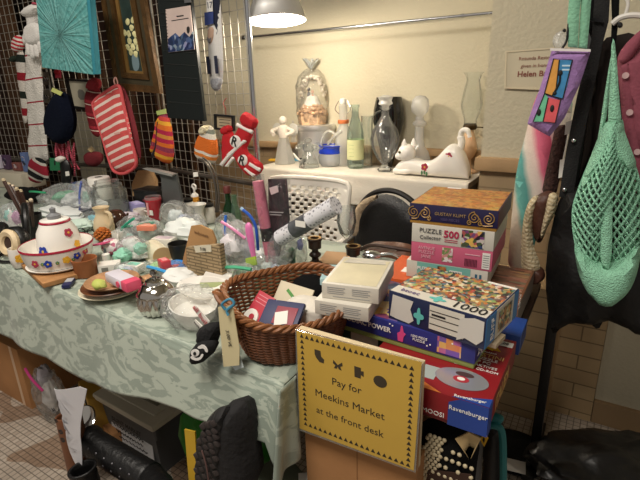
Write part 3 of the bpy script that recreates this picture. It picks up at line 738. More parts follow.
for q in ([(28.5, 42), (32, 43), (33.5, 54), (31.5, 57), (30, 55)], [(32, 43), (36, 44), (38, 57), (35.5, 59.5), (33.5, 57)], [(36, 44), (40, 43), (42.5, 56), (40.5, 58.5), (38, 56)], [(40, 42), (44, 40), (45.8, 51), (44.5, 54.5), (42.5, 53)], [(26.5, 33), (29.5, 32), (30, 42), (28, 45), (26, 41)]):
    h.puff('finger', q, .011, wg, dy=-.015, step=.008, sm=2)
MB().tube(path([h.p3(33, 5, 0), h.p3(37, 3.5, -.02), h.p3(41, 5, -.01)], 8), .005, 6).build('red_clip', M('rose_clip', '#b5475c', .6), h.root)
h = Hang('striped_scarf', 'black, white and red striped knit scarf at the far left', 'scarf', 1.62, (23, 125))
ss = stripes('black_white_red_knit', [(0, '#1d2620'), (.2, '#cfc9c0'), (.5, '#8f1f2a'), (.72, '#cfc9c0')], .21, (.1, 0, 1), phase=.2, bump=.7)
h.puff('scarf', [(16, 50), (24, 48), (26, 80), (28, 122), (23.5, 124), (21, 100), (17, 75)], .02, ss, sm=1, step=.02)
h.puff('loop', [(15, 42), (18, 35), (22.5, 35), (25, 42), (24, 50), (19, 53), (15.5, 50)], .024, stripes('red_white_rib', [(0, '#c02a38'), (.5, '#ddd6ce')], .022, (.3, 0, 1), bump=.6), dy=-.01)
h.puff('pompom', [(11, 58), (14, 55), (16.5, 57), (16.5, 61), (13, 62.5), (11, 61)], .02, M('dark_green_yarn', '#1e2c20', .95, bump=1, bscale=100))
h = Hang('striped_socks', 'red, black and grey striped sock toe hanging over the far end of table', 'sock', 1.55, (38, 183))
h.puff('sock', [(29, 158), (38, 157), (45, 160), (48, 172), (49, 182), (44, 178), (41.5, 183), (35, 183), (29, 180)], .022, stripes('thick_stripe_knit', [(0, '#8f2232'), (.3, '#b9b4aa'), (.42, '#151818'), (.72, '#b9b4aa'), (.85, '#8f2232')], .125, (.3, 0, 1), phase=.12, bump=.5), dy=0, step=.016)

# earring cards clipped on the far grid
for i, (px, py, c) in enumerate([(43, 62, '#9c8a6a'), (46, 78, '#6f6358'), (47, 96, '#8c8478'), (58, 71, '#c43b4f')]):
    h = Hang('earring_card', ['tan earring card just under the canvas corner', 'grey card of wire wreath earrings below the tan card', 'lowest card of beaded earrings beside the navy hat', 'bright red earring card beside the black frame'][i], 'earring card', 1.70, (px, py+7), 'earring cards on the far grid')
    h.flat('card', [(px-3.2, py-6), (px+2.8, py-6), (px+3.4, py+7), (px-2.6, py+7)], .002, M('earring_card_%s' % ['tan', 'grey', 'stone', 'red'][i], c, .7))
    for s in (-1, 1):
        cc = h.p3(px+s*1.3, py+1, -.006); MB().tube([cc+V((.011*math.cos(a*PI/6), 0, .011*math.sin(a*PI/6))) for a in range(12)], .0035, 5, closed=True).build('earring', steel if i != 3 else red, h.root)
# pink beads and green card
h = Hang('bead_strands', 'tangle of pink and red bead strands hanging below the navy hat', 'beads', 1.58, (70, 186))
m = MB()
for i in range(11):
    x0 = 56+i*2.0; b0 = h.p3(x0, 141+abs(i-5)*.6, -.01*(i % 3)); e0 = h.p3(60+i*1.9, 164+(i*7 % 13), -.015*(i % 2))
    mid = (b0+e0)/2+V((random.uniform(-.03, .03), -.01, 0))
    for p in path([b0, mid, e0], 16): m.ell(p, (.0058,)*3, 6, 5)
m.build('strand', M('pink_beads', '#b24a5c', .45, var=.5, vscale=30), h.root)
h.puff('red_cloth', [(54, 143), (63, 141), (64, 152), (58, 160), (53, 154)], .012, M('red_cotton', '#8f1b28', .9), sm=1, dy=.01)
h = Hang('hanging_card', 'small green card standing below the pink bead strands', 'card', 1.50, (55, 171))
h.flat('card', [(50, 158), (60, 158), (60.5, 170.5), (50.5, 170.5)], .003, M('green_card', '#1f6e46', .7)); h.flat('symbol', [(54.5, 160.5), (56, 160.5), (56.2, 165), (54.7, 165)], .001, ink, dy=-.003)
h = Hang('bow_tie_bundle', 'black beaded trinket with white flower and price tag beside green card', 'trinket', 1.48, (65, 190))
h.puff('body', [(61, 160), (66, 158), (70, 166), (71, 178), (68, 187), (63, 184), (62, 172)], .02, black, sm=1)
h.puff('white_flower', [(58, 157), (63, 155), (67, 158), (65, 162), (60, 162)], .018, M('white_silk', '#ddd8cf', .7), sm=2, dy=-.012)
h.flat('tag', [(69, 171), (72.5, 170.5), (73, 175), (69.5, 175.5)], .002, paper, dy=-.02)
# ------------------------------------------------------------------ the back counter under a white cloth
KZ = .90
kx0, kx1 = -1.71, -.52
kt = thing('side_counter', 'narrow counter by the back wall hidden under a plain white cloth', 'counter', ((kx0+kx1)/2, 2.2, 0))
MB().box((0, .03, KZ-.025), (kx1-kx0-.02, .27, .03), .003).build('top', M('table_laminate', '#8b8378'), kt)
for x in (-.55, .55): MB().box((x, .04, (KZ-.04)/2), (.04, .2, KZ-.04), .004).build('leg', M('table_leg_steel', '#4a4a4a'), kt)
wc = M('white_linen', '#ddd6c8', .9, bump=.25, bscale=180, var=.05)
def kcloth(u, v):
    x = kx0+(kx1-kx0)*u
    if v < .35: return V((x, 2.375-(2.375-2.09)*(v/.35), KZ-.004+.0015*noise.noise(V((x*9, v*9, 2)))))
    if v < .42: a = (v-.35)/.07*PI/2; return V((x, 2.09-.012*math.sin(a), KZ-.004-.012+.012*math.cos(a)))
    k = (v-.42)/.58; dr = .13+.36*max(0, min(1, (x+1.0)/.15))
    return V((x, 2.078-.012*k-.010*k*math.sin(x*26)-.008*k*noise.noise(V((x*5, k*3, 1))), KZ-.016-k*(dr+.012*math.sin(x*5))))
tag(MB().sheet(kcloth, 110, 40).build('white_tablecloth', wc, solid=.002, ang=2), 'plain white cloth draped over the counter below the glassware', 'tablecloth')
KZ += .001
# bagged wedding topper on a silver tin
rt, r, hh, tb_ = pot('silver_tin', 'round silver tin on the counter with a wrapped wedding figure on its lid', 'tin', 317, 161, KZ, 39, 124, [(0, 0), (.9, 0), (.94, .02), (.96, .3), (.97, .86), (1.0, .87), (1.02, .92), (1.0, .985), (.95, 1), (0, 1)], M('brushed_tin', '#e2e2e0', .36, .85))
topz = KZ+hh
s = mpp(tb_)
w_ = thing('wedding_topper', 'peach wedding cake topper wrapped in clear cellophane on the silver tin', 'decoration', (tb_.x-.02, tb_.y, topz))
H1 = vz(tb_, 58)-topz
def cell(a, z): return 1+.10*math.sin(a*5+z*40)+.06*math.sin(a*9-z*70)
MB().lathe([(.02, .002), (.078, .006), (.088, .06), (.092, .13), (.086, .21), (.075, .26), (.045, .29), (.016, .305), (.03, .325), (.045, H1)], 40, f=cell).build('cellophane_wrap', glass('cellophane', '#fdfefe', .09, .12, milk='#ffffff', crinkle=34, gl_=.55), w_)
pe = M('peach_ruffle', '#d9b48f', .9, var=.25, vscale=70, bump=.8, bscale=60)
m = MB()
for i in range(90):
    a = i*2.4; rr = .080*math.sqrt((i+.5)/90); z = .13-.75*rr*rr/.080+random.uniform(-.01, .01)
    m.ell((rr*math.cos(a), rr*math.sin(a), z*.85), (.014, .014, .010), 7, 5)
m.lathe([(0, 0), (.074, 0), (.082, .035), (.06, .085), (0, .11)], 20, f=lambda a, z: 1+.08*math.sin(a*9))
m.build('ruffled_base', pe, w_)
MB().lathe([(.045, .10), (.045, .115), (.03, .15), (.012, .165), (0, .165)], 20, f=lambda a, z: 1+.07*math.sin(a*8)).build('white_gown', white, w_)
MB().tube([(-.012, -.01, .12), (-.013, -.012, .15), (-.013, -.012, .178)], [.013, .012, .007], 8).ell((-.013, -.013, .19), (.009, .009, .011), 10, 8).build('groom_figure', M('groom_black_suit', '#26262b', .6), w_)
MB().tube([(.012, -.01, .13), (.012, -.012, .165)], [.012, .006], 8).ell((.012, -.013, .178), (.009, .009, .010), 10, 8).build('bride_figure', M('doll_skin_tone', '#c79a80', .6), w_)
m = MB()
for i in range(26):
    a = PI*(.05+.9*i/25); m.ell((.075*math.cos(a), .01+.02*math.sin(i*2), .14+.12*math.sin(a)), (.013, .011, .010), 6, 5)
m.build('lace_arch', M('ivory_lace', '#e6dccb', .85), w_)
m = MB()
for k in range(7): m.tube(path([(0, 0, .30), (.02*math.cos(k), .02*math.sin(k), .33), (.045*math.cos(k*.9), .03*math.sin(k*.9), H1-.01*abs(k-3)*.3)], 8), [.006]*9, 5)
m.build('ribbon_tuft', glass('white_ribbon_film', '#ffffff', .6), w_)

# glass and white figurines
def figurine(label, px, py, wpx, pt, gown, top, sy=1):
    b = at(px, py, z=KZ); s = mpp(b); r = wpx/2*s; h = vz(b, pt)-KZ
    t = thing('angel_figurine', label, 'figurine', b, 0, 'angel figurines on the counter')
    MB().lathe([(0, 0), (r, 0), (r*.98, h*.06), (r*.72, h*.3), (r*.5, h*.5), (r*.42, h*.56), (0, h*.57)], 20, f=lambda a, z: 1+.06*math.sin(a*8)).build('gown', gown, t)
    MB().lathe([(0, h*.52), (r*.5, h*.55), (r*.62, h*.68), (r*.5, h*.78), (r*.2, h*.82), (0, h*.83)], 16).build('torso', top, t)
    MB().ell((0, 0, h*.91), (r*.38, r*.38, h*.09), 14, 10).build('head', top, t)
    for sg in (-1, 1):
        MB().tube(path([(sg*r*.5, 0, h*.74), (sg*r*1.25, -.01, h*.68), (sg*r*.75, -.035, h*.62)], 10), r*.2, 8).build('arm', top, t)
        MB().ell((sg*r*.95, .02, h*.72), (r*.6, .008, h*.13), 12, 8).build('wing', gown, t)
    return t
mg = glass('frosted_glass', '#fbfcfb', .5, .2, milk='#f6f5f0', gl_=.35)
figurine('white bodied angel figurine with a clear glass gown at the cloth\'s left end', 285, 163, 20, 116, mg, M('bisque_white', '#e2d9cc', .6))
figurine('small clear glass angel figurine standing in front of the silver tin', 309, 167, 20, 138, clear, clear)
figurine('little clear and grey angel figurine behind the white-bodied one', 296, 158, 15, 118, mg, M('grey_bisque', '#b3aca4', .5))
# dark ribbon clip at the cloth's edge
b = at(303, 165, z=KZ)
t = thing('ribbon_bow', 'small black ribbon bow on the front edge of the white cloth', 'ribbon', b)
m = MB()
for sg in (-1, 1): m.ell((sg*.012, 0, .028), (.013, .006, .012), 10, 6); m.tube([(0, 0, .022), (sg*.010, -.004, .002)], .005, 6)
m.ell((0, -.003, .025), (.007, .006, .007), 8, 6).build('bow', black, t)
MB().tube(path([(-.07, .01, .06), (-.03, 0, .03), (.0, 0, .028)], 8), .006, 8).build('white_cord', white, t)
# flat packets
b = at(275, 161, z=KZ); t = thing('flat_packet', 'flat yellow packet lying by the left end of the white cloth', 'packet', b, .2); MB().box((0, 0, .006), (.07, .04, .012), .003).build('packet', yellow, t)
b = at(296, 160.5, z=KZ); t = thing('flat_packet', 'flat light blue packet lying between the two larger angels', 'packet', b, .3); MB().box((0, 0, .006), (.09, .035, .012), .003).build('packet', M('light_blue_card', '#6fb3d6', .6), t)

# blue and clear glass basket
b = at(331, 165, z=KZ); s = mpp(b); r = 12.5*s; h = vz(b, 131)-KZ
t = thing('glass_basket', 'clear glass basket with a cobalt blue band and looped handle', 'glass basket', b)
MB().lathe([(0, 0), (r*.8, 0), (r*.95, h*.08), (r, h*.25), (r*.9, h*.4), (r*.78, h*.5), (r*.86, h*.56), (r*.8, h*.56), (r*.7, h*.5), (r*.82, h*.38), (r*.92, h*.25), (r*.86, h*.1), (0, h*.04)], 28).build('bowl', glass('basket_glass', '#f8fafc', .35, milk='#f2f4f6'), t)
MB().lathe([(r*.93, h*.36), (r*.97, h*.38), (r*.88, h*.52), (r*.99, h*.58), (r*.93, h*.6), (r*.8, h*.52)], 28).build('cobalt_band', M('cobalt_glass', '#1237b8', .08, spec=.8), t)
MB().tube(path([(-r*.9, 0, h*.5), (-r*.75, 0, h*.8), (-r*.1, 0, h*1.0), (r*.65, 0, h*.82), (r*.9, 0, h*.5)], 30), .0075, 8).build('handle', mg, t)
MB().tube(path([(-r*.2, -.005, h*.62), (r*.5, -.01, h*.88), (r*1.1, -.01, h*1.02)], 12), [.009]*12+[.004]*1, 8).build('spout', mg, t)

# white swing-top bottle
rt, r, hh, b = pot('swing_top_bottle', 'tall white swing-top bottle with an orange ring behind the clear bottle', 'bottle', 343.5, 157, KZ, 17, 104, y=2.30, prof=[(0, 0), (.9, 0), (1, .03), (1, .42), (.9, .52), (.5, .66), (.45, .7), (.46, .92), (.5, .93), (.5, .98), (.3, 1), (0, 1)], mat=mg)
MB().lathe([(r*.46, hh*.69), (r*.62, hh*.69), (r*.66, hh*.72), (r*.62, hh*.75), (r*.46, hh*.75)], 20).build('orange_ring', M('orange_rubber', '#c9713e', .6), rt)
MB().lathe([(0, hh), (r*.34, hh), (r*.42, hh*1.03), (r*.36, hh*1.08), (0, hh*1.1)], 16).build('stopper', white, rt)
for sg in (-1, 1): MB().tube(path([(sg*r*.5, 0, hh*.84), (sg*r*1.0, -.006, hh*.92), (sg*r*.55, 0, hh*1.05)], 10), .0022, 5).build('wire_bail', steel, rt)
# clear green bottle with label
aqua = glass('aqua_glass', '#eef8f4', .12, .03, milk='#dcf0e6')
rt, r, hh, b = pot('glass_bottle', 'clear aqua glass bottle with a pale green label on the white cloth', 'bottle', 355.5, 167.5, KZ, 16.5, 104.5, [(0, .02), (.85, 0), (1, .02), (1, .5), (.93, .6), (.55, .76), (.42, .82), (.4, .95), (.5, .955), (.5, 1), (.36, 1)], aqua)
MB().lathe([(r*1.01, hh*.14), (r*1.012, hh*.14), (r*1.012, hh*.46), (r*1.01, hh*.46)], 24, f=None).build('label', M('pale_green_label', '#d6d8a4', .75), rt)
for k in range(4): text('label_text', '~~~~', .012, (0, -r*1.02, hh*(.2+.06*k)), rt, M('green_print', '#4c8a3d'))
# tumbler
pot('glass_tumbler', 'plain clear glass tumbler half hidden between bottle and decanter', 'glass', 367, 157, KZ, 12, 116, y=2.31, prof=[(0, .03), (.85, .02), (.88, 0), (1, 1), (.95, 1), (.83, .06), (0, .06)], mat=clear)
# black vase behind
pot('black_vase', 'glossy black vase standing behind the clear decanter', 'vase', 388.5, 155, KZ, 30, 97, y=2.33, prof=[(0, 0), (.3, 0), (.34, .04), (.6, .3), (1, .66), (.98, .82), (.84, .97), (.8, 1), (.74, 1), (.86, .8), (.8, .6), (0, .5)], mat=M('black_glaze', '#0b0b0c', .08, spec=.7))
# decanter with stopper
rt, r, hh, b = pot('glass_decanter', 'round-bodied clear glass decanter with stopper in front of the black vase', 'decanter', 384.5, 171, KZ, 29, 106, [(0, .02), (.45, 0), (.5, .03), (.2, .09), (.2, .12), (.55, .2), (.9, .36), (1, .5), (.86, .64), (.45, .78), (.26, .86), (.24, .94), (.36, .97), (.4, 1), (.3, 1)], glass('decanter_glass', '#fbfdfc', .10, .03, milk='#ffffff', gl_=.9))
MB().lathe([(0, hh*.93), (r*.2, hh*.94), (r*.24, hh*1.0), (r*.48, hh*1.03), (r*.4, hh*1.08), (r*.5, hh*1.13), (r*.15, hh*1.16), (0, hh*1.16)], 16).build('stopper', mg, rt)
MB().tube(path([(-r*.3, 0, hh*.93), (-r*1.15, 0, hh*.82), (-r*1.2, 0, hh*.55), (-r*.9, 0, hh*.4)], 24), .005, 8).build('handle', clear, rt)
# cut glass carafe with figure stopper
cg = glass('cut_glass', '#fcfdfc', .42, .06, milk='#ffffff')
rt, r, hh, b = pot('cut_glass_decanter', 'tall cut-glass decanter with a big faceted stopper behind the white cat', 'decanter', 419, 163, KZ, 32, 117, y=2.315, prof=[(0, 0), (.8, 0), (.86, .04), (.84, .12), (.62, .34), (.36, .46), (.28, .6), (.27, .82), (.42, .86), (.42, .9), (.26, .94), (.26, 1), (.2, 1)], mat=cg, seg=12)
MB().lathe([(0, hh*.98), (r*.2, hh*.99), (r*.24, hh*1.03), (r*.5, hh*1.1), (r*.56, hh*1.2), (r*.5, hh*1.32), (r*.3, hh*1.38), (0, hh*1.4)], 10).jitter(.004, 90).build('stopper', cg, rt)

# reclining white china cat
b = at(431, 175.5, z=KZ); s = mpp(b)
cat_ = thing('ceramic_cat', 'white china cat lying down with painted red flowers and raised tail', 'figurine', b, R(-3))
def S(px): return px*s*1.02
cb = MB()
def chain(pts, n=26): return path(pts, n)
m = MB()
prof_c = [(-37, 3, 3), (-36, 8, 7), (-31, 13, 10), (-24, 17, 11.5), (-16, 16.5, 12), (-8, 14.5, 12), (0, 15.5, 12.5), (7, 20, 13.5), (13, 27, 14), (17, 31, 14), (21, 32.5, 13.5), (26, 30.5, 13), (31, 24.5, 11.5), (35, 16, 9), (37.5, 8, 6), (38, 3, 3)]
def catbody(u, v):
    k = u*(len(prof_c)-1); i = min(int(k), len(prof_c)-2); t = k-i
    def cr(q):
        P0, P1, P2, P3 = prof_c[max(i-1, 0)][q], prof_c[i][q], prof_c[i+1][q], prof_c[min(i+2, len(prof_c)-1)][q]
        return .5*(2*P1+(P2-P0)*t+(2*P0-5*P1+4*P2-P3)*t*t+(3*P1-P0-3*P2+P3)*t**3)
    x, zt, hw = cr(0), cr(1), cr(2); a = v*2*PI; c, sn = math.cos(a), math.sin(a)
    ex = .75
    return V((S(x), S(hw*math.copysign(abs(c)**ex, c))*.8, S(zt*.5*(1+math.copysign(abs(sn)**ex, sn)))*.98))
m.sheet(catbody, 60, 28)
m.build('body', white, cat_)
MB().ell((S(-25), S(-3), S(21)), (S(9), S(8.6), S(9)), 22, 14).ell((S(-31), S(-6), S(18)), (S(5), S(4.6), S(4)), 14, 10).build('head', white, cat_)
for sg in (-1, 1): MB().lathe([(S(3.4), 0), (S(2.4), S(3.5)), (S(.8), S(7)), (0, S(7.6))], 10, c=(S(-23.5+sg*3), S(-2+sg*4.2), S(27.5)), sy=.6).build('ear', white, cat_)
for sg in (-1, 1): MB().tube(path([(S(-14), S(sg*6), S(6)), (S(-26), S(sg*6.5), S(3.2)), (S(-37), S(sg*5), S(2.6))], 14), [S(3.4)]*8+[S(3)]*7, 10).build('front_paw', white, cat_)
MB().tube(path([(S(26), S(2), S(24)), (S(27.5), S(2), S(33)), (S(26), S(2), S(39)), (S(28), S(1), S(44)), (S(33), S(0), S(44)), (S(35.5), 0, S(38))], 28), [S(3.4)]*10+[S(2.4)]*12+[S(1.9)]*9, 10).build('tail', white, cat_)
MB().ell((S(-29), S(-11.2), S(22.5)), (S(1.5), S(.6), S(1.3)), 8, 6).build('eye', M('green_eye', '#5b5a3a', .2), cat_)
def flower(parent, c, sc_, petal, leaf, n=V((0, -1, 0))):
    m = MB(); k = MB(); q = V((0, 0, 1)).rotation_difference(n).to_matrix().to_4x4()
    for i in range(5):
        a = i*2*PI/5; m.ell(V(c)+(q @ V((sc_*.55*math.cos(a), sc_*.55*math.sin(a), 0))), (sc_*.5, sc_*.5, .0011), 8, 5, M=q)
    m.build('painted_flower', petal, parent)
    MB().ell(V(c)+n*.0009, (sc_*.28, sc_*.28, .0011), 8, 5, M=q).build('flower_centre', M('flower_yellow', '#d9b13a', .5), parent)
    if leaf:
        for dx, dz in ((-.7, -1.5), (.6, -1.7), (0, -1.3)): k.ell(V(c)+V((dx*sc_, 0, dz*sc_)), (sc_*.28, .0012, sc_*.6), 8, 5)
        k.build('painted_leaves', leaf, parent)
redp = M('painted_crimson', '#a8324a', .35); grnp = M('painted_green', '#4f7d52', .4); bluep = M('painted_cobalt', '#1f3a9c', .35); yelp = M('painted_yellow', '#e0a92e', .35)
flower(cat_, (S(-3), S(-9.8), S(9.5)), S(3.8), redp, grnp); flower(cat_, (S(20), S(-10.3), S(21)), S(3.8), redp, grnp)

# oil lamp with a glass chimney
b = at(467, 151, y=2.31); KL = b.z
lb = V((b.x, 2.335, KZ)); s = mpp(lb); t = thing('oil_lamp', 'old oil lamp with clear crimped glass chimney at the right end', 'oil lamp', lb)
zr = vz(lb, 143)-KZ; zb = vz(lb, 126)-KZ; zt = vz(lb, 72)-KZ
MB().lathe([(0, 0), (.05, 0), (.05, .008), (.02, .02), (.016, zr*.45), (.03, zr*.55), (.042, zr*.8), (.036, zr), (.015, zb-.01), (0, zb-.01)], 24).build('font', M('peach_glass', '#d9b48f', .2, spec=.6), t)
MB().lathe([(.012, zb-.02), (.03, zb-.015), (.033, zb), (.026, zb+.012), (0, zb+.012)], 20).build('burner', M('dark_brass', '#4a3a22', .35, .8), t)
MB().tube([(.03, 0, zb-.005), (.06, 0, zb-.005)], .003, 6).lathe([(0, -.003), (.009, -.003), (.009, .003), (0, .003)], 10, c=(.06, 0, zb-.005)).build('wick_knob', M('dark_brass', '#4a3a22'), t)
hch = zt-zb
MB().lathe([(.03, zb+.004), (.03, zb+hch*.12), (.047, zb+hch*.33), (.05, zb+hch*.42), (.043, zb+hch*.6), (.03, zb+hch*.85), (.034, zb+hch*.95), (.045, zt)], 32, f=lambda a, z: 1+(.08*math.sin(a*8) if z > zb+hch*.93 else 0)).build('chimney', clear, t)

# ------------------------------------------------------------------ chairs behind the table
pc = M('white_resin', '#d9d5cb', .45)
o = (at(265, 182, y=1.82)+at(350, 182, y=1.82))/2
chair = thing('plastic_chair', 'white resin chair with a perforated back behind the sale table', 'chair', (o.x, 1.82, 0), R(4))
W2, Z0, Z1 = .222, .43, .905
NU, NV = 58, 72
def back(u, v):
    x = (u*2-1)*W2*(1-.10*(1-v)); z = Z0+(Z1-Z0)*v
    if abs(u-.5) > .42 and v > .93: z -= ((abs(u-.5)-.42)/.08)**2*.03
    return V((x, .06*v*v-.10*(abs(u-.5)*2)**2*.35, z))
def skip(i, j):
    if i < 6 or i > NU-7: return False
    if 44 <= j <= 66 or 6 <= j <= 38: q = (j//3) % 2; return j % 3 != 0 and (i+(3 if q else 0)) % 6 in (1, 2, 3)
    return False
MB().sheet(back, NU, NV, skip=skip).build('backrest', pc, chair, solid=.007, ang=2)
m = MB(); m.tube(path([back(0, v/10)+V((0, 0, 0)) for v in range(0, 10)]+[back(.04, 1), back(.3, 1.0), back(.7, 1.0), back(.96, 1)]+[back(1, v/10) for v in range(9, -1, -1)], 60), .012, 8).build('back_rim', pc, chair)
MB().sheet(lambda u, v: V(((u*2-1)*.22, -.02-.40*v, .43+.012*math.cos((u-.5)*PI*2)*0-.02*math.sin(v*PI))), 20, 20).build('seat', pc, chair, solid=.012, ang=2)
for sx in (-1, 1):
    for y, dy in ((0, .04), (-.4, -.03)):
        MB().tube([(sx*.21, y, .43), (sx*.222, y+dy, 0)], [.022, .017], 8).build('leg', pc, chair)
    MB().tube(path([(sx*.235, .02, .66), (sx*.236, -.12, .66), (sx*.236, -.34, .64), (sx*.235, -.40, .43)], 24), .016, 8).build('armrest', pc, chair)

o = (at(352, 225, y=1.78)+at(424, 225, y=1.78))/2; topzz = at(388, 194, y=1.78).z
ch2 = thing('round_back_chair', 'chair with a rounded black upholstered back, beside the white resin chair', 'chair', (o.x, 1.78, 0), R(-6))
rw_ = .165; zc = topzz-rw_
arc = [(rw_*math.cos(a*PI/14), zc+rw_*math.sin(a*PI/14)) for a in range(15)]+[(-rw_, .52), (-rw_*.8, .47), (rw_*.8, .47), (rw_, .52)]
MB().pillow(arc, .03, step=.03, ew=.06).build('backrest', M('black_vinyl', '#141416', .45, bump=.2, bscale=150), ch2)
MB().tube(path([(-rw_*1.03, .03, .45), (-rw_*1.05, .03, zc)]+[(-rw_*1.05*math.cos(a*PI/10), .03, zc+rw_*1.05*math.sin(a*PI/10)) for a in range(1, 10)]+[(rw_*1.05, .03, zc), (rw_*1.03, .03, .45)], 60), .012, 8).build('back_frame', M('dark_bentwood', '#16110e', .5), ch2)
MB().box((0, -.13, .45), (.32, .26, .05), .02).build('seat', M('black_vinyl', '#141416'), ch2)
for sx in (-1, 1):
    for y in (-.23, .02): MB().tube([(sx*.145, y, .44), (sx*.15, y*1.05, 0)], [.018, .013], 8).build('leg', M('dark_bentwood', '#2a1c14'), ch2)
# beige cloth over the back's left shoulder
h = Hang('beige_cloth', 'beige woven cloth draped over the black chair back\'s left shoulder', 'cloth', 1.72, (358, 238))
h.puff('cloth', [(351, 236), (352, 215), (360, 201), (376, 194), (380, 197), (368, 204), (360, 216), (358, 236)], .012, M('beige_weave', '#b29e83', .95, var=.3, vscale=60, bump=.8, bscale=120), sm=1, step=.015)
# brown leather bag
h = Hang('leather_bag', 'slouching brown leather bag in front of the round black chair back', 'bag', 1.50, (392, 262))
h.puff('bag_body', [(360, 258), (364, 246), (378, 240), (395, 242), (410, 243), (419, 250), (420, 264), (405, 270), (375, 268)], .06, M('brown_leather', '#5d3a27', .5, var=.3, vscale=14, bump=.4, bscale=60), sm=2, wr=wrinkle(.015, 18, 18, 3), step=.02)
MB().tube(path([h.p3(364, 247, -.03), h.p3(378, 241, -.05), h.p3(395, 243, -.05), h.p3(418, 250, -.02)], 20), .007, 8).build('rolled_edge', M('dark_brown_leather', '#3a241a', .5), h.root)
# ------------------------------------------------------------------ things on the sale table, from the left end
terr = M('terracotta', '#9a5b30', .6, var=.2, vscale=25)
wood_t = M('light_wood', '#a87a4c', .5, var=.2, vscale=20)
darkwood = M('dark_turned_wood', '#2e1a12', .35, var=.3, vscale=25)
lid_black = M('black_lid', '#111112', .4)
def on(px, py, z=T): return at(px, py, z=z)

# far left background: low display shelf with small boxes
b = on(12, 187); s_ = mpp(b)
t = thing('storage_bin', 'low cream bin with lidless top at the far left edge of the table', 'bin', b, R(5))
MB().box((0, .05, .05), (.34, .16, .10), .006).build('bin', M('cream_plastic', '#c3bba8', .6), t)
for i, (px, pw, py0, py1, c, lb) in enumerate([(3, 7, 174, 161, '#c9c4d4', 'pale lilac card box standing at the far left edge'), (11, 6, 174, 160, '#4a3550', 'dark purple photo box standing on the cream bin'), (21, 9, 174, 166, '#7a4a45', 'brown red packet on the cream bin beside the purple box'), (30, 5, 176, 157, '#5b6f9c', 'slim blue grey box between the packets and striped sock')]):
    zz = T+.105; bb = at(px, py0+4, y=b.y+.05); bb = V((bb.x, b.y+.05, zz)); s = mpp(bb)
    t = thing('small_box', lb, 'box', bb, R(8), 'small boxes on the cream bin')
    MB().box((0, 0, (py0-py1)*s/2), (pw*s*1.3, .03, (py0-py1)*s), .002).build('carton', M('small_box_%d' % i, c, .6), t)
    MB().box((0, -.0155, (py0-py1)*s*.55), (pw*s*.8, .001, (py0-py1)*s*.5)).build('printed_panel', picture('small_box_print_%d' % i, [c, '#b9a9b0', '#2a2030'], 60), t)
# black pouch
b = on(26, 203)
t = thing('black_pouch', 'soft black pouch lying behind the brush cup', 'pouch', b, .3)
MB().ell((0, 0, .045), (.12, .06, .045), 20, 12).jitter(.012, 22).build('pouch', blackcloth, t)

# headphones
b = on(25, 254); s = mpp(b)
t = thing('headphones', 'vintage black headphones with cream ear cups at the near left corner', 'headphones', b, R(-25))
MB().tube(path([(-.09, .02, .07), (-.08, .03, .15), (-.01, .035, .185), (.07, .03, .15), (.085, .02, .08)], 30), .011, 8).build('headband', black, t)
for cx, cy, cz, tx, ty in ((-.035, -.045, .068, 80, -12), (.075, .0, .07, 78, 35)):
    Q = Matrix.Rotation(R(ty), 4, 'Z') @ Matrix.Rotation(R(tx), 4, 'X')
    e = MB().lathe([(0, 0), (.05, 0), (.058, .01), (.058, .03), (.05, .04), (0, .04)], 28, c=(cx, cy, cz), M=Q).build('ear_cup', black, t)
    MB().lathe([(.022, .04), (.047, .04), (.05, .052), (.04, .062), (.026, .058), (.022, .05)], 28, c=(cx, cy, cz), M=Q).build('cream_cushion', M('cream_leather', '#d2bd98', .55), e)
    MB().lathe([(0, .041), (.025, .041), (.02, .05), (0, .052)], 20, c=(cx, cy, cz), M=Q).build('speaker_mesh', M('brown_grille', '#3a261c', .7), e)
MB().tube(path([(-.06, -.06, .006), (0, -.09, .006), (.07, -.07, .006), (.11, 0, .006)], 16), .005, 6).build('cord', black, t)

# brush cup with dark sticks
b = on(36, 243); s = mpp(b)
rt, r, hh, b = pot('brush_cup', 'black cup holding brown wooden brushes behind the floral bowl', 'cup', 36, 238, T, 19, 214, [(0, 0), (.9, 0), (1, 1), (.92, 1), (.84, .05), (0, .05)], black)
for i, (px, py, c, tip) in enumerate([(4, 181, '#3b2116', '#b9a98a'), (9, 185, '#3b2116', '#b9a98a'), (13, 187, '#3b2116', '#c9b9a0'), (17, 190, '#2c1a12', '#b9a98a'), (21, 192, '#24201f', '#8f2a38'), (27, 203, '#1d1c22', '#3d3550'), (31, 201, '#5a2230', '#b3263c')]):
    dy = .03*(i % 3)-.03
    top = at(px, py, y=b.y+dy) - b; foot = V((-.012+.004*i, dy*.3, .02))
    t = thing('paint_brush', ['leftmost brown wooden brush with a pale tip in the black cup', 'second brown wooden brush from the left in the black cup', 'third wooden brush from the left in the black cup, pale tip', 'middle dark brown brush of the seven in the black cup', 'dark brush with a dull red end in the black cup', 'black brush with a violet tip in the black cup', 'dark red brush with a bright red tip in the black cup'][i], 'paint brush', b, 0, 'paint brushes standing in the black cup')
    MB().tube([foot, foot.lerp(top, .5), top], [.004, .0065, .0075], 8).build('handle', M('brush_wood_%d' % (i % 3), c, .4), t)
    d = (top-foot).normalized(); MB().tube([top, top+d*.008, top+d*.012], [.0078, .0078, .003], 8).build('end_cap', M('brush_tip_%d' % (i % 4), tip, .5), t)

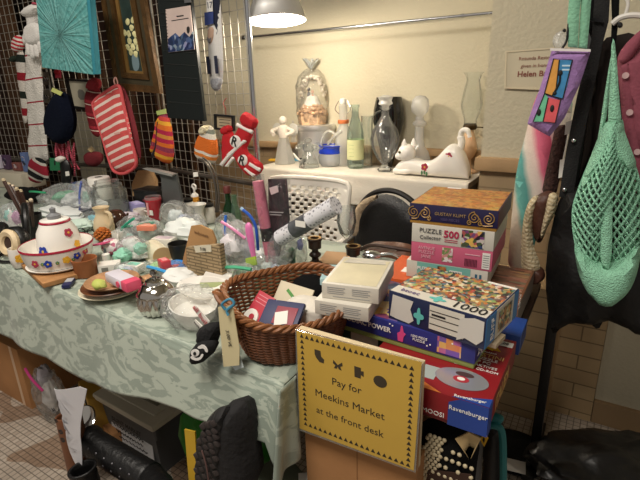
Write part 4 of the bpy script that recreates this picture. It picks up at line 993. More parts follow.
# floral pasta bowl, inverted floral pot, cup, trivet, plate
b = on(50, 273)
t = thing('wooden_trivet', 'flat wooden board under the floral bowl at the table edge', 'board', b, R(-14))
MB().box((0, .03, .008), (.26, .17, .016), .003).build('board', wood_t, t)
TR = T+.016
b = on(61, 264, TR+.002); s = mpp(b); R0 = 33*s
fb = thing('floral_bowl', 'wide white bowl with red rim and painted flowers on a wooden board', 'bowl', b)
hb = (vz(b+V((0, -R0*.0, 0)), 243)-b.z)
hb = .078
MB().lathe([(0, .004), (R0*.7, .004), (R0*.86, .012), (R0*.94, .04), (R0, hb), (R0*.975, hb), (R0*.9, .04), (R0*.8, .02), (0, .014)], 44).build('body', white, fb)
MB().lathe([(R0*1.002, hb-.006), (R0*1.006, hb-.001), (R0*.99, hb+.002), (R0*.972, hb-.002), (R0*.974, hb-.009)], 44).build('red_rim', M('red_rim_glaze', '#a3243c', .25), fb)
MB().lathe([(0, 0), (R0*.72, 0), (R0*.9, .006), (R0*.92, .01), (0, .008)], 40).build('saucer', white, fb)
def onrim(parent, R_, px, zz, pet, sc_, leaf=None, h=None, taper=0):
    """a painted flower on the wall of a round vessel facing the viewer at column px"""
    c0 = parent.location; best = None
    for k in range(140):
        a = -PI+k*PI/100
        p = V((c0.x+R_*math.cos(a), c0.y+R_*math.sin(a), c0.z+zz)); q = proj(p)
        if V((math.cos(a), math.sin(a), 0)).dot(CP-p) < 0: continue
        e = abs(q[0]-px)
        if best is None or e < best[0]: best = (e, a)
    a = best[1]; n = V((math.cos(a), math.sin(a), taper)).normalized()
    flower(parent, V((R_*math.cos(a), R_*math.sin(a), zz))+n*.0008, sc_, pet, leaf, n)
for px, pet, zz in ((35, redp, .042), (48, bluep, .04), (66, yelp, .045), (77, bluep, .05), (85, redp, .055)): onrim(fb, R0*.955, px, zz, pet, .013)
for px in (42, 58, 73): onrim(fb, R0*.95, px, .04, grnp, .006)
# the pot standing upside down in the bowl
b2 = V((b.x, b.y+.01, TR+.02)); s = mpp(b2); R1 = 20*s
fp = thing('floral_pot', 'white floral pot standing upside down in the wide floral bowl', 'pot', b2)
zt = vz(b2, 219)-b2.z
MB().lathe([(R1*.98, 0), (R1, .01), (R1*1.0, zt*.45), (R1*.9, zt*.72), (R1*.68, zt*.93), (R1*.64, zt), (R1*.5, zt*1.02), (0, zt*1.02)], 36).build('body', white, fp)
MB().lathe([(R1*.69, zt*.93), (R1*.7, zt*.96), (R1*.655, zt*.985), (R1*.64, zt*.96)], 36).build('red_band', M('red_rim_glaze', '#a3243c'), fp)
MB().lathe([(R1*.3, zt*1.02), (R1*.32, zt*1.1), (R1*.12, zt*1.16), (R1*.14, zt*1.26), (0, zt*1.3)], 20).build('knob', M('grey_knob', '#7d7f82', .3), fp)
onrim(fp, R1*1.0, 43.5, zt*.34, bluep, .019, taper=.1); onrim(fp, R1*.92, 68, zt*.72, redp, .015, taper=.35); onrim(fp, R1*1.0, 77, zt*.4, yelp, .014, taper=.15); onrim(fp, R1, 74, zt*.24, yelp, .011)
b = on(25, 268); 
rt, r, hh, b = pot('floral_cup', 'white cup with a big yellow flower left of the floral bowl', 'cup', 20.5, 267, T, 16, 248, [(0, 0), (.6, 0), (.75, .05), (1, .5), (.95, 1), (.88, 1), (.9, .5), (.6, .1), (0, .1)], white)
onrim(rt, r*1.0, 20, hh*.55, yelp, .017)

# little blue eraser boxes, clay cup
b = on(69, 285); t = thing('matchbox', 'small navy and grey box lying on the cloth below the floral bowl', 'box', b, R(-48))
MB().box((0, 0, .006), (.06, .025, .012), .002).build('carton', navy, t); MB().box((-.012, 0, .0125), (.03, .022, .001)).build('grey_label', M('grey_label', '#a9acb0', .6), t)
pot('clay_cup', 'small brown clay cup standing beside the floral bowl', 'cup', 87, 275, T, 24, 258, [(0, 0), (.8, 0), (.86, .05), (.93, .8), (1, .9), (1, 1), (.9, 1), (.84, .8), (.78, .1), (0, .1)], terr)

# cream pitcher and amber cone
rt, r, hh, b = pot('cream_pitcher', 'tall cream glazed pitcher behind the floral bowl', 'pitcher', 105.5, 234, T, 20, 207, [(0, 0), (.75, 0), (.95, .1), (1, .3), (.85, .55), (.6, .72), (.58, .82), (.8, 1), (.74, 1), (.5, .82), (.52, .7), (.8, .4), (0, .1)], M('cream_glaze', '#d6c3a0', .25))
MB().tube(path([(r*.6, 0, hh*.85), (r*1.3, .0, hh*.8), (r*1.35, 0, hh*.5), (r*.95, 0, hh*.32)], 16), .007, 8).build('handle', M('cream_glaze', '#d6c3a0'), rt)
b = on(104, 241); t = thing('pine_cone', 'amber pine cone lying at the foot of the cream pitcher', 'pine cone', b)
m = MB()
for i in range(60):
    a = i*2.4; k = i/60; rr = .03*math.sin(PI*(.12+.83*k)); m.ell((rr*math.cos(a), rr*math.sin(a), .004+.052*k), (.0085, .0085, .005), 6, 5)
m.build('scales', M('amber_cone', '#b5662a', .4, var=.4, vscale=60), t)
MB().ell((0, 0, .03), (.024, .024, .026), 10, 8).build('core', M('cone_core', '#4a2a14', .7), t)
# brown gravy boat, glass jar stack, paper roll, blue holder
rt, r, hh, b = pot('brown_teapot', 'small dark brown teapot half hidden behind the cream pitcher', 'teapot', 117, 228, T, 22, 210, [(0, 0), (.7, 0), (1, .35), (.95, .7), (.6, .95), (.3, 1), (0, 1)], M('dark_brown_glaze', '#3c2418', .2))
MB().tube(path([(r*.9, 0, hh*.3), (r*1.5, 0, hh*.6), (r*1.9, 0, hh*.95)], 10), [.012, .009, .006, .005, .005, .005, .005, .005, .005, .005, .005][:11], 8).build('spout', M('dark_brown_glaze', '#3c2418'), rt)
MB().tube(path([(-r*.8, 0, hh*.85), (-r*1.4, 0, hh*.8), (-r*1.3, 0, hh*.3), (-r*.8, 0, hh*.25)], 14), .006, 8).build('handle', M('dark_brown_glaze', '#3c2418'), rt)
def jar(name, label, px, py, wp, pt, lidm, fillm=None, fillh=.6, group=None, bodym=None, cat='jar'):
    rt, r, hh, b = pot(name, label, cat, px, py, T, wp, pt, [(0, 0), (.92, 0), (1, .05), (1, .78), (.8, .9), (.8, 1), (.74, 1), (.74, .9), (.94, .76), (.94, .06), (0, .04)], bodym or clear, group)
    if lidm: MB().lathe([(0, hh*.93), (r*.86, hh*.93), (r*.88, hh*.95), (r*.88, hh*1.06), (r*.8, hh*1.09), (0, hh*1.09)], 24).build('lid', lidm, rt)
    if fillm: MB().lathe([(0, hh*.05), (r*.9, hh*.06), (r*.92, hh*fillh), (0, hh*fillh)], 20).build('contents', fillm, rt)
    return rt, r, hh, b
rt, r, hh, b = jar('blender_jar', 'squat clear blender jar with a small white tag behind the brown teapot', 112, 213, 34, 184, None)
MB().lathe([(r*.98, hh*.12), (r*1.02, hh*.12), (r*1.02, hh*.36), (r*.98, hh*.36)], 28).build('smoked_band', glass('smoked_glass', '#8c8680', .25), rt)
MB().lathe([(r*.6, hh), (r*.64, hh), (r*.66, hh*1.12), (r*.5, hh*1.14), (0, hh*1.14)], 24).build('glass_lid', clear, rt)
MB().box((r*.3, -r*.99, hh*.3), (.03, .002, .022)).build('price_tag', paper, rt)
b = on(103, 203); t = thing('paper_towel_roll', 'white paper roll standing behind the clear blender jar', 'paper roll', b, R(6))
MB().lathe([(.02, 0), (.058, 0), (.06, .004), (.058, .14), (.054, .145), (.02, .145)], 28).build('roll', M('soft_white_paper', '#e3e0d8', .9, bump=.3), t)
b = on(83, 198); t = thing('blue_holder', 'pale blue plastic tape holder with a dark hub beside the white paper roll', 'holder', b, R(-10))
MB().prism([(-.075, 0), (.075, 0), (.08, .03), (.05, .085), (.01, .10), (-.035, .095), (-.07, .05)], .05, Matrix.Rotation(PI/2, 4, 'X'), bev=.006).build('body', M('pale_blue_plastic', '#7f9fd6', .4), t)
MB().lathe([(0, 0), (.028, 0), (.028, .006), (0, .006)], 24, c=(.0, -.05, .05), M=Matrix.Rotation(PI/2, 4, 'X')).build('hub', M('dark_blue_hub', '#26345c', .5), t)

# crumpled clear bags
def bag(label, px, py, wpx, hpx, mat, tint=None, seed=0, rz=0, zip_=None, depth=.6, cat='plastic bag', group='clear plastic bags on the sale table', fillc=None, z0=T, flat=1):
    b = at(px, py, z=z0); s = mpp(b); w2 = wpx*s/2; hh = hpx*s
    t = thing('plastic_bag', label, cat, b, rz, group)
    d = w2*depth
    def f(p): return 1+.22*noise.noise(p*2.0+V((seed, 0, 0)))+.16*(.5-abs(noise.noise(p*4.5+V((0, seed, 0)))))+.06*noise.noise(p*11+V((0, 0, seed)))
    MB().ell((0, d*.8, hh*.45), (w2, d, hh*.47), 48, 30, f=f).build('film', mat, t)
    if not fillc:
        rr_ = random.Random(seed); fillc = [(rr_.choice(['#eceae4', '#dfe6e4', '#e6e0e6']), rr_.uniform(-.4, .1), rr_.uniform(0, .2), .4), (rr_.choice(['#a9d6c4', '#c9cfe6', '#e3bcc6', '#d6cfae', '#8fc4ba']), rr_.uniform(0, .5), rr_.uniform(0, .25), .3)]
    if fillc:
        for i, (c, dx, dz, q) in enumerate(fillc):
            MB().ell((dx*w2, d*.75, hh*(.3+dz)), (w2*q, d*.55, hh*q*.75), 18, 12, f=lambda p, i=i: 1+.35*noise.noise(p*2.4+V((seed+i, 0, 3)))+.15*noise.noise(p*6+V((seed+i, 0, 3)))).build('contents', M('bag_fill_'+c.strip('#'), c, .6, var=.2, vscale=40), t)
    if zip_:
        zc, x0, z1, x1, z2 = zip_
        MB().tube(path([(x0*w2, -d*.12, z1*hh), ((x0+x1)/2*w2, -d*.25, (z1+z2)/2*hh+.006), (x1*w2, -d*.1, z2*hh)], 14), .0055, 6).build('zip_strip', M('zip_'+zc.strip('#'), zc, .4), t)
    return t
bag('zip bag with a blue seal leaning on the blue holder', 84, 213, 26, 34, film2, seed=1, zip_=('#5a6fc0', -.4, .1, .5, .95), depth=.4)
bag('big grey cloudy bag with green seal behind the upside-down pot', 54, 213, 66, 26, film2, seed=2, zip_=('#2f9c6a', -.95, .75, -.1, .8), fillc=[('#4fb082', -.1, .2, .28), ('#cfd4d2', .4, .1, .4)], depth=.7)
bag('clear bag with teal and pink contents at the left edge', 10, 236, 36, 34, film2, seed=3, fillc=[('#7fc9bd', -.3, .2, .3), ('#c88bb8', .5, .25, .25), ('#dcd8d2', 0, 0, .5)], depth=.5)
b = on(70, 215); t = thing('plastic_tray', 'grey rimmed plastic tray lying in front of the blue holder', 'tray', b, R(8))
MB().box((0, .03, .01), (.20, .13, .012), .004).build('tray', M('grey_lilac_plastic', '#b9b4ba', .4), t)
for c, sz in (((0, -.04, .02), (.21, .012, .025)), ((0, .10, .02), (.21, .012, .025)), ((-.1, .03, .02), (.012, .14, .025)), ((.1, .03, .02), (.012, .14, .025))): MB().box(c, sz, .003).build('rim', M('grey_tray_rim', '#6d7078', .4), t)
b = on(87, 236); t = thing('wire_glasses', 'thin wire spectacles lying behind the floral pot', 'glasses', b, .2)
m = MB()
for sx in (-1, 1): m.tube([(sx*.025+.018*math.cos(a*PI/8), .0, .02+.014*math.sin(a*PI/8)) for a in range(16)], .0018, 5, closed=True); m.tube([(sx*.043, 0, .022), (sx*.046, .09, .012)], .0016, 5)
m.build('frame', black, t)
bag('aqua blue folded bag just right of the floral pot', 88, 226, 26, 14, film, seed=4, fillc=[('#79c3d2', 0, .1, .4)])

# back row, middle
b = on(151, 209); t = thing('black_box', 'low black cash box standing behind the red tumbler', 'box', b, R(7))
MB().box((0, .03, .05), (.16, .11, .085), .006).box((0, .03, .004), (.15, .10, .008), .002).build('box', M('satin_black', '#141414', .35), t); MB().box((0, .03, .097), (.163, .113, .012), .004).build('lid', M('satin_black', '#141414'), t)
MB().ell((.0, -.026, .05), (.024, .002, .01), 12, 6).build('emblem', M('dull_red_print', '#6b3038', .6), t)
b = on(147, 197); t = thing('paper_bag', 'folded brown paper bag behind the black cash box', 'paper bag', b, R(10))
MB().prism([(-.08, 0), (.08, 0), (.085, .10), (.05, .155), (-.04, .15), (-.085, .07)], .03, Matrix.Rotation(PI/2, 4, 'X') @ Matrix.Rotation(R(-10), 4, 'X'), bev=.004).build('bag', M('brown_paper', '#b8946a', .9, bump=.4, bscale=40), t)
h = Hang('grey_panel', 'grey acrylic display panel standing on edge behind the white jars', 'panel', 1.47, (170, 207))
h.flat('panel', [(158, 169.5), (178, 174), (185, 206), (165, 206), (163, 178)], .012, M('smoked_acrylic', '#4f5150', .3))
h.flat('bent_top', [(147, 167.5), (157, 168.5), (178, 173.5), (177, 175.5), (156, 170.5)], .03, M('grey_acrylic_edge', '#8b8b86', .35))
rt, r, hh, b = pot('red_tumbler', 'red ribbed plastic tumbler with a small price sticker', 'tumbler', 156, 220, T, 16, 199, [(0, 0), (.72, 0), (.75, .02), (.95, .9), (1, .93), (1, 1), (.9, 1), (.68, .06), (0, .06)], M('red_tumbler_plastic', '#b8303c', .25), f=lambda a, z: 1+.02*math.cos(a*16))
MB().lathe([(r*.94, hh*.98), (r*.97, hh*.98), (r*1.0, hh*1.08), (r*.95, hh*1.13), (r*.9, hh*1.08)], 24).build('clear_collar', glass('pink_clear', '#e8b6b6', .25), rt)
MB().box((r*.5, -r*.93, hh*.45), (.02, .004, .022)).build('price_sticker', paper, rt)
MB().box((.0, -r*.96, hh*.6), (.012, .003, .06)).build('price_sticker', M('pale_pink_print', '#d99a9a', .6), rt)
# white jars with black lids and glue bottle
milk = M('milk_glass', '#dcd9d0', .3)
jar('white_jar', 'white jar with black lid, left one of the pair beside the grey panel', 188, 216, 15, 200, lid_black, bodym=milk)
jar('white_jar', 'white jar with black lid, right one of the pair below the orange hat', 209, 222, 14, 205, lid_black, bodym=milk)
rt, r, hh, b = pot('milk_glass_vase', 'flaring white milk glass vase in front of the two black-lidded jars', 'vase', 200, 226, T, 17, 204, [(0, 0), (.8, 0), (.9, .1), (.55, .5), (.6, .75), (1, 1), (.92, 1), (.5, .75), (.4, .5), (0, .2)], milk)
rt, r, hh, b = pot('glue_bottle', 'small white squeeze bottle with yellow label and hooked cap', 'bottle', 195.5, 202, T, 7.5, 193, [(0, 0), (.9, 0), (1, .05), (1, .8), (.6, 1), (0, 1)], white)
MB().lathe([(r*1.02, hh*.1), (r*1.03, hh*.1), (r*1.03, hh*.62), (r*1.02, hh*.62)], 20).build('yellow_label', M('yellow_orange_label', '#d9962e', .6), rt)
MB().tube(path([(0, 0, hh), (0, 0, hh*1.4), (-.012, 0, hh*1.75), (.0, 0, hh*1.95), (.014, 0, hh*1.8), (.012, 0, hh*1.45)], 20), .0055, 8).build('hook_cap', white, rt)
b = on(176, 222); t = thing('white_cup', 'plain white cup on its side left of the flaring vase', 'cup', b, R(20))
MB().lathe([(0, 0), (.03, 0), (.042, .08), (.039, .08), (.027, .006), (0, .006)], 24, M=Matrix.Rotation(R(78), 4, 'X') , c=(0, .03, .043)).build('cup', milk, t)
# wire loop stand
h = Hang('wire_hoop', 'tall twisted wire hoop standing by the white jars', 'hoop', 1.44, (215, 212))
MB().tube(path([h.p3(196, 160, .02), h.p3(206, 163, .0), h.p3(213, 176, 0), h.p3(216.5, 194, 0), h.p3(216, 212, 0)], 30), .006, 6).tube(path([h.p3(199, 158, .02), h.p3(208, 164, .01), h.p3(215, 178, .01), h.p3(219, 196, 0), h.p3(218, 212, .0)], 30), .004, 6).build('hoop', M('dull_grey_wire', '#5a544c', .5, .5), h.root)
h.flat('tag', [(195, 172), (199.5, 171.5), (200, 176), (195.5, 176.5)], .002, paper, dy=-.01)

# bottles behind the pink packages
gg = glass('green_bottle_glass', '#2f7d43', .25, .03, milk='#1f6b35')
def bottle(label, px, py, wp, pt, gm, capm):
    rt, r, hh, b = pot('glass_bottle', label, 'bottle', px, py, T, wp, pt, [(0, .02), (.9, 0), (1, .03), (1, .5), (.9, .6), (.5, .74), (.42, .82), (.42, .96), (.5, .97), (.5, 1), (0, 1)], gm, 'glass bottles on the sale table')
    if capm: MB().lathe([(0, hh*.98), (r*.6, hh*.98), (r*.6, hh*1.12), (r*.5, hh*1.14), (0, hh*1.14)], 18).build('cap', capm, rt)
    return rt
bottle('green glass bottle with a dark red cap behind the pink packages', 231, 233, 12, 192, gg, M('dark_red_cap', '#5e2420', .5))
bottle('clear green-tinted bottle with white label beside the dark red capped one', 237, 233, 12, 195, glass('pale_green_glass', '#bfe0cb', .15, milk='#aed6bd'), None)
bag('zip bag with blue seal draped beside the green bottles', 225, 244, 30, 32, film, seed=6, zip_=('#2f6fd0', .2, .1, .35, .95), depth=.45)
bag('zip bag with pink seal around small grey tools', 240, 262, 40, 44, film2, seed=7, zip_=('#e28ab8', -.95, .9, .5, .6), fillc=[('#8d8b96', -.1, .2, .3), ('#c9c6d0', .3, .0, .4)], depth=.35)
bag('cloudy bag holding a pale blue comb left of the brick paper card', 190, 236, 34, 22, film2, seed=8, depth=.5)
bag('crumpled clear bag lying against the red tumbler', 172, 231, 44, 30, film, seed=9, depth=.55)

# cups, cards, dishes in the middle
pot('black_cup', 'plain black plastic cup beside the cream butter dish', 'cup', 180, 259, T, 20, 243, [(0, 0), (.75, 0), (.78, .02), (1, .95), (1, 1), (.93, 1), (.7, .06), (0, .06)], M('matt_black', '#12120f', .45))
h = Hang('brown_card', 'plain brown cardboard card standing behind the brick-pattern paper', 'card', 1.02, (200, 268))
h.flat('card', [(192.5, 225.5), (201, 224.5), (213, 230), (217, 240), (216, 268), (182, 268)], .006, M('kraft_card', '#b38a5a', .85, var=.08))
text('stamped_text', 'indonesia', .016, h.p3(203, 233.5, -.008), h.root, M('brown_print', '#7a5a38', .8), rot=-.12)
h = Hang('paper_house', 'small brown brick-pattern paper panel with a price label', 'paper panel', .965, (208, 281))
h.flat('panel', [(191, 245.5), (224, 243), (227.5, 279), (193, 281)], .02, bricks('brown_paper_brick', '#a08a68', '#94805f', '#6b5c44', .05, .0105, .0022, .8, rot=(PI/2, 0, 0), bump=.3))
h.flat('price_label', [(199, 244), (216, 243), (216.5, 249.5), (201, 250.5)], .002, M('masking_paper', '#c9c3ae', .8), dy=-.02)
text('price', '5.00', .014, h.p3(208.5, 247, -.0235), h.root, ink)
h.flat('painted_shadow_edge', [(189, 247), (191, 245.5), (193, 281), (190.5, 279)], .012, M('edge_shadow_brown', '#3f3222', .8))  # shadow along the panel's left edge, put in as a dark brown strip
# butter dish
b = on(158, 258); t = thing('butter_dish', 'cream lidded butter dish with a brown end in the middle of table', 'butter dish', b, R(-22))
def loaf(u, v):
    a = PI*v; return V(((u-.5)*.12, .035*math.cos(a), .006+.05*abs(math.sin(a))**.55))
MB().sheet(loaf, 10, 20).prism([(.035*math.cos(PI*k/20), .05*abs(math.sin(PI*k/20))**.55) for k in range(21)], .002, Matrix.Translation((-.06, 0, .006)) @ Matrix.Rotation(PI/2, 4, 'Z') @ Matrix.Rotation(PI/2, 4, 'X')).build('cover', M('cream_glaze_pale', '#ded6bb', .3), t)
MB().prism([(.035*math.cos(PI*k/20), .05*abs(math.sin(PI*k/20))**.55) for k in range(21)], .003, Matrix.Translation((.058, 0, .006)) @ Matrix.Rotation(PI/2, 4, 'Z') @ Matrix.Rotation(PI/2, 4, 'X')).build('tan_end', M('tan_glaze', '#c9a878', .4), t)
MB().box((0, 0, .004), (.14, .085, .008), .003).build('dish', M('cream_glaze_pale', '#ded6bb'), t)
# printed soap balls
pp = picture('rose_print', ['#e6dfdc', '#e6dfdc', '#e2d8d6', '#c9899a', '#e6dfdc', '#b56a80'], 70)
for i, (px, py, lb) in enumerate([(113, 254, 'round white sachet with pink rose print, the left one'), (132, 252, 'round white sachet with pink rose print, beside the butter dish')]):
    b = on(px, py); t = thing('rose_sachet', lb, 'sachet', b, 0, 'rose print sachets')
    MB().ell((0, 0, .03), (.042, .036, .03), 20, 12).jitter(.004, 25, i).build('sachet', pp, t)
b = on(107, 262); t = thing('white_bottle_cap', 'small white bottle with dark nozzle behind the white carton', 'bottle', b)
MB().lathe([(0, 0), (.014, 0), (.014, .03), (.006, .036), (0, .036)], 16).build('bottle', white, t); MB().lathe([(0, .036), (.006, .036), (.004, .052), (0, .053)], 12).build('nozzle', M('dark_grey_plastic', '#4a5052', .5), t)
b = on(103, 252, T+.02); t = thing('pink_spatula', 'flat pink plastic spatula lying right of the floral bowl', 'spatula', b, R(10))
MB().prism([(-.06, -.004), (.0, -.014), (.03, -.014), (.035, .012), (0, .014), (-.06, .006)], .006, Matrix.Translation((0, 0, .03)) @ Matrix.Rotation(R(-14), 4, 'Y'), bev=.001).build('blade', M('hot_pink', '#d65a86', .4), t)
BX = Box('white_carton', 'small white carton lying beside the brown clay cup', 'carton', on(99, 275), on(121, 272), .03, .05, M('white_card', '#dedad2', .6))
BX.patch('printed_panel', 'front', .15, .25, .45, .75, M('grey_print', '#77756d'))
bag('clear bag with white and mint tissue behind the white carton', 128, 262, 40, 26, film, seed=10, fillc=[('#e4e4e0', -.1, .2, .45), ('#8fcfb8', .5, .2, .3)], depth=.6)
bag('clear zip bag with teal seal in the middle of the clutter', 133, 242, 54, 26, film, seed=11, zip_=('#25a383', -.7, .2, .35, 1.0), fillc=[('#d6d2d4', -.4, .1, .4), ('#d98a6a', .3, .25, .16), ('#cfe0d6', .4, .0, .35)], depth=.5)
bag('zip bag of light green tissue with blue seal beside the silver bowl', 157, 278, 62, 13, film, seed=12, zip_=('#3f9fdc', -.3, .85, .8, .75), fillc=[('#a3cf8f', -.2, .2, .42), ('#2f7fd6', .62, .35, .2), ('#c9453f', .3, .4, .14), ('#d9d4c9', .1, 0, .5)], depth=.5)
bag('teal-sealed empty bag lying on the brown plates', 121, 276, 28, 12, film, seed=13, zip_=('#23a07c', -.3, .2, .9, .7), depth=.6)
bag('cloudy bag between the cream pitcher and rose sachets', 122, 243, 28, 16, film2, seed=14, depth=.5)
# stacked plates with packaged item
def plate(label, px, py, z, wp, mat, name='plate'):
    b = at(px, py, z=z); r = wp/2*mpp(b)
    t = thing(name, label, 'plate', b, 0, 'stacked plates near the table edge')
    MB().lathe([(0, 0), (r*.62, 0), (r*.68, .003), (r*.97, .014), (r, .017), (r*.98, .019), (r*.66, .007), (0, .005)], 44).build('plate', mat, t); return t
plate('cream plate at the bottom of the stack beside the clay cup', 113, 292, T, 62, M('cream_glaze_pale', '#ded6bb'))
plate('brown wooden plate with a dark rim in the middle of the stack', 113, 289, T+.018, 58, M('brown_wood_plate', '#6d4225', .4, var=.3, vscale=30))
plate('tan printed plate on top of the stacked plates', 113, 285, T+.036, 52, M('tan_print_plate', '#a97f5a', .5, var=.3, vscale=40))
b = at(121, 284, z=T+.056); t = thing('packaged_toy', 'white packaged gadget with a pink end lying on the top plate', 'package', b, R(-10))
MB().box((0, 0, .016), (.10, .045, .03), .008).build('gadget', M('pale_lilac_plastic', '#cfcbd6', .4), t); MB().box((.065, 0, .016), (.035, .046, .03), .006).build('pink_end', M('rose_plastic', '#d6506e', .4), t)
MB().lathe([(0, 0), (.009, 0), (.009, .003), (0, .003)], 16, c=(.034, -.0225, .016), M=Matrix.Rotation(PI/2, 4, 'X')).build('button', M('rose_plastic', '#d6506e'), t)
b = at(100, 288, z=T+.056); t = thing('lime_wrapper', 'crumpled lime foil sweet on the stacked plates', 'wrapper', b)
MB().ell((0, 0, .012), (.026, .018, .012), 12, 8).jitter(.006, 50).build('wrapper', M('lime_foil', '#b3bb5c'), t)

# fluted silver sugar bowl
sl = M('polished_silver', '#cfcdc8', .12, 1)
b = on(159, 311); s = mpp(b); r = 18.5*s; hh = vz(b, 293)-T
t = thing('silver_bowl', 'fluted silver sugar bowl with a domed lid near the table edge', 'sugar bowl', b)
MB().lathe([(0, 0), (r*.74, 0), (r*.84, hh*.06), (r*.98, hh*.35), (r, hh*.75), (r*.97, hh*.95), (r*.9, hh), (0, hh)], 100, f=lambda a, z: 1+(.06*math.cos(a*18) if hh*.03 < z < hh*.8 else 0)).build('bowl', sl, t)
MB().lathe([(r*.98, hh*.95), (r*1.02, hh*.98), (r*1.02, hh*1.04), (r*.96, hh*1.06)], 40).build('rim', sl, t)
MB().lathe([(r*.97, hh*1.04), (r*.92, hh*1.2), (r*.66, hh*1.5), (r*.5, hh*1.54), (r*.48, hh*1.7), (r*.25, hh*1.82), (0, hh*1.84)], 40).build('lid', sl, t)
MB().lathe([(r*.12, hh*1.8), (r*.1, hh*1.95), (r*.2, hh*2.05), (r*.17, hh*2.2), (0, hh*2.28)], 20).build('finial', M('dark_silver', '#8c8a86', .25, 1), t)
m = MB(); m.tube(path([(-r*.95, 0, hh*.9), (-r*1.25, 0, hh*.95), (-r*1.2, 0, hh*.4), (-r*.95, 0, hh*.35)], 14), .006, 8).build('handle', sl, t)

# white dishes wrapped in film, green soap box, red tag
b = on(195, 322); s = mpp(b)
t = thing('wrapped_dish', 'white oval dish in clear film hanging over the table edge corner', 'dish', b, R(-25))
MB().lathe([(0, 0), (.05, 0), (.075, .03), (.085, .055), (.08, .055), (.07, .03), (0, .008)], 32, sy=.7).build('dish', white, t)
MB().ell((0, 0, .045), (.105, .08, .048), 30, 18, f=lambda p: 1+.2*noise.noise(p*3)).build('film_wrap', film, t)
b = on(206, 304); t = thing('white_saucer', 'white oval dish lying above the film-wrapped dish', 'dish', b+V((0, 0, .03)), R(-10))
MB().lathe([(0, 0), (.05, 0), (.085, .02), (.09, .026), (.084, .026), (.05, .008), (0, .006)], 32, sy=.75).build('dish', white, t)
MB().lathe([(0, -.03), (.04, -.03), (.05, 0), (0, 0)], 24, sy=.75).build('foot_ring', white, t)
BX = Box('soap_box', 'pale green box with white lid below the brick-pattern paper', 'box', on(194, 304)+V((0, 0.03, 0)), on(224, 303)+V((0, .03, 0)), .055, .09, M('pale_green_card', '#b3bf8a', .6), base=M('pale_green_card', '#b3bf8a'), basefrac=.72)
BX.patch('white_top', 'top', 0, 0, 1, 1, M('white_card', '#dedad2'))
BX.patch('darker_band', 'front', .0, .3, 1, .62, M('olive_green_band', '#8f9e68', .6))
h = Hang('sale_tag', 'white strip tag with red handwriting leaning by the black socks', 'tag', .685, (203, 326))
h.flat('strip', [(193, 308), (197, 305.5), (210, 321), (206.5, 326)], .002, paper)
text('red_writing', 'all built', .02, h.p3(201.7, 315.5, -.0035), h.root, M('red_marker', '#b8283a', .7), rot=-.82)
h.flat('second_strip', [(194.5, 321), (197, 318.5), (205, 326), (202, 329)], .002, paper, dy=-.004)
text('black_writing', 'socks', .011, h.p3(199.5, 324, -.0075), h.root, ink, rot=-.7)

# black socks with white print
h = Hang('black_socks', 'folded black socks with white print hanging over the table edge', 'socks', .655, (205, 361))
bs = M('black_sock_knit', '#0d0d0f', .95, bump=.5, bscale=240)
h.puff('rear_sock', [(199, 327), (214, 322), (219, 326), (218, 340), (212, 346), (198, 344), (196.5, 334)], .02, bs, sm=1, dy=.006, step=.012)
h.puff('front_sock', [(198, 342), (208, 337), (219, 338), (220, 349), (213, 354), (207, 360), (200, 361), (196, 354)], .022, bs, sm=2, dy=-.012, step=.012)
wpnt = M('white_sock_print', '#e4e2de', .8)
h.flat('white_print', disc_pts(206.5, 345.5, 4.2, 3.6), .0012, wpnt, dy=-.0345); h.flat('white_print', [(201, 350), (204, 348), (206, 351), (211, 350), (213, 346), (215, 348), (211, 353), (205, 353)], .0012, wpnt, dy=-.034, sm=1)
h.flat('white_print', [(208, 340), (214, 337), (218, 341), (219, 345), (216.5, 345), (215, 341), (210, 342)], .0012, wpnt, dy=-.033, sm=1); h.flat('white_print', disc_pts(206.5, 346, 1.4, 1.8), .0008, bs, dy=-.0362)

# packages standing behind the basket
def wand(label, p0, p1, y0, r, mat, band=None, wrap=True):
    a = at(*p0, y=y0); b = at(*p1, y=y0+.0); t = thing('wrapped_roll', label, 'roll', a)
    MB().tube([V((0, 0, 0)), (b-a)*.5, b-a], r, 12).build('roll', mat, t)
    if band: MB().tube([(b-a)*band[0], (b-a)*band[1]], r*1.05, 12).build('black_band', black, t)
    if wrap: MB().tube([(b-a)*-.02, (b-a)*.5, (b-a)*1.06], [r*1.5, r*1.45, r*1.2], 10).jitter(.006, 30).build('film_sleeve', sleeve, t)
    return t
wand('dusty pink paper roll with a black band standing in a film sleeve', (273, 272), (258, 181), 1.12, .018, M('dusty_pink_paper', '#c06a80', .6, var=.15, vscale=20), (.36, .5))
h = Hang('black_packet', 'black packet with a white sticker hung upright behind the basket', 'packet', 1.14, (276, 275))
h.puff('packet', [(268, 179), (287, 179), (290, 220), (284, 232), (279, 262), (276, 274), (272, 262), (269, 225)], .012, picture('plum_black_print', ['#1d1418', '#2d1a22', '#140f12', '#3a2029'], 90, .3, stretch=(3, 3, .6)), sm=0, step=.02)
h.flat('sticker', [(272, 187), (280, 184.5), (281.5, 191), (274, 194)], .001, M('pale_pink_sticker', '#cbb3b5', .7), dy=-.0135)
for k, q in enumerate([(272, 210.5, 286, 211), (272.5, 213, 284, 213.6)]): h.flat('white_lettering', [(q[0], q[1]), (q[2], q[3]), (q[2], q[3]+.9), (q[0], q[1]+.9)], .001, M('grey_lettering', '#a9a3a3', .6), dy=-.0135)
h.puff('film_sleeve', [(266, 177), (290, 177), (293, 226), (290, 268), (270, 272), (267, 225)], .018, sleeve, sm=0, step=.03)
lace = bpy.data.materials.new('white_lace_paper'); lace.use_nodes = True
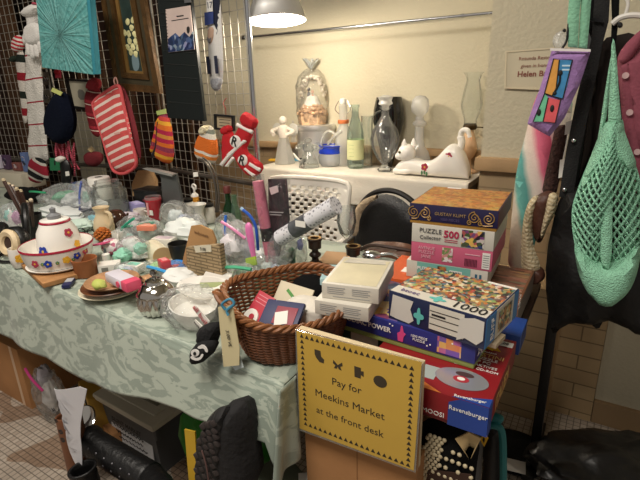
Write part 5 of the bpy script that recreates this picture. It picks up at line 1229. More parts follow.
def lacem(mt):
    nt = mt.node_tree; b = nt.nodes['Principled BSDF']; tc = nt.nodes.new('ShaderNodeTexCoord'); v = nt.nodes.new('ShaderNodeTexVoronoi'); v.inputs['Scale'].default_value = 95; v.inputs['Randomness'].default_value = .35
    nt.links.new(tc.outputs['Object'], v.inputs['Vector']); r = ramp(nt, [(0, '#8a8a92'), (.3, '#8a8a92'), (.42, '#dcdce0')], False); nt.links.new(v.outputs['Distance'], r.inputs['Fac']); nt.links.new(r.outputs['Color'], b.inputs['Base Color']); b.inputs['Roughness'].default_value = .3
lacem(lace)
a = at(280, 238, y=1.12); e = at(336, 205, y=1.12); d = e-a
t = thing('lace_roll', 'white lace-patterned roll with a grey band lying diagonally behind the basket', 'roll', a)
MB().tube([V((0, 0, 0)), d*.5, d], [.026, .026, .027], 16).build('roll', lace, t)
MB().tube([d*.27, d*.56], .0268, 16).build('grey_band', M('grey_label_print', '#55585c', .4, var=.4, vscale=60), t)
MB().box(d*.48+V((0, -.027, .004)), (.035, .002, .018), .0).build('small_label', paper, t)
MB().tube([V((0, 0, 0)), V((-.02, -.0, -.03)), V((-.03, 0, -.10))], [.024, .028, .02], 12).build('frayed_end', film2, t)
h = Hang('pink_comb', 'bright pink plastic hairbrush in a bag beside the pink roll', 'hairbrush', 1.05, (254, 262))
h.puff('handle', [(244, 226), (249, 221), (253, 228), (255, 250), (257, 262), (253, 263), (249, 246)], .012, M('hot_pink_plastic', '#e07ab4', .35), sm=1)
h.flat('lime_label', [(249, 257), (259, 254.5), (260.5, 263), (250, 265)], .004, M('lime_label', '#a9c63a', .6), dy=-.014)
h = Hang('blue_toothbrush', 'slim blue plastic handle with a pale tip standing beside the pink brush', 'toothbrush', 1.10, (257, 250))
MB().tube(path([h.p3(258, 250), h.p3(256, 228), h.p3(250, 216), h.p3(243, 210)], 16), .005, 8).build('handle', M('blue_plastic', '#2458b8'), h.root); MB().tube([h.p3(243, 210), h.p3(241, 208)], .0055, 8).build('pale_tip', M('pale_blue_tip', '#9fc0d9', .5), h.root)
# big clear bowl behind the basket
rt, r, hh, b = pot('glass_bowl', 'large clear glass bowl holding the packages behind the basket', 'bowl', 262, 272, T, 74, 246, [(0, 0), (.5, 0), (.7, .12), (.95, .7), (1, 1), (.985, 1), (.93, .7), (.66, .14), (0, .05)], clear)
bag('large zip bag with green seal pressed against the basket', 240, 292, 60, 28, film2, seed=15, zip_=('#4fae86', -.75, .8, .6, 1.0), fillc=[('#7f9a80', 0, .15, .35)], depth=.35)
bag('crumpled shiny clear bag behind the basket rim', 268, 281, 46, 26, film, seed=16, depth=.4)
bag('clear bag with a dark green bottle brush behind basket', 291, 268, 30, 38, film, seed=17, fillc=[('#1f7a4d', -.1, .0, .3), ('#8f96cf', .6, .35, .2)], depth=.4)

# candlesticks
def candle(label, px, py, wp, pt):
    rt, r, hh, b = pot('candlestick', label, 'candlestick', px, py, T, wp, pt, [(0, 0), (.95, 0), (1, .05), (.9, .12), (.5, .2), (.42, .3), (.8, .4), (.75, .46), (.45, .52), (.42, .6), (.85, .66), (.88, .92), (1, .94), (1, 1), (.6, 1), (.55, .9), (0, .88)], darkwood, 'pair of candlesticks')
    MB().lathe([(r*.58, hh*.985), (r*.86, hh*1.0), (r*.86, hh*1.015), (r*.58, hh*1.01)], 24).build('brass_ring', M('aged_brass', '#8f6f3a', .35, .8), rt)
candle('dark turned candlestick standing just behind the wicker basket', 315.5, 266, 15, 238)
candle('dark turned candlestick half hidden behind the stacked white boxes', 353.5, 270, 16, 246)
rt, r, hh, b = pot('wine_glass', 'empty clear wine glass standing behind the white boxes', 'wine glass', 347, 263, T, 19, 207, [(0, 0), (.85, 0), (.8, .02), (.1, .05), (.08, .4), (.2, .45), (.75, .55), (1, .75), (.85, 1), (.82, 1), (.96, .75), (.7, .57), (0, .47)], glass('wine_glass_clear', '#fbfdfc', .10, .03, milk='#ffffff', gl_=.9))
b = on(334, 262); t = thing('tan_card', 'flat tan paper sheet lying between the two candlesticks', 'paper', b, R(15))
MB().box((0, .02, .006), (.10, .12, .006), .001).build('sheet', M('tan_paper', '#b08c66', .8), t)
b = on(372, 262); t = thing('steel_teaspoon', 'polished steel ladle lying beside the hidden candlestick', 'ladle', b, R(15))
MB().ell((0, 0, .022), (.035, .026, .02), 18, 12).build('bowl', steel, t); MB().tube(path([(.03, 0, .03), (.07, .0, .035), (.11, .01, .01)], 12), .005, 8).build('handle', steel, t)
# ------------------------------------------------------------------ more small goods in the middle of the clutter
def small(name, label, cat, px, py, kind, size, col, rz=0, lift=0, col2=None, group=None):
    b = on(px, py, T+lift); t = thing(name, label, cat, b, rz, group); mt = M('small_'+name+'_'+col.strip('#'), col, .35)
    a, c, h_ = size
    if kind == 'mug':
        MB().lathe([(0, 0), (a*.8, 0), (a*.95, h_*.1), (a, h_), (a*.92, h_), (a*.85, h_*.12), (0, h_*.1)], 24).build('cup', mt, t)
        MB().tube(path([(a*.95, 0, h_*.85), (a*1.6, 0, h_*.75), (a*1.55, 0, h_*.3), (a*.92, 0, h_*.2)], 14), a*.13, 8).build('handle', mt, t)
    elif kind == 'box':
        MB().box((0, 0, h_/2), size, min(size)*.12).build('carton', mt, t)
        MB().box((0, 0, h_+.0006), (a*.7, c*.6, .0012)).build('label', M('small_label_'+(col2 or '#b9b4b0').strip('#'), col2 or '#b9b4b0', .6), t)
    elif kind == 'tub':
        MB().lathe([(0, 0), (a*.85, 0), (a, h_*.9), (a*1.06, h_*.9), (a*1.06, h_), (0, h_)], 26).build('tub', mt, t)
        MB().lathe([(0, h_), (a*1.1, h_), (a*1.1, h_+.008), (a*1.02, h_+.012), (0, h_+.012)], 26).build('lid', M('small_lid_'+(col2 or col).strip('#'), col2 or col, .35), t)
    elif kind == 'scoop':
        MB().prism([(-a/2, -c/2), (a*.2, -c/2), (a/2, -c*.9), (a*.62, 0), (a/2, c*.9), (a*.2, c/2), (-a/2, c/2)], h_, bev=h_*.2).build('blade', mt, t)
    elif kind == 'tissue':
        MB().ell((0, 0, h_*.5), (a, c, h_*.5), 26, 16, f=lambda p: 1+.3*noise.noise(p*2.5+V((px, py, 0)))+.15*noise.noise(p*6)).build('sheet', M('small_tissue_'+col.strip('#'), col, .7), t)
    elif kind == 'dish':
        MB().lathe([(0, 0), (a*.5, 0), (a*.9, h_*.7), (a, h_), (a*.95, h_), (a*.85, h_*.7), (a*.45, h_*.15), (0, h_*.12)], 32, sy=c).build('dish', mt, t)
        MB().lathe([(a*.97, h_-.002), (a*1.01, h_), (a*.97, h_+.003), (a*.93, h_)], 32, sy=c).build('rim', M('small_rim_'+(col2 or col).strip('#'), col2 or col, .3), t)
    return t
small('tissue_paper', 'crumpled white tissue spread behind the floral pot and brush cup', 'tissue', 62, 219, 'tissue', (.16, .06, .06), '#dfe4e2')
small('tissue_paper', 'crumpled pale green tissue left of the cream pitcher', 'tissue', 82, 230, 'tissue', (.06, .05, .05), '#c3d8cc')
small('white_mug', 'plain white mug between the cream pitcher and pink rose sachets', 'mug', 120, 243, 'mug', (.026, 0, .05), '#e4e0d8', R(-40))
small('white_mug', 'white mug with its handle turned right, behind the red tumbler\'s left side', 'mug', 141, 219, 'mug', (.03, 0, .05), '#dfdbd2', R(10))
small('plastic_tub', 'round white lidded tub in front of the red tumbler', 'tub', 150, 236, 'tub', (.042, 0, .045), '#e2ded6', 0, 0, '#d9dedb')
small('teal_scoop', 'teal plastic scoop lying across the bag left of the red tumbler', 'scoop', 137, 226, 'scoop', (.12, .018, .008), '#1f9b78', R(60), .055)
small('salmon_soap', 'salmon coloured soap bar among the clear bags', 'box', 147, 230, 'box', (.07, .03, .02), '#d98468', R(25), .06, '#e0a08a')
small('tissue_paper', 'white tissue crumpled between the butter dish and rose sachet', 'tissue', 140, 258, 'tissue', (.05, .04, .045), '#e6e4de')
small('tissue_paper', 'mint green tissue sticking up beside the small white bottle', 'tissue', 124, 262, 'tissue', (.035, .03, .05), '#8fccb2')
small('blue_saucer', 'bright blue plastic disc lying right of the butter dish', 'tub', 175, 270, 'tub', (.035, 0, .012), '#2a78cc', 0, 0, '#2f83d8')
small('red_packet', 'small red packet in front of the butter dish', 'box', 165, 268, 'box', (.045, .03, .03), '#c2404a', R(-20), .03, '#d98a8a')
small('white_carton', 'flat white carton with a pale print behind the butter dish', 'box', 165, 246, 'box', (.09, .05, .035), '#dedad0', R(15), 0, '#c9b8c0')
small('tissue_paper', 'wide white tissue heap below the flaring milk glass vase', 'tissue', 186, 241, 'tissue', (.09, .06, .09), '#dde3e0')
small('lavender_sheet', 'folded lavender plastic sheet left of the red tumbler', 'box', 138, 212, 'box', (.09, .05, .05), '#9a94c4', R(-15), 0, '#b5b0d6')
small('tissue_paper', 'pale lilac tissue behind the cream pitcher and brown teapot', 'tissue', 128, 223, 'tissue', (.07, .05, .05), '#d6ccd6')
small('tissue_paper', 'white tissue beside the brick-pattern paper and soap box', 'tissue', 182, 284, 'tissue', (.06, .05, .05), '#e3e4e0')
small('brown_carton', 'low brown carton behind the silver sugar bowl', 'box', 152, 288, 'box', (.10, .05, .03), '#a67c56', R(-12), 0, '#b58d68')
small('white_carton', 'small white carton behind the stacked brown plates', 'box', 135, 272, 'box', (.06, .04, .03), '#e6e2da', R(12), 0, '#7fc4b0')
small('tissue_paper', 'big white tissue heap in front of the blue tape holder', 'tissue', 93, 211, 'tissue', (.10, .05, .07), '#e2e4e4')
small('tissue_paper', 'white tissue bunched around the pink hairbrush handle', 'tissue', 236, 258, 'tissue', (.06, .05, .09), '#e4dfe4')
small('tissue_paper', 'grey white tissue bunched between the wicker basket and lace roll', 'tissue', 272, 266, 'tissue', (.07, .05, .07), '#c9cccb')
# ------------------------------------------------------------------ wicker basket
wk = M('brown_wicker', '#7a4a2c', .5, var=.35, vscale=40); wk2 = M('light_wicker', '#87552f', .5, var=.3, vscale=40)
bb = V((-.604, .815, T))
bk = thing('wicker_basket', 'brown oval wicker basket with a cream tag tied to its handle', 'basket', bb, R(56))
BH = .125
def bring(z, a, off=0):
    k = z/BH; rx = .110+.034*k**.8+off; ry = .100+.030*k**.8+off
    n = 2.6
    c, s = math.cos(a), math.sin(a); q = (abs(c)**n+abs(s)**n)**(-1/n)
    return V((rx*q*c, ry*q*s, z+.018*k*(math.sin(a)*.9) + .010*k*math.cos(2*a)))
m = MB(); NS = 46
for k in range(27):
    z = .006+k*(BH-.012)/26
    m.tube([bring(z, 2*PI*i/(NS*5), .0035*math.sin(NS*PI*i/(NS*5)*1.0+PI*k)) for i in range(NS*5)], .0029, 5, closed=True)
for i in range(NS):
    a = 2*PI*i/NS; m.tube([bring(z*BH/6, a) for z in range(7)], .0024, 5)
m.build('woven_side', wk, bk)
MB().sheet(lambda u, v: bring(.004, u*2*PI)*(v if v > 0 else .001)+V((0, 0, .003)), 48, 6, closed=True).build('base', wk, bk, solid=.004)
m = MB()
for j in range(3):
    m.tube([bring(BH, 2*PI*i/170)+V((math.cos(2*PI*i/170)*.0055*math.cos(i*.62+j*2.1), math.sin(2*PI*i/170)*.0055*math.cos(i*.62+j*2.1), .0055*math.sin(i*.62+j*2.1))) for i in range(170)], .0048, 6, closed=True)
m.build('braided_rim', wk2, bk)
def bhandle(a0, nm):
    p0, p1 = bring(BH*.9, a0-.35, .006), bring(BH*.9, a0+.35, .006); mid = bring(BH, a0, .022)+V((0, 0, .028))
    m = MB()
    for j in range(2):
        pts = path([p0+V((0, 0, -.05)), p0, mid, p1, p1+V((0, 0, -.05))], 40)
        m.tube([p+V((.005*math.cos(i*.7+j*PI), .005*math.sin(i*.7+j*PI), .003*math.sin(i*.7))) for i, p in enumerate(pts)], .0055, 6)
    m.build(nm, wk2, bk)
bhandle(PI*1.02, 'handle')
# things inside the basket
def lyin(name, label, cat, px, py, z, rz, tilt=(0, 0)):
    b = at(px, py, z=z); return thing(name, label, cat, M=Matrix.Translation(b) @ Matrix.Rotation(rz, 4, 'Z') @ Matrix.Rotation(tilt[0], 4, 'X') @ Matrix.Rotation(tilt[1], 4, 'Y'))
t = lyin('red_package', 'red card in a clear blister pack inside the wicker basket', 'package', 260, 308, T+.075, R(-20), (R(48), R(6)))
MB().box((0, 0, 0), (.062, .075, .006), .002).build('backing_card', M('rose_red_card', '#b93a48', .5), t)
MB().lathe([(0, 0), (.024, 0), (.024, .004), (0, .004)], 24, c=(-.006, -.03, .003), sy=.9).build('white_disc', paper, t); MB().lathe([(0, 0), (.008, 0), (.008, .002), (0, .002)], 18, c=(-.002, -.028, .0072)).build('red_dot', M('rose_red_card', '#b93a48'), t)
for k in range(3): MB().box((0, .01+k*.009, .0035), (.045, .002, .001)).build('white_line', M('pink_line', '#d98a92', .6), t)
t = lyin('blue_booklet', 'navy wallet with a red edge and white price sticker inside the basket', 'wallet', 282, 315, T+.085, R(8), (R(35), R(-4)))
MB().box((0, 0, 0), (.10, .07, .012), .004).build('cover', M('navy_cover', '#2d3258', .5), t); MB().box((.012, -.004, .0068), (.055, .045, .002), .006).build('red_panel', M('dark_rose_cover', '#8f3a48', .5), t); MB().box((.006, -.012, .0085), (.032, .034, .0015), rz=.3).build('price_sticker', paper, t)
t = lyin('greeting_card', 'pale cream card with a green ribbon mark standing in the basket', 'card', 292, 299, T+.075, R(-6), (R(50), R(4)))
MB().box((0, 0, 0), (.105, .075, .004), .001).build('card', M('cream_card', '#cfc5ab', .7), t); MB().box((-.01, .012, .0028), (.028, .008, .001), rz=-.5).build('green_mark', green, t); MB().box((.022, -.006, .003), (.038, .034, .0015), .004, rz=.3).build('pale_panel', M('pale_blue_card', '#cdd5d0', .6), t)
t = lyin('tissue_paper', 'crumpled white tissue paper filling the right end of the basket', 'tissue', 310, 316, T+.055, .3)
MB().ell((0, 0, .01), (.07, .05, .035), 20, 12).jitter(.014, 30).build('tissue', M('white_tissue', '#d8d2c6', .9), t)
t = lyin('black_pouch', 'black cloth pouch in the far right end of the wicker basket', 'pouch', 312, 292, T+.07, .2)
MB().ell((0, 0, .0), (.06, .045, .045), 18, 12).jitter(.01, 30).build('pouch', blackcloth, t)
t = lyin('green_folder', 'dark green folded card lying against the back wall of the basket', 'card', 278, 294, T+.05, R(25), (R(60), 0))
MB().box((0, .02, 0), (.13, .07, .004), .001).build('card', M('bottle_green_card', '#2c5a40', .7), t)
# long tag
h = Hang('price_tag', 'long cream paper tag tied with blue string, hanging before the basket', 'tag', .645, (230, 366))
h.flat('tag', [(218.5, 307), (233, 305), (240, 348), (239.5, 365), (224, 366.5)], .0015, M('cream_tag', '#cfc39a', .8))
text('tag_writing', '3.00 VL', .013, h.p3(229.5, 338, -.003), h.root, M('pencil_grey', '#4a463c', .8), rot=-1.45)
MB().tube(path([h.p3(227, 309, -.004), h.p3(224, 303, -.006), h.p3(230, 299, .0), h.p3(234, 304, .0), h.p3(229, 309, -.006), h.p3(231, 314, -.008)], 24), .003, 6).build('blue_string', M('blue_string', '#3d7f9c', .8), h.root)
h = Hang('price_tag', 'small white tag behind the long cream tag at the table edge', 'tag', .652, (236, 370))
h.flat('tag', [(228, 350), (238, 349), (244, 367), (236, 370), (224, 357)], .0015, M('pale_blue_paper', '#c9d6d8', .8))

# ------------------------------------------------------------------ supports at the right end
st = thing('side_table', 'low dark side table holding the puzzle boxes right of the sale table', 'table', (-.31, 1.2, 0))
SX0, SX1, SY0, SY1, SZ = -.515, -.135, .90, 1.56, .70
MB().box(((SX0+SX1)/2+.31, (SY0+SY1)/2-1.2, SZ-.0125), (SX1-SX0, SY1-SY0, .025), .003).build('top', wood_dark, st)
for x in (SX0+.03, SX1-.14):
    for y in (SY0+.03, SY1-.03): MB().box((x+.31, y-1.2, (SZ-.026)/2), (.035, .035, SZ-.026), .003).build('leg', wood_dark, st)
# carton under the sign
CX0, CX1 = -.507, -.240
BX = Box('cardboard_carton', 'plain brown cardboard carton standing under the yellow sign', 'carton', (CX0, .722, 0), (CX1, .722, 0), .615, .165, kraft)
BX.patch('carton_flap_seam', 'front', .495, 0, .505, 1, M('carton_seam', '#8a6038', .9)); 
MB().lathe([(0, 0), (.018, 0), (.018, .001), (0, .001)], 24, c=(.14, -.001, .49), M=Matrix.Rotation(PI/2, 4, 'X')).build('tape_spot', M('pale_tape', '#c9a98a', .5), BX.root)
BX = Box('picture_book', 'large cream-paged hardback book standing behind the yellow sign', 'book', (CX0+.004, .706, .6165), (CX1+.006, .706, .6165), .236, .016, M('book_pages', '#cdbb97', .8))
BX.patch('cover_board', 'front', -.005, 0, 1.005, 1.004, M('tan_book_cover', '#8f6b48', .6), e=.002)

# the yellow sign
SYG = .7005
sg = Hang('market_sign', 'yellow laminated sign reading Pay for Meekins Market at the front desk', 'sign', SYG, (357, 448))
ys = M('yellow_sign_paper', '#c4a044', .4, var=.06, vscale=6)
tl, tr, br, bl = (297, 330.5), (422, 362), (414, 470), (300, 428)
sg.flat('sheet', [tl, tr, br, bl], .0015, ys)
# laminate margin
framering(sg, 'laminate_edge', [(295.5, 329), (423.8, 360.8), (415.8, 472.5), (298.6, 429.8)], [tl, tr, br, bl], .0011, glass('laminate_film', '#f4f0e0', .2, .08))
P0 = [sg.p3(*q) for q in (tl, tr, br, bl)]
X0 = (P0[0].x+P0[3].x)/2; X1 = (P0[1].x+P0[2].x)/2; Z1_ = (P0[0].z+P0[1].z)/2; Z0_ = (P0[2].z+P0[3].z)/2
W_, H_ = X1-X0, Z1_-Z0_
def sp(u, v, dy=-.0016): return V((X0+W_*u, dy, Z0_+H_*v))
pk = M('brown_black_print', '#2c2418', .8)
m = MB(); RX = Matrix.Rotation(PI/2, 4, 'X')
def tri(u, v, ang=0):
    c = sp(u, v); a = .0062
    q = [V((-a*.75, -a*.55, 0)), V((a*.75, -a*.55, 0)), V((0, a*.9, 0))]
    m.prism([(p.x, p.y) for p in q], .0003, Matrix.Translation(c) @ RX)
for i in range(20): tri(.055+.89*i/19, .945); tri(.055+.89*i/19, .055)
for i in range(1, 17): tri(.055, .055+.89*i/17); tri(.945, .055+.89*i/17)
m.build('tree_border', pk, sg.root, smooth=False)
dp = M('dark_print', '#3a3020', .8)
def ic(name, pts, u, v, s=.02): MB().prism([(x*s, y*s) for x, y in pts], .0003, Matrix.Translation(sp(u, v)) @ RX).build(name, dp, sg.root, smooth=False)
ic('stocking_icon', [(-.6, 1), (.4, 1), (.5, .1), (1, -.3), (.9, -.9), (.2, -.9), (-.4, -.3), (-.6, .2)], .20, .80, .014)
for sx in (-1, 1): ic('butterfly_icon', [(0, .1), (sx*.9, .9), (sx*1, .2), (sx*.5, -.1), (sx*.8, -.8), (sx*.2, -.7), (0, -.2)], .37, .77, .011)
ic('mug_icon', [(-.7, 1), (.5, 1), (.5, .4), (1, .5), (1, -.5), (.5, -.3), (.45, -1), (-.65, -1)], .54, .765, .012)
ic('wreath_icon', disc_pts(0, 0, 1, .9, 18), .715, .745, .014)
for s_, u, v, f in (('Pay for', .44, .60, .066), ('Meekins Market', .455, .43, .157), ('at the front desk', .455, .255, .155)): text('sign_lettering', s_, .03, sp(u, v), sg.root, pk, fit=f)

# ------------------------------------------------------------------ puzzle boxes
cardw = M('white_box_card', '#cfcabd', .5); pal = ['#b4523c', '#d9b98a', '#3d6b4a', '#c98a4a', '#e3d3b5', '#7d3b30', '#56788c', '#d9773c', '#2f3a3a', '#b59a7a']
busy = picture('village_print', ['#a3503c', '#c9b08a', '#3d5b40', '#b07f4a', '#d9cdb5', '#6b352c', '#5a6f7c', '#b8703c', '#2f3634', '#8f9a6a', '#c7a36a', '#7a6a5a'], 120)
greyp = M('grey_text_print', '#8d8d8d', .7); wtx = M('white_print', '#efede8', .6)
# red computer puzzle box
BX = Box('puzzle_box', 'red puzzle box with a silver disc picture, lowest of the near stack', 'puzzle box', (-.375, .737, .7195), (-.120, .737, .7195), .062, .258, M('deep_red_card', '#86151d', .4), 'puzzle boxes', base=M('dark_red_card', '#5e1218', .5), basefrac=.12)
RB = BX
BX.shape('orange_band', 'top', [(.45, .0), (.66, .0), (.5, .075), (.45, .12)], M('orange_print', '#d97a34', .5))
BX.shape('disc', 'top', disc_pts(.74, .24, .20, .13, 32), M('silver_disc_print', '#b9bcc2', .25, .6)); BX.shape('disc_label', 'top', disc_pts(.75, .30, .07, .03, 20), M('dark_disc_label', '#4a3434', .5), off=.0013)
BX.shape('disc_hole', 'top', disc_pts(.74, .23, .06, .04, 20), M('red_disc_ring', '#a8303a', .5), off=.0013); BX.shape('disc_hole', 'top', disc_pts(.74, .23, .03, .02, 20), paper, off=.002)
BX.shape('blue_corner', 'top', [(.74, 0), (1, 0), (1, .10)], M('maker_blue', '#22418f', .45)); BX.shape('blue_corner', 'front', [(.72, 0), (1, 0), (1, 1), (.80, 1), (.72, .8)], M('maker_blue', '#22418f')); BX.shape('blue_corner', 'right', [(0, 0), (.10, 0), (.10, 1), (0, 1)], M('maker_blue', '#22418f'))
BX.text('maker_lettering', 'front', .86, .64, .017, 'Ravensburger', wtx, off=.002, fit=BX.w*.27); BX.text('maker_lettering', 'top', .86, .028, .010, 'Ravensburger', wtx, rot=.12, off=.002, fit=BX.w*.22)
BX.text('front_lettering', 'front', .61, .25, .014, 'MOOSI', wtx)
for k, (s_, z, c) in enumerate((('CARLO PALAZZO', .012, wtx), ('AGOSTINI', .019, M('gold_lettering', '#d9b26a', .5)), ('3D-PUZZLE', .015, wtx), ('AUF PC', .013, wtx), ('INTERAKTIVES', .013, wtx), ('SPIEL 3D CD-ROM', .011, wtx))):
    BX.text('title_lettering', 'top', .80, .70-.055*k, z, s_, c, fit=(.05, .085, .065, .045, .075, .085)[k], off=.0016)
BX.shape('golden_letter', 'top', [(.60, .80), (.72, .97), (.77, .97), (.92, .76), (.85, .76), (.74, .9), (.67, .8)], yellow); BX.shape('golden_letter', 'top', [(.62, .82), (.86, .74), (.86, .78), (.64, .86)], yellow, off=.0012)
BX.patch('price_sticker', 'top', .84, .86, .99, .94, paper, off=.001); BX.text('price', 'top', .915, .9, .012, '6.00', ink, off=.0025)
BX.text('side_lettering', 'right', .45, .5, .045, 'ITALIEN', M('gold_lettering', '#d9b26a'), sx=.8)
BX.patch('picture_strip', 'top', .44, .13, .56, .30, M('pale_strip', '#9fa9a6', .5))

# board game / packing beneath the zodiac box
BX = Box('game_box', 'dark green flat box under the left end of the blue zodiac box', 'box', (-.505, .90, SZ+.001), (-.385, .90, SZ+.001), .080, .2, M('dark_green_card', '#26402f', .6))
BX.patch('label', 'front', .2, .2, .8, .8, paper)
# zodiac box
BX = Box('puzzle_box', 'long dark blue puzzle box lettered Zodiac Power on its side', 'puzzle box', at(334, 327, z=.7825), at(474, 370, z=.7825), .056, .2, M('indigo_card', '#2a2f78', .45), 'puzzle boxes', base=M('lime_tray', '#8f9e58', .6), basefrac=.22)
ZB = BX
BX.patch('picture_top', 'top', .02, .03, .98, .97, picture('zodiac_print', ['#4a3f8a', '#7a5a9c', '#c98a4a', '#2f3a78', '#d9a35a', '#8a3f6a', '#3f6a9c', '#e0c08a'], 36, stretch=(1, 1, 1)))
BX.text('title', 'front', .265, .62, .030, 'ZODIAC POWER', wtx, bold=.0006, off=.002, fit=BX.w*.37)
BX.shape('pink_hand', 'front', [(.50, .28), (.535, .28), (.54, .5), (.555, .65), (.54, .7), (.53, .95), (.52, .95), (.515, .7), (.495, .6)], M('hot_pink_print', '#d64a86', .5))
for k, s_ in enumerate(('1000 PIECE', 'PUZZLE')): BX.text('small_lettering', 'front', .645, .68-.14*k, .008, s_, wtx, off=.002)
for u, v in ((.04, .42), (.46, .85), (.70, .42), (.72, .5), (.44, .9), (.86, .8)): BX.shape('star', 'front', disc_pts(u, v, .006, .035, 6), wtx)
BX.patch('picture_grid', 'front', .765, .3, .915, .95, picture('zodiac_tiles', ['#c9698a', '#e0a86a', '#7a5aa8', '#d98a5a', '#b56a9a', '#e3c08a'], 70, rnd=.1))
BX.text('side_lettering', 'right', .28, .62, .024, 'ZODIAC', wtx, bold=.0005, off=.002); BX.text('side_lettering', 'right', .28, .38, .014, 'POWER', wtx, off=.002)
# white boxes, two
def wbox(label, fl, fr, z, hgt, dep, top=None):
    BX = Box('white_box', label, 'box', at(*fl, z=z), at(*fr, z=z), hgt, dep, cardw, 'stacked white boxes')
    for k in range(4):
        BX.patch('printed_line', 'front', .10, .75-.13*k, .42-.03*(k % 2), .79-.13*k, greyp); BX.patch('printed_line', 'front', .54, .75-.13*k, .86-.04*(k % 2), .79-.13*k, greyp)
    BX.patch('printed_line', 'front', .2, .16, .85, .2, greyp)
    return BX
BX = wbox('lower plain white box with small grey print, beside the wicker basket', (315, 313.5), (368.5, 322.5), .8395, .034, .165)
BX = wbox('upper white box with a creased paper lid, on top of the other white box', (322, 297.5), (378.5, 304.5), .8745, .036, .175)
BX.patch('cream_lid_print', 'top', .06, .06, .94, .94, M('cream_print_lid', '#cfc6a6', .4, var=.12, vscale=14))
BX.shape('painted_film_highlight', 'top', [(.1, .75), (.9, .8), (.85, .93), (.15, .9)], M('pale_grey_highlight', '#c2bdb0', .4), off=.0012)  # highlight on the film, painted as a pale grey shape
BX = Box('game_box', 'clear-sleeved pale blue box leaning between the white boxes and basket', 'box', (-.585, .93, T), (-.535, .95, T), .12, .10, M('pale_aqua_card', '#a9c9cc', .4))
BX.patch('white_panel', 'front', .15, .1, .85, .9, cardw)
# village puzzle
BX = Box('puzzle_box', 'large white-edged 1000 piece puzzle box with a crowded village picture', 'puzzle box', at(390, 325, z=.8395), at(492, 357, z=.8395), .066, .172, M('dark_navy_card', '#1d2748', .45), 'puzzle boxes', rz=R(0))
a_, b_ = at(389, 290, z=.906), at(487, 319, z=.906)
BX.root.location = (a_.x, a_.y, .8395); BX.root.rotation_euler.z = math.atan2(b_.y-a_.y, b_.x-a_.x)
kx = (b_-a_).length/BX.w
for ch in BX.root.children: ch.scale.x *= kx if 'carton' in ch.name else 1
BX.w *= kx
BX.patch('white_lid_edge', 'top', .012, .012, .988, .985, cardw); BX.patch('picture_top', 'top', .015, .21, .985, .98, busy, off=.0007); BX.patch('caption_strip', 'top', .7, .93, .99, .985, M('caption_white', '#e5e2da', .5), off=.001)
BX.text('piece_count', 'top', .80, .105, .030, '1000', ink, off=.0022, fit=BX.w*.3); BX.text('maker_name', 'top', .20, .1, .022, 'btoec', M('purple_letter', '#6b5a86', .6), off=.0022, fit=BX.w*.2)
def jig(face, u, v, su, sv, mat):
    P_ = []
    for i in range(32):
        a = 2*PI*i/32; q = 1+.35*math.cos(4*a); P_.append((u+su*q*math.cos(a), v+sv*q*math.sin(a)))
    BX.shape('jigsaw_logo', face, P_, mat, off=.0014)
tlm = M('aqua_print', '#5fb8b0', .5); jig('top', .485, .115, .065, .06, tlm); jig('front', .345, .42, .042, .22, tlm)
BX.shape('torn_label', 'front', [(.02, .12), (.05, .9), (.28, .86), (.25, .55), (.29, .2), (.24, .05), (.1, .08)], M('scuffed_white', '#c9c5bc', .8)); BX.patch('info_label', 'front', .455, .12, .80, .93, cardw, off=.0005)
for k in range(3): BX.patch('label_rule', 'front', .46, .30+.22*k, .79, .32+.22*k, ink, off=.0013)
BX.patch('small_caption', 'front', .48, .6, .62, .66, ink, off=.0013)
BX.shape('torn_label', 'front', [(.74, .05), (.76, .8), (.9, .93), (.985, .9), (.985, .3), (.93, .1), (.82, .2)], M('scuffed_white', '#c9c5bc'), off=.0018)
BX.patch('blue_end', 'right', 0, .02, .28, .98, M('bright_blue_card', '#2c78b8', .4)); BX.patch('white_side', 'right', .28, .02, .84, .98, cardw); BX.patch('side_picture', 'right', .36, .15, .76, .85, busy, off=.001)
BX.patch('blue_end', 'right', .84, .02, 1, .98, M('bright_blue_card', '#2c78b8')); text('side_lettering', 'BUFF', .022, (BX.w+.002, .03, .033), BX.root, wtx, 'right', rot=PI/2); text('side_lettering', '1000', .018, (BX.w+.002, .18, .033), BX.root, wtx, 'right', rot=PI/2)
MB().box((BX.w*.93, .06, -.006), (.05, .05, .010), .001).build('torn_flap', M('tan_card_flap', '#b8a68a', .8), BX.root)

# the far stack of four
KX0, KX1 = -.462, -.232
def kbox(label, z, h, mat, inset=0, y=1.235, base=None, bf=0): return Box('puzzle_box', label, 'puzzle box', (KX0+inset, y, z), (KX1-inset*.6, y+.012, z), h, .245, mat, 'puzzle boxes', base=base, basefrac=bf)
BX = Box('puzzle_box', 'orange puzzle box at the bottom left of the far stack', 'puzzle box', at(392, 284, z=.7015), at(424, 293, z=.7015), .078, .20, M('orange_card', '#cf5a2a', .45), 'puzzle boxes', rz=R(2))
BX.root.location = (-.545, 1.20, .7015)
BX.text('lettering', 'front', .45, .55, .03, 'WI', M('navy_lettering', '#2a2f5c', .5), bold=.001, off=.002); BX.patch('price_sticker', 'top', .4, .3, .8, .5, paper)
BX = Box('puzzle_box', 'flat brown picture puzzle box jutting out under the far stack', 'puzzle box', (-.345, 1.20, .7015), (-.15, 1.20, .7015), .072, .27, M('wood_picture_card', '#8a5a40', .4, var=.3, vscale=20), 'puzzle boxes')
BX.patch('picture_top', 'top', .03, .03, .97, .97, picture('brown_scene_print', ['#8a5540', '#a8735a', '#6b4030', '#b98a6a', '#9c6048', '#7d6a5a'], 22, stretch=(1, 4, 1)))
BX.patch('glossy_side', 'right', .0, .05, 1, .95, M('grey_side', '#8c8078', .35))
S0 = .7805
BX = kbox('teal and cream puzzle box, bottom one of the four in the far stack', S0, .052, cardw, .0)
BX.root.location.x -= .01
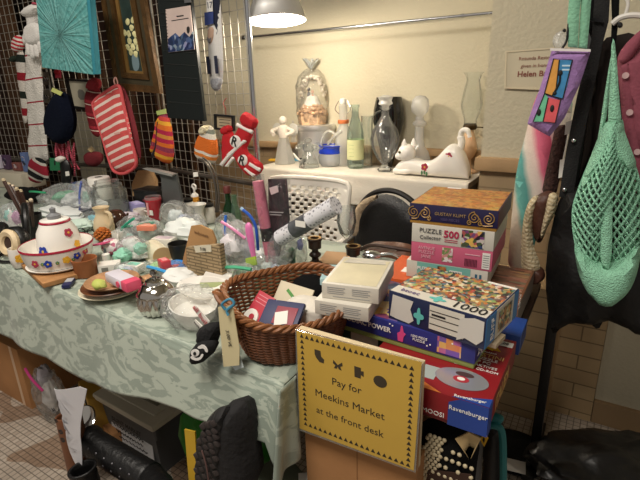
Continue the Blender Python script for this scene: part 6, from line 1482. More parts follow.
BX.patch('teal_band', 'front', .14, .04, .80, .98, M('sea_green_card', '#7ab5a8', .5)); BX.text('lettering', 'front', .25, .62, .014, 'PUZZLE', wtx, bold=.0004, off=.002); BX.patch('small_picture', 'front', .40, .3, .51, .9, busy, off=.0007); BX.patch('barcode', 'front', .55, .2, .70, .75, paper, off=.0007)
for k in range(7): BX.patch('barcode_bar', 'front', .56+k*.019, .3, .569+k*.019, .7, ink, off=.0014)
BX.shape('corner_mark', 'front', [(.855, .3), (.93, .3), (.93, .75), (.905, .75), (.905, .5), (.88, .5), (.88, .75), (.855, .75)], M('dark_teal_print', '#2f5f78', .5))
BX = kbox('pink puzzle box with barcode, second from the bottom of the far stack', S0+.0525, .058, M('candy_pink_card', '#c9607c', .5), .003)
for k, s_ in enumerate(('AVENUE', 'PUZZLE', 'JANE')): BX.text('lettering', 'front', .20, .76-.22*k, .013, s_, M('pale_pink_lettering', '#e8b5c0', .5), off=.002)
BX.patch('small_picture', 'front', .40, .18, .53, .9, picture('plant_print', ['#d9cfc0', '#7d8a5a', '#c98a8a', '#e5ddd0'], 110), off=.0005)
for k in range(9): BX.patch('barcode_bar', 'front', .68+k*.017, .12, .689+k*.017, .5, M('maroon_print', '#5e2436', .5), off=.0008)
BX.patch('small_lettering', 'front', .68, .7, .86, .74, M('pale_pink_lettering', '#e8b5c0'), off=.0008); BX.patch('white_label', 'front', .885, .1, .975, .9, paper, off=.0008)
for k in range(6): BX.patch('label_line', 'front', .895, .2+k*.11, .965, .23+k*.11, greyp, off=.0016)
BX = kbox('white puzzle box marked 500, third from the bottom of the far stack', S0+.111, .055, cardw, .003)
BX.text('title', 'front', .24, .68, .025, 'PUZZLE', M('grey_ink', '#3a3a40', .6), off=.002, fit=.062); BX.text('title', 'front', .24, .32, .027, 'Collector', M('grey_ink', '#3a3a40'), off=.002, rot=.04, fit=.06); BX.text('piece_count', 'front', .50, .6, .031, '500', M('magenta_print', '#b3264e', .5), bold=.0008, off=.002, fit=.042)
for k in range(2): BX.patch('small_lettering', 'front', .42, .2+k*.1, .58, .23+k*.1, M('magenta_print', '#b3264e'), off=.0008)
BX.patch('picture', 'front', .625, .06, .89, .95, picture('garden_print', ['#2f2a30', '#7a4a78', '#c9c0b8', '#4a5a3a', '#b35a5a', '#d9b25a', '#3a4a6a'], 95), off=.0006)
BX = kbox('navy puzzle box with gold scrolls and orange lid, top of the far stack', S0+.1665, .057, M('dark_indigo_card', '#231f45', .4), -.006, base=M('gold_card', '#b0823a', .4, .2), bf=.16)
BX.patch('gold_picture', 'top', .012, .015, .988, .52, picture('gold_mosaic_print', ['#b0702a', '#c98a3f', '#a0622a', '#c9924a', '#b87a3a', '#bf9055'], 90)); BX.patch('gold_picture', 'top', .012, .55, .988, .985, picture('gold_mosaic_print_b', ['#b0702a', '#c2843a', '#a0622a', '#c08c4c'], 110))
BX.patch('red_line', 'top', .012, .52, .988, .55, M('rust_line', '#a8502a', .5)); BX.patch('film_edge', 'top', .2, .93, .38, .985, M('white_print', '#efede8'), off=.001)
BX.text('title', 'front', .48, .60, .019, 'GUSTAV KLIMT', M('pale_gold_print', '#a88a5a', .5), off=.002, fit=.085); BX.text('title', 'front', .48, .34, .010, '1000 PIECES', M('dull_violet_print', '#5a5078', .5), off=.002)
def scroll(cx, cz, r0, turns, sgn, a0=0, tail=None):
    pts = []
    for i in range(44):
        k = i/43; a = a0+sgn*turns*2*PI*k; r = r0*(1-k*.9); pts.append(V((cx+r*math.cos(a), -.0016, cz+r*math.sin(a))))
    if tail: pts = path([V((tail[0], -.0016, tail[1])), pts[0]], 6)[:-1]+pts
    MB().tube(pts, .0014, 5).build('gold_scroll', gsm, BX.root)
gsm = M('gold_scroll_print', '#a8834a', .4, .2)
w_b = BX.w
for cx, sgn, tail in ((.052, 1, None), (.185, -1, None), (.75, 1, None), (.90, -1, None)): scroll(w_b*cx, .033, .0165, 2.0, sgn, PI/2 if sgn > 0 else PI/2)
for cx, sgn in ((.235, -1), (.70, 1), (.82, 1)): scroll(w_b*cx, .018, .007, 1.3, sgn, PI/2)
for q in ([(.03, .014), (.10, .016), (.13, .03), (.19, .048)], [(.74, .048), (.81, .03), (.84, .014), (.95, .016)]): MB().tube(path([(w_b*u, -.0016, v) for u, v in q], 14), .0014, 5).build('gold_scroll', gsm, BX.root)
BX.patch('maroon_side', 'right', 0, .15, 1, 1, M('maroon_card', '#5a1f30', .45))
# blue boxes peeping out behind the village puzzle
BX = Box('puzzle_box', 'plain royal blue box behind the right end of the village puzzle', 'puzzle box', (-.29, 1.075, .7015), (-.122, 1.075, .7015), .050, .10, M('royal_blue_card', '#1f4590', .45), 'puzzle boxes')
BX.patch('side_print', 'right', .25, .2, .8, .8, M('navy_side_print', '#1a3470', .5))

# ------------------------------------------------------------------ bags under the red box, at the right end
h = Hang('beaded_bag', 'black hand bag covered in cream beads hanging below the red box', 'bag', .80, (447, 482))
h.puff('bag', [(418, 425), (432, 416), (448, 424), (470, 432), (481, 440), (476, 470), (474, 505), (418, 505), (414, 470)], .035, blackcloth, sm=1, step=.03)
bd = M('cream_bead', '#c9bb9a', .35)
m = MB(); pl_ = h.poly([(418, 452), (434, 424), (450, 430), (445, 452), (434, 478), (432, 505), (418, 505)])
def inpoly(p, pl):
    c = False; n = len(pl)
    for i in range(n):
        (x1, y1), (x2, y2) = pl[i], pl[(i+1) % n]
        if (y1 > p[1]) != (y2 > p[1]) and p[0] < (x2-x1)*(p[1]-y1)/(y2-y1)+x1: c = not c
    return c
def beadgrid(name, pl, st, r, dy, cond=None):
    m = MB(); xs = [p[0] for p in pl]; zs = [p[1] for p in pl]; z = min(zs); j = 0
    while z < max(zs):
        x = min(xs)+(st/2 if j % 2 else 0)
        while x < max(xs):
            if inpoly((x, z), pl) and (cond is None or cond(x, z, j)): m.ell((x, dy, z), (r, r*.8, r), 8, 6)
            x += st
        z += st*.87; j += 1
    o = m.build(name, bd, h.root); o['kind'] = 'stuff'; return o
beadgrid('bead_panel', pl_, .0098, .0046, -.034)
pl2 = h.poly([(440, 440), (452, 432), (474, 442), (478, 452), (474, 505), (430, 505), (432, 478)])
beadgrid('bead_rows', pl2, .0125, .0047, -.036, lambda x, z, j: (j % 4 in (0,)) or (j % 4 == 2 and random.random() < .3))
h.flat('brown_band', [(434, 458), (476, 462), (475, 476), (431, 474)], .002, M('brown_velvet', '#3a2418', .95), dy=-.0355); h.flat('brown_band', [(430, 484), (474, 486), (474, 497), (430, 496)], .002, M('brown_velvet', '#3a2418'), dy=-.0355)
h = Hang('straw_fan', 'small straw fan sticking out beside the beaded bag', 'fan', .758, (468, 448))
m = MB()
for i in range(16): m.tube([h.p3(470, 458), h.p3(456+i*1.6, 432+abs(i-8)*.8)], .0024, 5)
m.build('straw_blades', M('straw', '#c2a878'), h.root)
h = Hang('hanging_charm', 'tiny yellow diamond charm hanging beside the teal case', 'charm', .84, (484, 450))
h.flat('charm', [(484, 432), (488.5, 438), (484.5, 446), (480.5, 439)], .003, yellow); h.flat('dark_mark', [(484.2, 436), (485.5, 438.5), (484.3, 442), (483, 439)], .001, ink, dy=-.003)
h = Hang('teal_case', 'dark case with a teal edge standing right of the beaded bag', 'case', .93, (492, 500))
h.puff('case', [(486, 420), (497, 418), (505, 424), (506, 500), (480, 500)], .03, M('charcoal_case', '#15181a', .6), sm=1)
tq2 = M('teal_trim', '#146a6c', .5)
MB().tube(path([h.p3(490, 417, -.03), h.p3(500, 418, -.03), h.p3(505, 426, -.03), h.p3(506, 460, -.03), h.p3(506, 500, -.03)], 20), .008, 8).build('teal_trim', tq2, h.root)
h.puff('teal_loop', [(488, 406), (500, 409), (507, 413), (503, 419), (494, 420)], .01, tq2, sm=1, dy=-.02)
h.flat('grey_panel', [(472, 440), (482, 440), (478, 500), (470, 500)], .01, M('grey_case_panel', '#6e7274', .5), dy=.02)
b = at(512, 468, z=.30); t = thing('white_card', 'small white card lying on the dark floor beside the rack foot', 'card', at(514, 466, z=.03), R(10))
MB().box((0, 0, .002), (.075, .05, .003), .001, M=Matrix.Rotation(R(10), 4, 'X')).build('card', M('grey_white_card', '#b5b2ac', .6), t)
t = thing('floor_bag', 'black holdall on the floor below the garment rack post', 'bag', at(500, 478, z=0)+V((.02, .14, 0)))
MB().ell((0, 0, .015), (.14, .12, .014), 20, 10).build('holdall', blackcloth, t)

# ------------------------------------------------------------------ under the sale table
BX = Box('cardboard_carton', 'brown cardboard carton on the floor at the far left under table', 'carton', (-2.75, .80, 0), (-2.03, .80, 0), .30, .38, kraft)
BX.patch('tape', 'front', .9, .0, .93, 1, M('pale_tape', '#c9a98a'))
bag('big zip bag with magenta seal of grey things on the floor', 46, 424, 40, 62, film, seed=21, z0=0, zip_=('#b0306e', -.5, 1.0, .7, .72), fillc=[('#8d8a92', -.3, .4, .2), ('#d9d4d0', .2, .2, .4), ('#b5b0b8', .1, .55, .25)], depth=.6)
# tan boot with rolled paper
tl_ = M('tan_leather', '#6e4329', .5, var=.2, vscale=20)
bt = at(63, 415, y=.62); bf = V((bt.x+.03, .62, 0))
boot = thing('tan_boot', 'narrow tan leather boot holding a curled white price sheet', 'boot', bf, R(-30))
MB().tube(path([(0, 0, .04), (-.004, 0, .16), (-.012, 0, .30), (-.022, 0, bt.z)], 20), .036, 16, caps=False).build('shaft', tl_, boot, solid=.004)
MB().ell((.05, 0, .035), (.10, .04, .035), 20, 12).build('foot', tl_, boot); MB().box((.05, 0, .006), (.20, .075, .012), .005).build('sole', black, boot)
h = Hang('price_sheet', 'curled white paper sheet with handwriting tucked in the tan boot', 'paper', .60, (72, 470))
O_ = [(52, 389), (58, 386), (68, 386), (80, 389), (81, 405), (82, 428), (86, 452), (87.5, 470), (78, 452), (70, 438), (60, 425)]
pl_ = h.poly(O_); xs = [p[0] for p in pl_]; xm = (min(xs)+max(xs))/2; xw = (max(xs)-min(xs))/2
m = MB(); m.prism(smooth2(pl_, 1), .0015, Matrix.Rotation(PI/2, 4, 'X'))
bmesh.ops.subdivide_edges(m.bm, edges=m.bm.edges[:], cuts=3)
for v in m.bm.verts: v.co.y += .045*((v.co.x-xm)/xw)**2-.02
m.build('sheet', M('white_sheet', '#d3d2d6', .8), h.root)
for k, (px, py, s_) in enumerate(((58, 402, '2'), (60.5, 413, 'E'), (65, 424, '8'), (67, 432, '8'))): text('handwriting', s_, .034 if k > 1 else .024, h.p3(px+5, py+2, -.030), h.root, ink, rot=-1.1, bold=.001)
# black studded boots
bl_ = M('black_boot_leather', '#0b0b0c', .45, bump=.3, bscale=60)
def bootshape(label, p_top, p_mid, p_toe, rad):
    o = V((p_mid.x, p_mid.y, 0)); t = thing('black_boot', label, 'boot', o, 0, 'black boots under the table')
    q = [p-o for p in (p_top, p_top.lerp(p_mid, .5), p_mid)]
    MB().tube(path(q, 16), [rad*1.12, rad*1.12]+[rad]*(len(path(q, 16))-2), 18, caps=False).build('shaft', bl_, t, solid=.006)
    MB().tube(path([p_mid-o, (p_mid-o).lerp(p_toe-o, .5)+V((0, 0, -.01)), p_toe-o], 12), [rad]*6+[rad*.9]*(len(path([p_mid-o, p_mid-o, p_toe-o], 12))-6), 16).build('foot', bl_, t)
    d = (p_mid-p_top).normalized(); side = d.cross(V((0, 1, 0))).normalized(); m = MB()
    for i in range(7):
        for j in (-1, 0, 1):
            p = p_top.lerp(p_mid, .08+.13*i)-o+side*(j*rad*.55)+V((0, -rad*(1.02-.16*abs(j)), 0)); m.ell(p, (.0045, .004, .0045), 8, 6)
    ob = m.build('stud', M('pewter_stud', '#77757a', .35, .9), t)
    return t
bootshape('black studded boot leaning down to the right in front of the yellow tin', at(88, 440, y=.66), at(150, 478, y=.66), at(175, 500, y=.60), .042)
bootshape('black studded boot beside the curled paper, mostly below the frame', at(82, 468, y=.57), at(94, 505, y=.57), at(120, 525, y=.52), .034)
# yellow tin with silver lid, small carton
BX = Box('yellow_tin', 'dull yellow tin box under the table, behind the black boots', 'tin', at(78, 442, z=0)+V((-.02, .06, 0)), at(110, 450, z=0)+V((-.02, .06, 0)), .24, .16, M('mustard_card', '#a8822e', .5, var=.15), rz=R(-20))
BX.patch('white_tag', 'front', .05, .74, .55, .82, paper); MB().tube(path([(BX.w*.55, -.003, .21), (BX.w*.75, -.003, .215), (BX.w*.9, -.003, .13), (BX.w*.8, -.003, .07)], 18), .003, 6).build('wire_clasp', M('dark_wire', '#3a342a', .4, .6), BX.root)
b = at(92, 425, z=.18); t = thing('silver_dish', 'small shiny silver dish leaning on the yellow tin box', 'dish', M=Matrix.Translation(V((b.x, b.y-.02, .2))) @ Matrix.Rotation(R(40), 4, 'X'))
MB().lathe([(0, 0), (.02, 0), (.05, .018), (.06, .022), (.056, .025), (.02, .006), (0, .006)], 32).build('dish', sl, t)
BX = Box('cardboard_carton', 'small low brown carton under the table between tin and grey bin', 'carton', at(96, 452, z=0)+V((0, .04, 0)), at(121, 455, z=0)+V((0, .04, 0)), .11, .12, kraft, rz=R(-15))
# grey storage bin
gl_, gr_ = at(119, 446, z=0), at(163, 474, z=0)
ang = math.atan2(gr_.y-gl_.y, gr_.x-gl_.x); L_ = (gr_-gl_).length
gb = thing('storage_bin', 'grey plastic storage bin with a light lid and paper label under the table', 'storage bin', gl_, ang)
gh = vz(gr_, 422); gp = M('dark_grey_bin_plastic', '#4c4f52', .5)
vm = MB()
q0 = [(0, 0), (L_, 0), (L_, .22), (0, .22)]; q1 = [(-.03, -.02), (L_+.02, -.02), (L_+.02, .27), (-.03, .27)]
A_ = [vm.bm.verts.new((x, y, .002)) for x, y in q0]; B_ = [vm.bm.verts.new((x, y, gh)) for x, y in q1]
vm.bm.faces.new(A_[::-1])
for i in range(4): vm.bm.faces.new((A_[i], A_[(i+1) % 4], B_[(i+1) % 4], B_[i]))
vm.build('tub', gp, gb, solid=.006, smooth=False)
lm = M('putty_lid_plastic', '#c6bfab', .5)
MB().box((L_/2, .125, gh+.012), (L_+.09, .33, .026), .010).box((L_/2, .125, gh+.028), (L_+.01, .25, .008), .003).build('lid', lm, gb)
MB().box((L_*.72, .06, gh+.034), (.10, .05, .006), .002).build('painted_lid_recess', M('putty_recess_shade', '#7d7868', .6), gb)  # shaded handle recess imitated by a darker block on top of the lid
MB().box((L_+.02, -.012, gh-.03), (.025, .02, .05), .006).build('latch', gp, gb)
lab = thing('unused', '', '') if False else None
lz = gh*.52
lo = MB().box((L_*.48, -.018, lz), (L_*.92, .002, gh*.74), M=Matrix.Rotation(R(-2.6), 4, 'X')).build('paper_label', M('grey_paper', '#cfd0d2', .8), gb, smooth=False)
text('handwriting', 'SILENT MARKET', .024, (L_*.5, -.0245-.02*(.76-.5), gh*.76), gb, ink, bold=.0006)
for k in range(4):
    z = .64-.12*k; w_l = (.34, .30, .36, .22)[k]
    MB().tube([V((L_*(.5-w_l)+L_*2*w_l*i/40, -.0245-.02*(z-.5), gh*z+.007*math.sin(i*2.3+k)*math.cos(i*.9))) for i in range(41)], .0014, 5).build('scribbled_line', ink, gb)
# grey-green tote and the hiking shoe on it
GZ = .43
tp = [at(px, py, z=GZ) for px, py in ((286, 451), (318, 490), (262, 560), (196, 498))]
cc = sum(tp, V())/4
t = thing('storage_box', 'grey-green lidded plastic box at the bottom edge below the cloth corner', 'storage box', (cc.x, cc.y, 0))
top_ = [(p.x-cc.x, p.y-cc.y) for p in tp]
gpm = M('grey_green_plastic', '#59604f', .5)
MB().prism([(x*.95, y*.95) for x, y in top_], GZ-.03, Matrix.Translation((0, 0, .001))).build('tub', gpm, t); MB().prism(top_, .028, Matrix.Translation((0, 0, GZ-.028)), bev=.004).build('lid', gpm, t)
q = at(303, 478, z=GZ)-cc; MB().box((q.x, q.y, GZ+.0006), (.022, .03, .001), rz=.6).build('white_label', paper, t)
h = Hang('hiking_shoe', 'black hiking shoe stood on its heel showing the lugged sole', 'shoe', .575, (226, 492))
rb = M('black_rubber', '#141313', .75)
h.puff('upper', [(212, 494), (210, 440), (215, 420), (222, 408), (231, 404.5), (239, 410), (245, 430), (249, 462), (254, 494)], .05, M('black_suede', '#121113', .85, bump=.4, bscale=80), sm=2, dy=.025, step=.014)
h.puff('sole', [(200, 494), (199, 460), (200, 438), (206, 421), (215, 410), (224, 405), (229.5, 409), (232, 430), (230, 460), (229, 494)], .028, rb, sm=2, dy=.0, step=.012, ew=.02)
m = MB()
for j in range(11):
    for i in range(4):
        px, py = 205.5+i*5.4+(2.7 if j % 2 else 0)+max(0, (4-j))*1.6, 419+j*7.2-i*1.6
        if px < 227 and py < 494:
            k = .006*random.random(); m.box((0, 0, 0), (.013, .012, .013), .003, M=Matrix.Translation(h.p3(px, py, -.0245)) @ Matrix.Rotation(R(45+20*random.random()), 4, 'Y'))
ob = m.build('tread_lug', M('dusty_rubber', '#2e2624', .9), h.root)
MB().tube(path([h.p3(214, 440, -.036), h.p3(219, 455, -.038), h.p3(222, 478, -.038)], 12), .002, 5).build('sole_line', M('dusty_pink_line', '#5e4440', .8), h.root)
h = Hang('yellow_strip', 'yellow strip of card leaning between the bin and hiking shoe', 'card', .66, (193, 490))
zq = [proj((h.o.x+dx, h.y, 0))[:2] for dx in (.03, -.03)]
h.flat('strip', [(185.5, 428.5), (196, 431), (197, 450), zq[0], zq[1]], .004, M('bright_yellow_card', '#c9a22a', .6))
h = Hang('green_sack', 'crumpled bright green plastic sack under the table behind the shoe', 'sack', .86, (230, 470))
h.puff('sack', [(180, 408), (196, 412), (240, 418), (276, 436), (272, 470), (240, 490), (200, 480)], .06, M('bright_green_plastic', '#2f7a22', .35), sm=2, wr=wrinkle(.03, 18, 12, 5), step=.03)
# ------------------------------------------------------------------ garment rack and what hangs on it, right side
rx, ry = -.0895, 1.61
rack = thing('garment_rack', 'black metal garment rack with a square post at the right', 'rack', (rx, ry, 0))
bm_ = M('black_rack_metal', '#0a0a0b', .4)
MB().box((.0, 0, .80), (.032, .032, 1.6), .003).build('post', bm_, rack); MB().box((1.1, .0, .80), (.032, .032, 1.6), .003).build('post', bm_, rack)
MB().box((.55, 0, 1.64), (1.2, .03, .03), .003).build('top_rail', bm_, rack); MB().box((0, 0, .015), (.04, .32, .025), .004).build('foot', bm_, rack); MB().box((1.1, 0, .015), (.04, .32, .025), .004).build('foot', bm_, rack)
# pastel scarf
h = Hang('pastel_scarf', 'long pastel scarf in pink, cream and teal streaks beside the purple bag', 'scarf', 1.60, (514, 270))
psc = stripes('pastel_tie_dye', [(0, '#d9a0a4'), (.10, '#d6c9b8'), (.3, '#cfc4b2'), (.38, '#6fb0a6'), (.52, '#5fa39c'), (.6, '#d9d0c2'), (.72, '#dfc9c0'), (.82, '#d9708a'), (1.0, '#c9566f')], .19, (1, 0, .27), phase=.0, wob=.02, bump=.15, const=False)
h.puff('scarf', [(540, 88), (556, 82), (574, 95), (570, 130), (560, 165), (549, 200), (538, 230), (531, 262), (526, 280), (508, 272), (510, 225), (514, 190), (521, 150), (530, 115)], .022, psc, sm=1, wr=lambda x, z: .012*math.sin((x+.27*z)*70), step=.02, ew=.05)
# purple drawing bag
h = Hang('purple_bag', 'purple pouch with a four-panel felt drawing and mint straps', 'bag', 1.40, (548, 136))
pur = M('lilac_cotton', '#9a76ad', .9, var=.12, vscale=25, bump=.3, bscale=120)
h.puff('pouch', [(552, 49.5), (591, 50), (580, 84), (565, 117), (560, 124), (549.5, 136.5), (543, 133), (527.5, 124), (529, 118), (540, 88)], .016, pur, sm=0, step=.015, ew=.02)
h.flat('white_hem', [(551, 48.5), (591, 49.5), (591, 52), (551, 51)], .003, M('white_tape', '#d9d3d0', .8), dy=-.014)
def panel(pts, mat): h.flat('drawn_panel', pts, .0015, mat, dy=-.0165)
panel([(554.5, 59), (560, 60), (557, 88), (552.5, 95.5), (546, 93)], M('felt_orange', '#d69a4a', .9, var=.15, vscale=40)); panel([(560.5, 60), (573, 60), (568, 85), (563.5, 98), (553.5, 95.8), (557.6, 88)], M('felt_blue', '#3f86b8', .9, var=.2, vscale=40))
panel([(545.5, 93.5), (549, 97), (543.5, 121), (534, 121)], M('felt_green', '#6fbf98', .9, var=.2, vscale=40)); panel([(549.5, 97.5), (561.5, 100), (556, 122), (544, 121)], M('felt_coral', '#d65a60', .9, var=.2, vscale=40))
m = MB()
for q in ([(554.5, 59), (573, 60), (563.5, 98.5), (545.5, 93)], [(545.5, 93.5), (561.5, 99), (556, 122.5), (534, 121.5)]): m.tube([h.p3(*p, -.0185) for p in q], .0016, 5, closed=True)
m.tube([h.p3(560.2, 60, -.0185), h.p3(557, 88, -.0185), h.p3(553, 95.5, -.0185)], .0014, 5); m.tube([h.p3(549.2, 97.5, -.0185), h.p3(544, 121, -.0185)], .0014, 5)
m.tube(path([h.p3(561, 76, -.019), h.p3(560, 83, -.019), h.p3(556, 91, -.019)], 8), .0025, 5); m.ell(h.p3(561, 73, -.019), (.006, .002, .007), 8, 6); m.ell(h.p3(555.5, 93, -.019), (.005, .002, .005), 8, 6); m.ell(h.p3(553, 108, -.019), (.005, .002, .009), 8, 6); m.ell(h.p3(540, 112, -.019), (.005, .002, .009), 8, 6)
m.build('ink_drawing', ink, h.root)
for k in range(2): h.flat('drawn_lettering', [(563, 65+k*4), (571, 65+k*4), (570.6, 66.6+k*4), (562.8, 66.6+k*4)], .001, M('pale_blue_lettering', '#bcd6e6', .8), dy=-.018)
mint = M('mint_canvas', '#7fb597', .9, var=.1, vscale=30, bump=.4, bscale=150)
h.puff('strap', [(570, -12), (583, -12), (580, 10), (578, 48), (568, 47), (567.5, 20)], .008, mint, sm=0, dy=-.003); h.puff('strap', [(582, -12), (592, -12), (590, 15), (587, 49), (578, 48), (580, 14)], .008, mint, sm=0, dy=.004)
MB().tube(path([h.p3(572, -10, .01), h.p3(569, 20, .0), h.p3(567, 40, -.008), h.p3(563, 48, -.012)], 20), .003, 6).build('cord', black, h.root)
# clear zip pouch behind
h = Hang('hanging_pouch', 'small clear plastic pouch with a dark snap behind the mint strap', 'pouch', 1.46, (558, 50))
h.puff('pouch', [(554, 34), (565, 29), (568, 34), (566, 48), (556, 50), (552, 44)], .008, film2, sm=1); h.puff('snap', disc_pts(564.5, 30.5, 2, 2, 8), .006, black, sm=0, dy=-.004)
# wide black strap bag
h = Hang('black_strap_bag', 'black shoulder bag with a long wide strap hanging beside the mint net bag', 'bag', 1.50, (575, 335))
h.puff('wide_strap', [(596, -12), (611, -12), (609, 22), (603, 45), (592, 100), (581, 150), (574, 195), (560, 195), (567, 150), (578, 95), (592, 40)], .007, M('black_webbing', '#121213', .85, bump=.3, bscale=220), sm=0, dy=-.03, step=.02)
h.puff('rear_strap', [(589, -12), (597, -12), (596, 22), (592, 40), (588, 30)], .006, blackcloth, sm=0, dy=-.01); h.flat('buckle', [(590, 19), (604, 21), (603.5, 24), (590, 22)], .004, M('dark_buckle', '#2a2a2c', .3, .8), dy=-.04)
h.puff('bag_body', [(560, 190), (580, 185), (600, 200), (650, 190), (652, 330), (640, 336), (622, 326), (604, 320), (598, 331), (590, 322), (562, 326), (552, 338), (546, 300), (545, 258)], .05, M('black_nylon', '#0a0a0b', .6, bump=.3, bscale=50), sm=1, wr=wrinkle(.03, 20, 8, 7), step=.025, ew=.06)
m = MB()
for px, py in ((575, 139), (566, 187)): m.ell(h.p3(px, py, -.04), (.006, .004, .006), 10, 6)
m.build('rivet', steel, h.root)
h.puff('knot', disc_pts(620, 26, 3.2, 3.2, 8), .012, black, sm=0, dy=-.03)
h.puff('second_strap', [(611, -12), (620, -12), (619, 20), (614, 60), (610, 62), (612, 20)], .006, blackcloth, sm=0, dy=-.02)
# dark crochet purse and price tags
h = Hang('crochet_purse', 'dark brown crochet purse hanging between scarf and black strap', 'purse', 1.55, (548, 195))
h.puff('purse', [(555, 126), (568, 124), (566, 150), (560, 178), (556, 196), (541, 196), (546, 170), (551, 148)], .02, M('brown_crochet', '#3f2722', .95, var=.5, vscale=90, bump=1, bscale=90), sm=1, step=.016)
h = Hang('price_tag', 'white paper price tag dangling over the dark crochet purse', 'tag', 1.515, (562, 178))
h.flat('tag', [(560, 160), (567.5, 158), (567, 176), (558.5, 178)], .0015, paper); MB().tube([h.p3(563, 160), h.p3(566, 146), h.p3(569, 130)], .0018, 5).build('string', paper, h.root)
h = Hang('price_tag', 'pale tag above the crochet purse, half covered by the strap', 'tag', 1.515, (570, 145))
h.flat('tag', [(566, 122), (573, 120), (571, 133), (564.5, 135)], .0015, M('grey_white_card', '#b5b2ac'))
# gloves with cream knit cuffs
h = Hang('leather_gloves', 'pair of brown leather gloves with cream ribbed knit cuffs', 'gloves', 1.50, (535, 275))
bg = M('glove_leather', '#4a2a1e', .5, var=.2, vscale=20, bump=.3, bscale=60)
rib = stripes('cream_rib_knit', [(0, '#b8a684'), (.5, '#d0c2a2')], .011, (.25, 0, 1), wob=.004, bump=.9, bscale=110)
h.puff('leather_hand', [(533, 198), (546, 190), (556, 192), (550, 215), (546, 232), (540, 245), (533, 238), (530, 215)], .03, bg, sm=2); h.puff('leather_thumb', [(522, 268), (540, 266), (547, 275), (540, 284), (525, 282)], .03, bg, sm=2)
h.puff('knit_cuff', [(530, 198), (540, 193), (538, 205), (533, 222), (533, 245), (540, 260), (541, 271), (527, 275), (521, 268), (522, 235), (524, 215)], .034, rib, sm=2, dy=-.008); h.puff('knit_cuff', [(548, 194), (555, 190), (560, 196), (557, 210), (548, 226), (543, 238), (540, 234), (545, 212)], .024, rib, sm=2, dy=-.018)
# dark inner garments
h = Hang('dark_jacket', 'very dark brown jacket hanging behind the black straps', 'jacket', 1.64, (590, 300))
h.puff('jacket', [(596, 40), (640, 30), (660, 60), (660, 300), (560, 300), (570, 180), (585, 90)], .04, M('dark_brown_wool', '#1d1310', .95, var=.3, vscale=30), sm=1, wr=wrinkle(.02, 15, 5, 9), step=.04)
# mint net bag, real openwork
h = Hang('net_bag', 'mint green crochet net bag hanging in front on the right', 'bag', 1.36, (608, 304))
Lft = [(607, 122), (600, 140), (591, 160), (579, 190), (573, 212), (575, 240), (583, 270)]; Rgt = [(621, 120), (624, 138), (630, 155), (638, 180), (641, 215), (639, 245), (630, 272)]
LL, RR_ = path([h.p3(*p) for p in Lft], 60), path([h.p3(*p) for p in Rgt], 60)
def netpt(u, v, side):
    k = v*(len(LL)-1); i = min(int(k), len(LL)-2); t = k-i
    a = LL[i].lerp(LL[i+1], t); k2 = v*(len(RR_)-1); i2 = min(int(k2), len(RR_)-2); b = RR_[i2].lerp(RR_[i2+1], k2-i2)
    p = a.lerp(b, u); p.y += side*(.012+.055*math.sin(PI*min(1, v*.9+.08)))*math.sin(PI*u)**.6 + .01*math.sin(u*9+v*3)
    return p
mintY = M('mint_yarn', '#9cd9b8', .9, bump=.9, bscale=240, var=.12, vscale=60)
def diamonds(side):
    m = MB(); nu, nv = 9, 17
    vv = {}
    def g(i, j):
        if (i, j) not in vv: vv[(i, j)] = m.bm.verts.new(netpt(min(1, max(0, i/(2*nu))), min(1, j/(2*nv)), side))
        return vv[(i, j)]
    for j in range(0, 2*nv-1):
        for i in range(-1 if j % 2 else 0, 2*nu, 2):
            q = [(i, j+1), (i+1, j), (i+2, j+1), (i+1, j+2)]
            q = [(min(2*nu, max(0, a)), min(2*nv, b)) for a, b in q]
            qs = []
            for a in q:
                if a not in qs: qs.append(a)
            if len(qs) >= 3:
                try: m.bm.faces.new([g(*a) for a in qs])
                except ValueError: pass
    return m
diamonds(-1).build('net_front', mintY, h.root, wire=.0075); diamonds(1).build('net_back', mintY, h.root, wire=.0085)
h.puff('solid_base', [(574, 236), (585, 250), (605, 262), (625, 254), (640, 238), (640, 262), (630, 290), (612, 303), (598, 300), (586, 288), (577, 266)], .055, mintY, sm=2, dy=-.02, step=.014)
h.puff('solid_shoulder', [(600, 132), (607, 120), (621, 118), (627, 138), (639, 168), (628, 172), (612, 160), (598, 172), (580, 192), (583, 176)], .04, mintY, sm=1, dy=-.012, step=.014)
h.puff('centre_band', [(603, 160), (612, 158), (613, 200), (612, 262), (601, 262), (602, 210)], .014, mintY, sm=1, dy=-.055, step=.014)
h.puff('handle', [(614, 36), (617, 60), (619.5, 100), (622, 124), (608, 126), (609, 98), (612, 65), (611, 48)], .014, mintY, sm=1, dy=-.02, step=.012); h.puff('handle', [(612, 50), (613, 64), (609, 95), (606, 124), (597, 142), (600, 125), (604, 97), (609, 66)], .014, mintY, sm=1, dy=.0, step=.012)
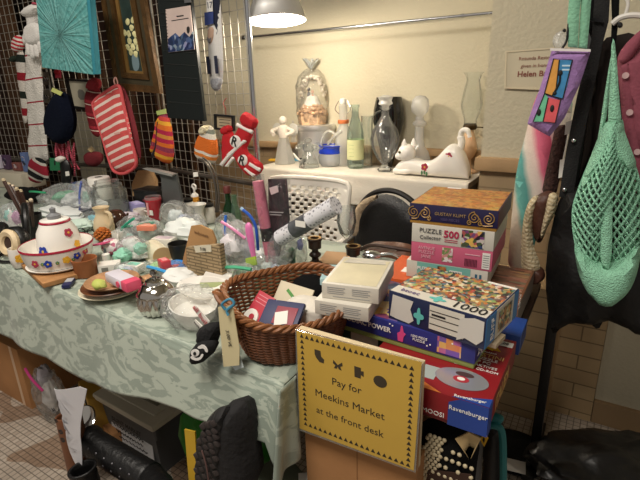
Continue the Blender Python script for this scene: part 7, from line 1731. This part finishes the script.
# maroon shirt on a hanger
h = Hang('maroon_shirt', 'dusty maroon shirt with pale buttons on a white hanger', 'shirt', 1.44, (640, 180))
ms = M('maroon_cotton', '#8a4654', .9, var=.18, vscale=14, bump=.25, bscale=160)
h.puff('shirt_front', [(622, 48), (628, 56), (640, 44), (675, 34), (700, 60), (700, 190), (641, 190), (638, 160), (624, 140), (620, 95), (616, 60)], .03, ms, sm=1, wr=wrinkle(.012, 30, 8, 12), step=.022, ew=.03)
h.puff('collar', [(617, 60), (622, 48), (640, 30), (648, 27), (643, 42), (632, 58), (624, 66)], .012, ms, sm=1, dy=-.022); h.puff('placket', [(621, 66), (629, 62), (633, 110), (641, 160), (641, 190), (634, 190), (625, 120)], .008, ms, sm=0, dy=-.028)
for px, py in ((625.5, 75.5), (629.5, 111.5), (637, 150)): MB().lathe([(0, 0), (.0075, 0), (.0075, .003), (0, .003)], 14, c=h.p3(px, py, -.036), M=Matrix.Rotation(PI/2, 4, 'X')).build('button', M('pale_pink_button', '#c9a8a8', .4), h.root)
h = Hang('clothes_hanger', 'white plastic clothes hanger holding the maroon shirt', 'hanger', 1.47, (640, 20))
wp = M('white_hanger_plastic', '#d6d2ca', .4)
MB().tube(path([h.p3(612, 24), h.p3(622, 17), h.p3(640, 15.5), h.p3(670, 24), h.p3(690, 36)], 20), .007, 8).build('arm', wp, h.root); MB().tube(path([h.p3(625, 16), h.p3(628, 4), h.p3(624, -6), h.p3(616, -8)], 16), .004, 8).build('hook', wp, h.root)
# wall plaque
h = Hang('wall_plaque', 'cream framed plaque with red-brown lettering on the column', 'plaque', YC-.004, (535, 90))
h.flat('board', [(505.5, 51), (570, 46), (570, 90), (504.5, 88.5)], .004, M('cream_plaque', '#c9bfa4', .6))
framering(h, 'border', [(505.5, 51), (570, 46), (570, 91), (504.5, 88.5)], [(507.2, 52.6), (568, 48), (568, 89), (506.3, 87.2)], .007, M('pale_gold_border', '#d2c6a8', .45))
pt_ = M('red_brown_lettering', '#84463a', .7)
wd = lambda n: (h.p3(519+n, 70)-h.p3(519, 70)).x
for s_, px, py, n in (('Rotunda Restoration', 519, 59, 43), ('given in honor of', 521, 66.3, 36), ('Helen Barton', 517.5, 74.5, 44)): text('lettering', s_, .03, h.p3(px, py, -.0055), h.root, pt_, align='LEFT', fit=wd(n), bold=.0006 if n == 44 else 0)
# black bin bag at lower right
b = at(604, 462, z=.08); t = thing('bin_bag', 'shiny black bin bag slumped on the floor at lower right', 'bin bag', (b.x+.03, b.y+.02, 0), R(25))
MB().ell((0, 0, .07), (.27, .15, .07), 44, 26, f=lambda p: 1+.16*noise.noise(p*2.3)+.07*noise.noise(p*6)).jitter(.012, 14).build('bag', M('black_bin_plastic', '#0b0b0d', .32, bump=.5, bscale=14), t)
vs = sc.view_settings
sc.display_settings.display_device = 'sRGB'
vs.view_transform = 'Standard'; vs.look = 'None'; vs.gamma = 1; vs.use_curve_mapping = False; vs.exposure = 0.0
sc.cycles.use_denoising = True
sc.cycles.max_bounces = 10; sc.cycles.transparent_max_bounces = 24; sc.cycles.sample_clamp_indirect = 6
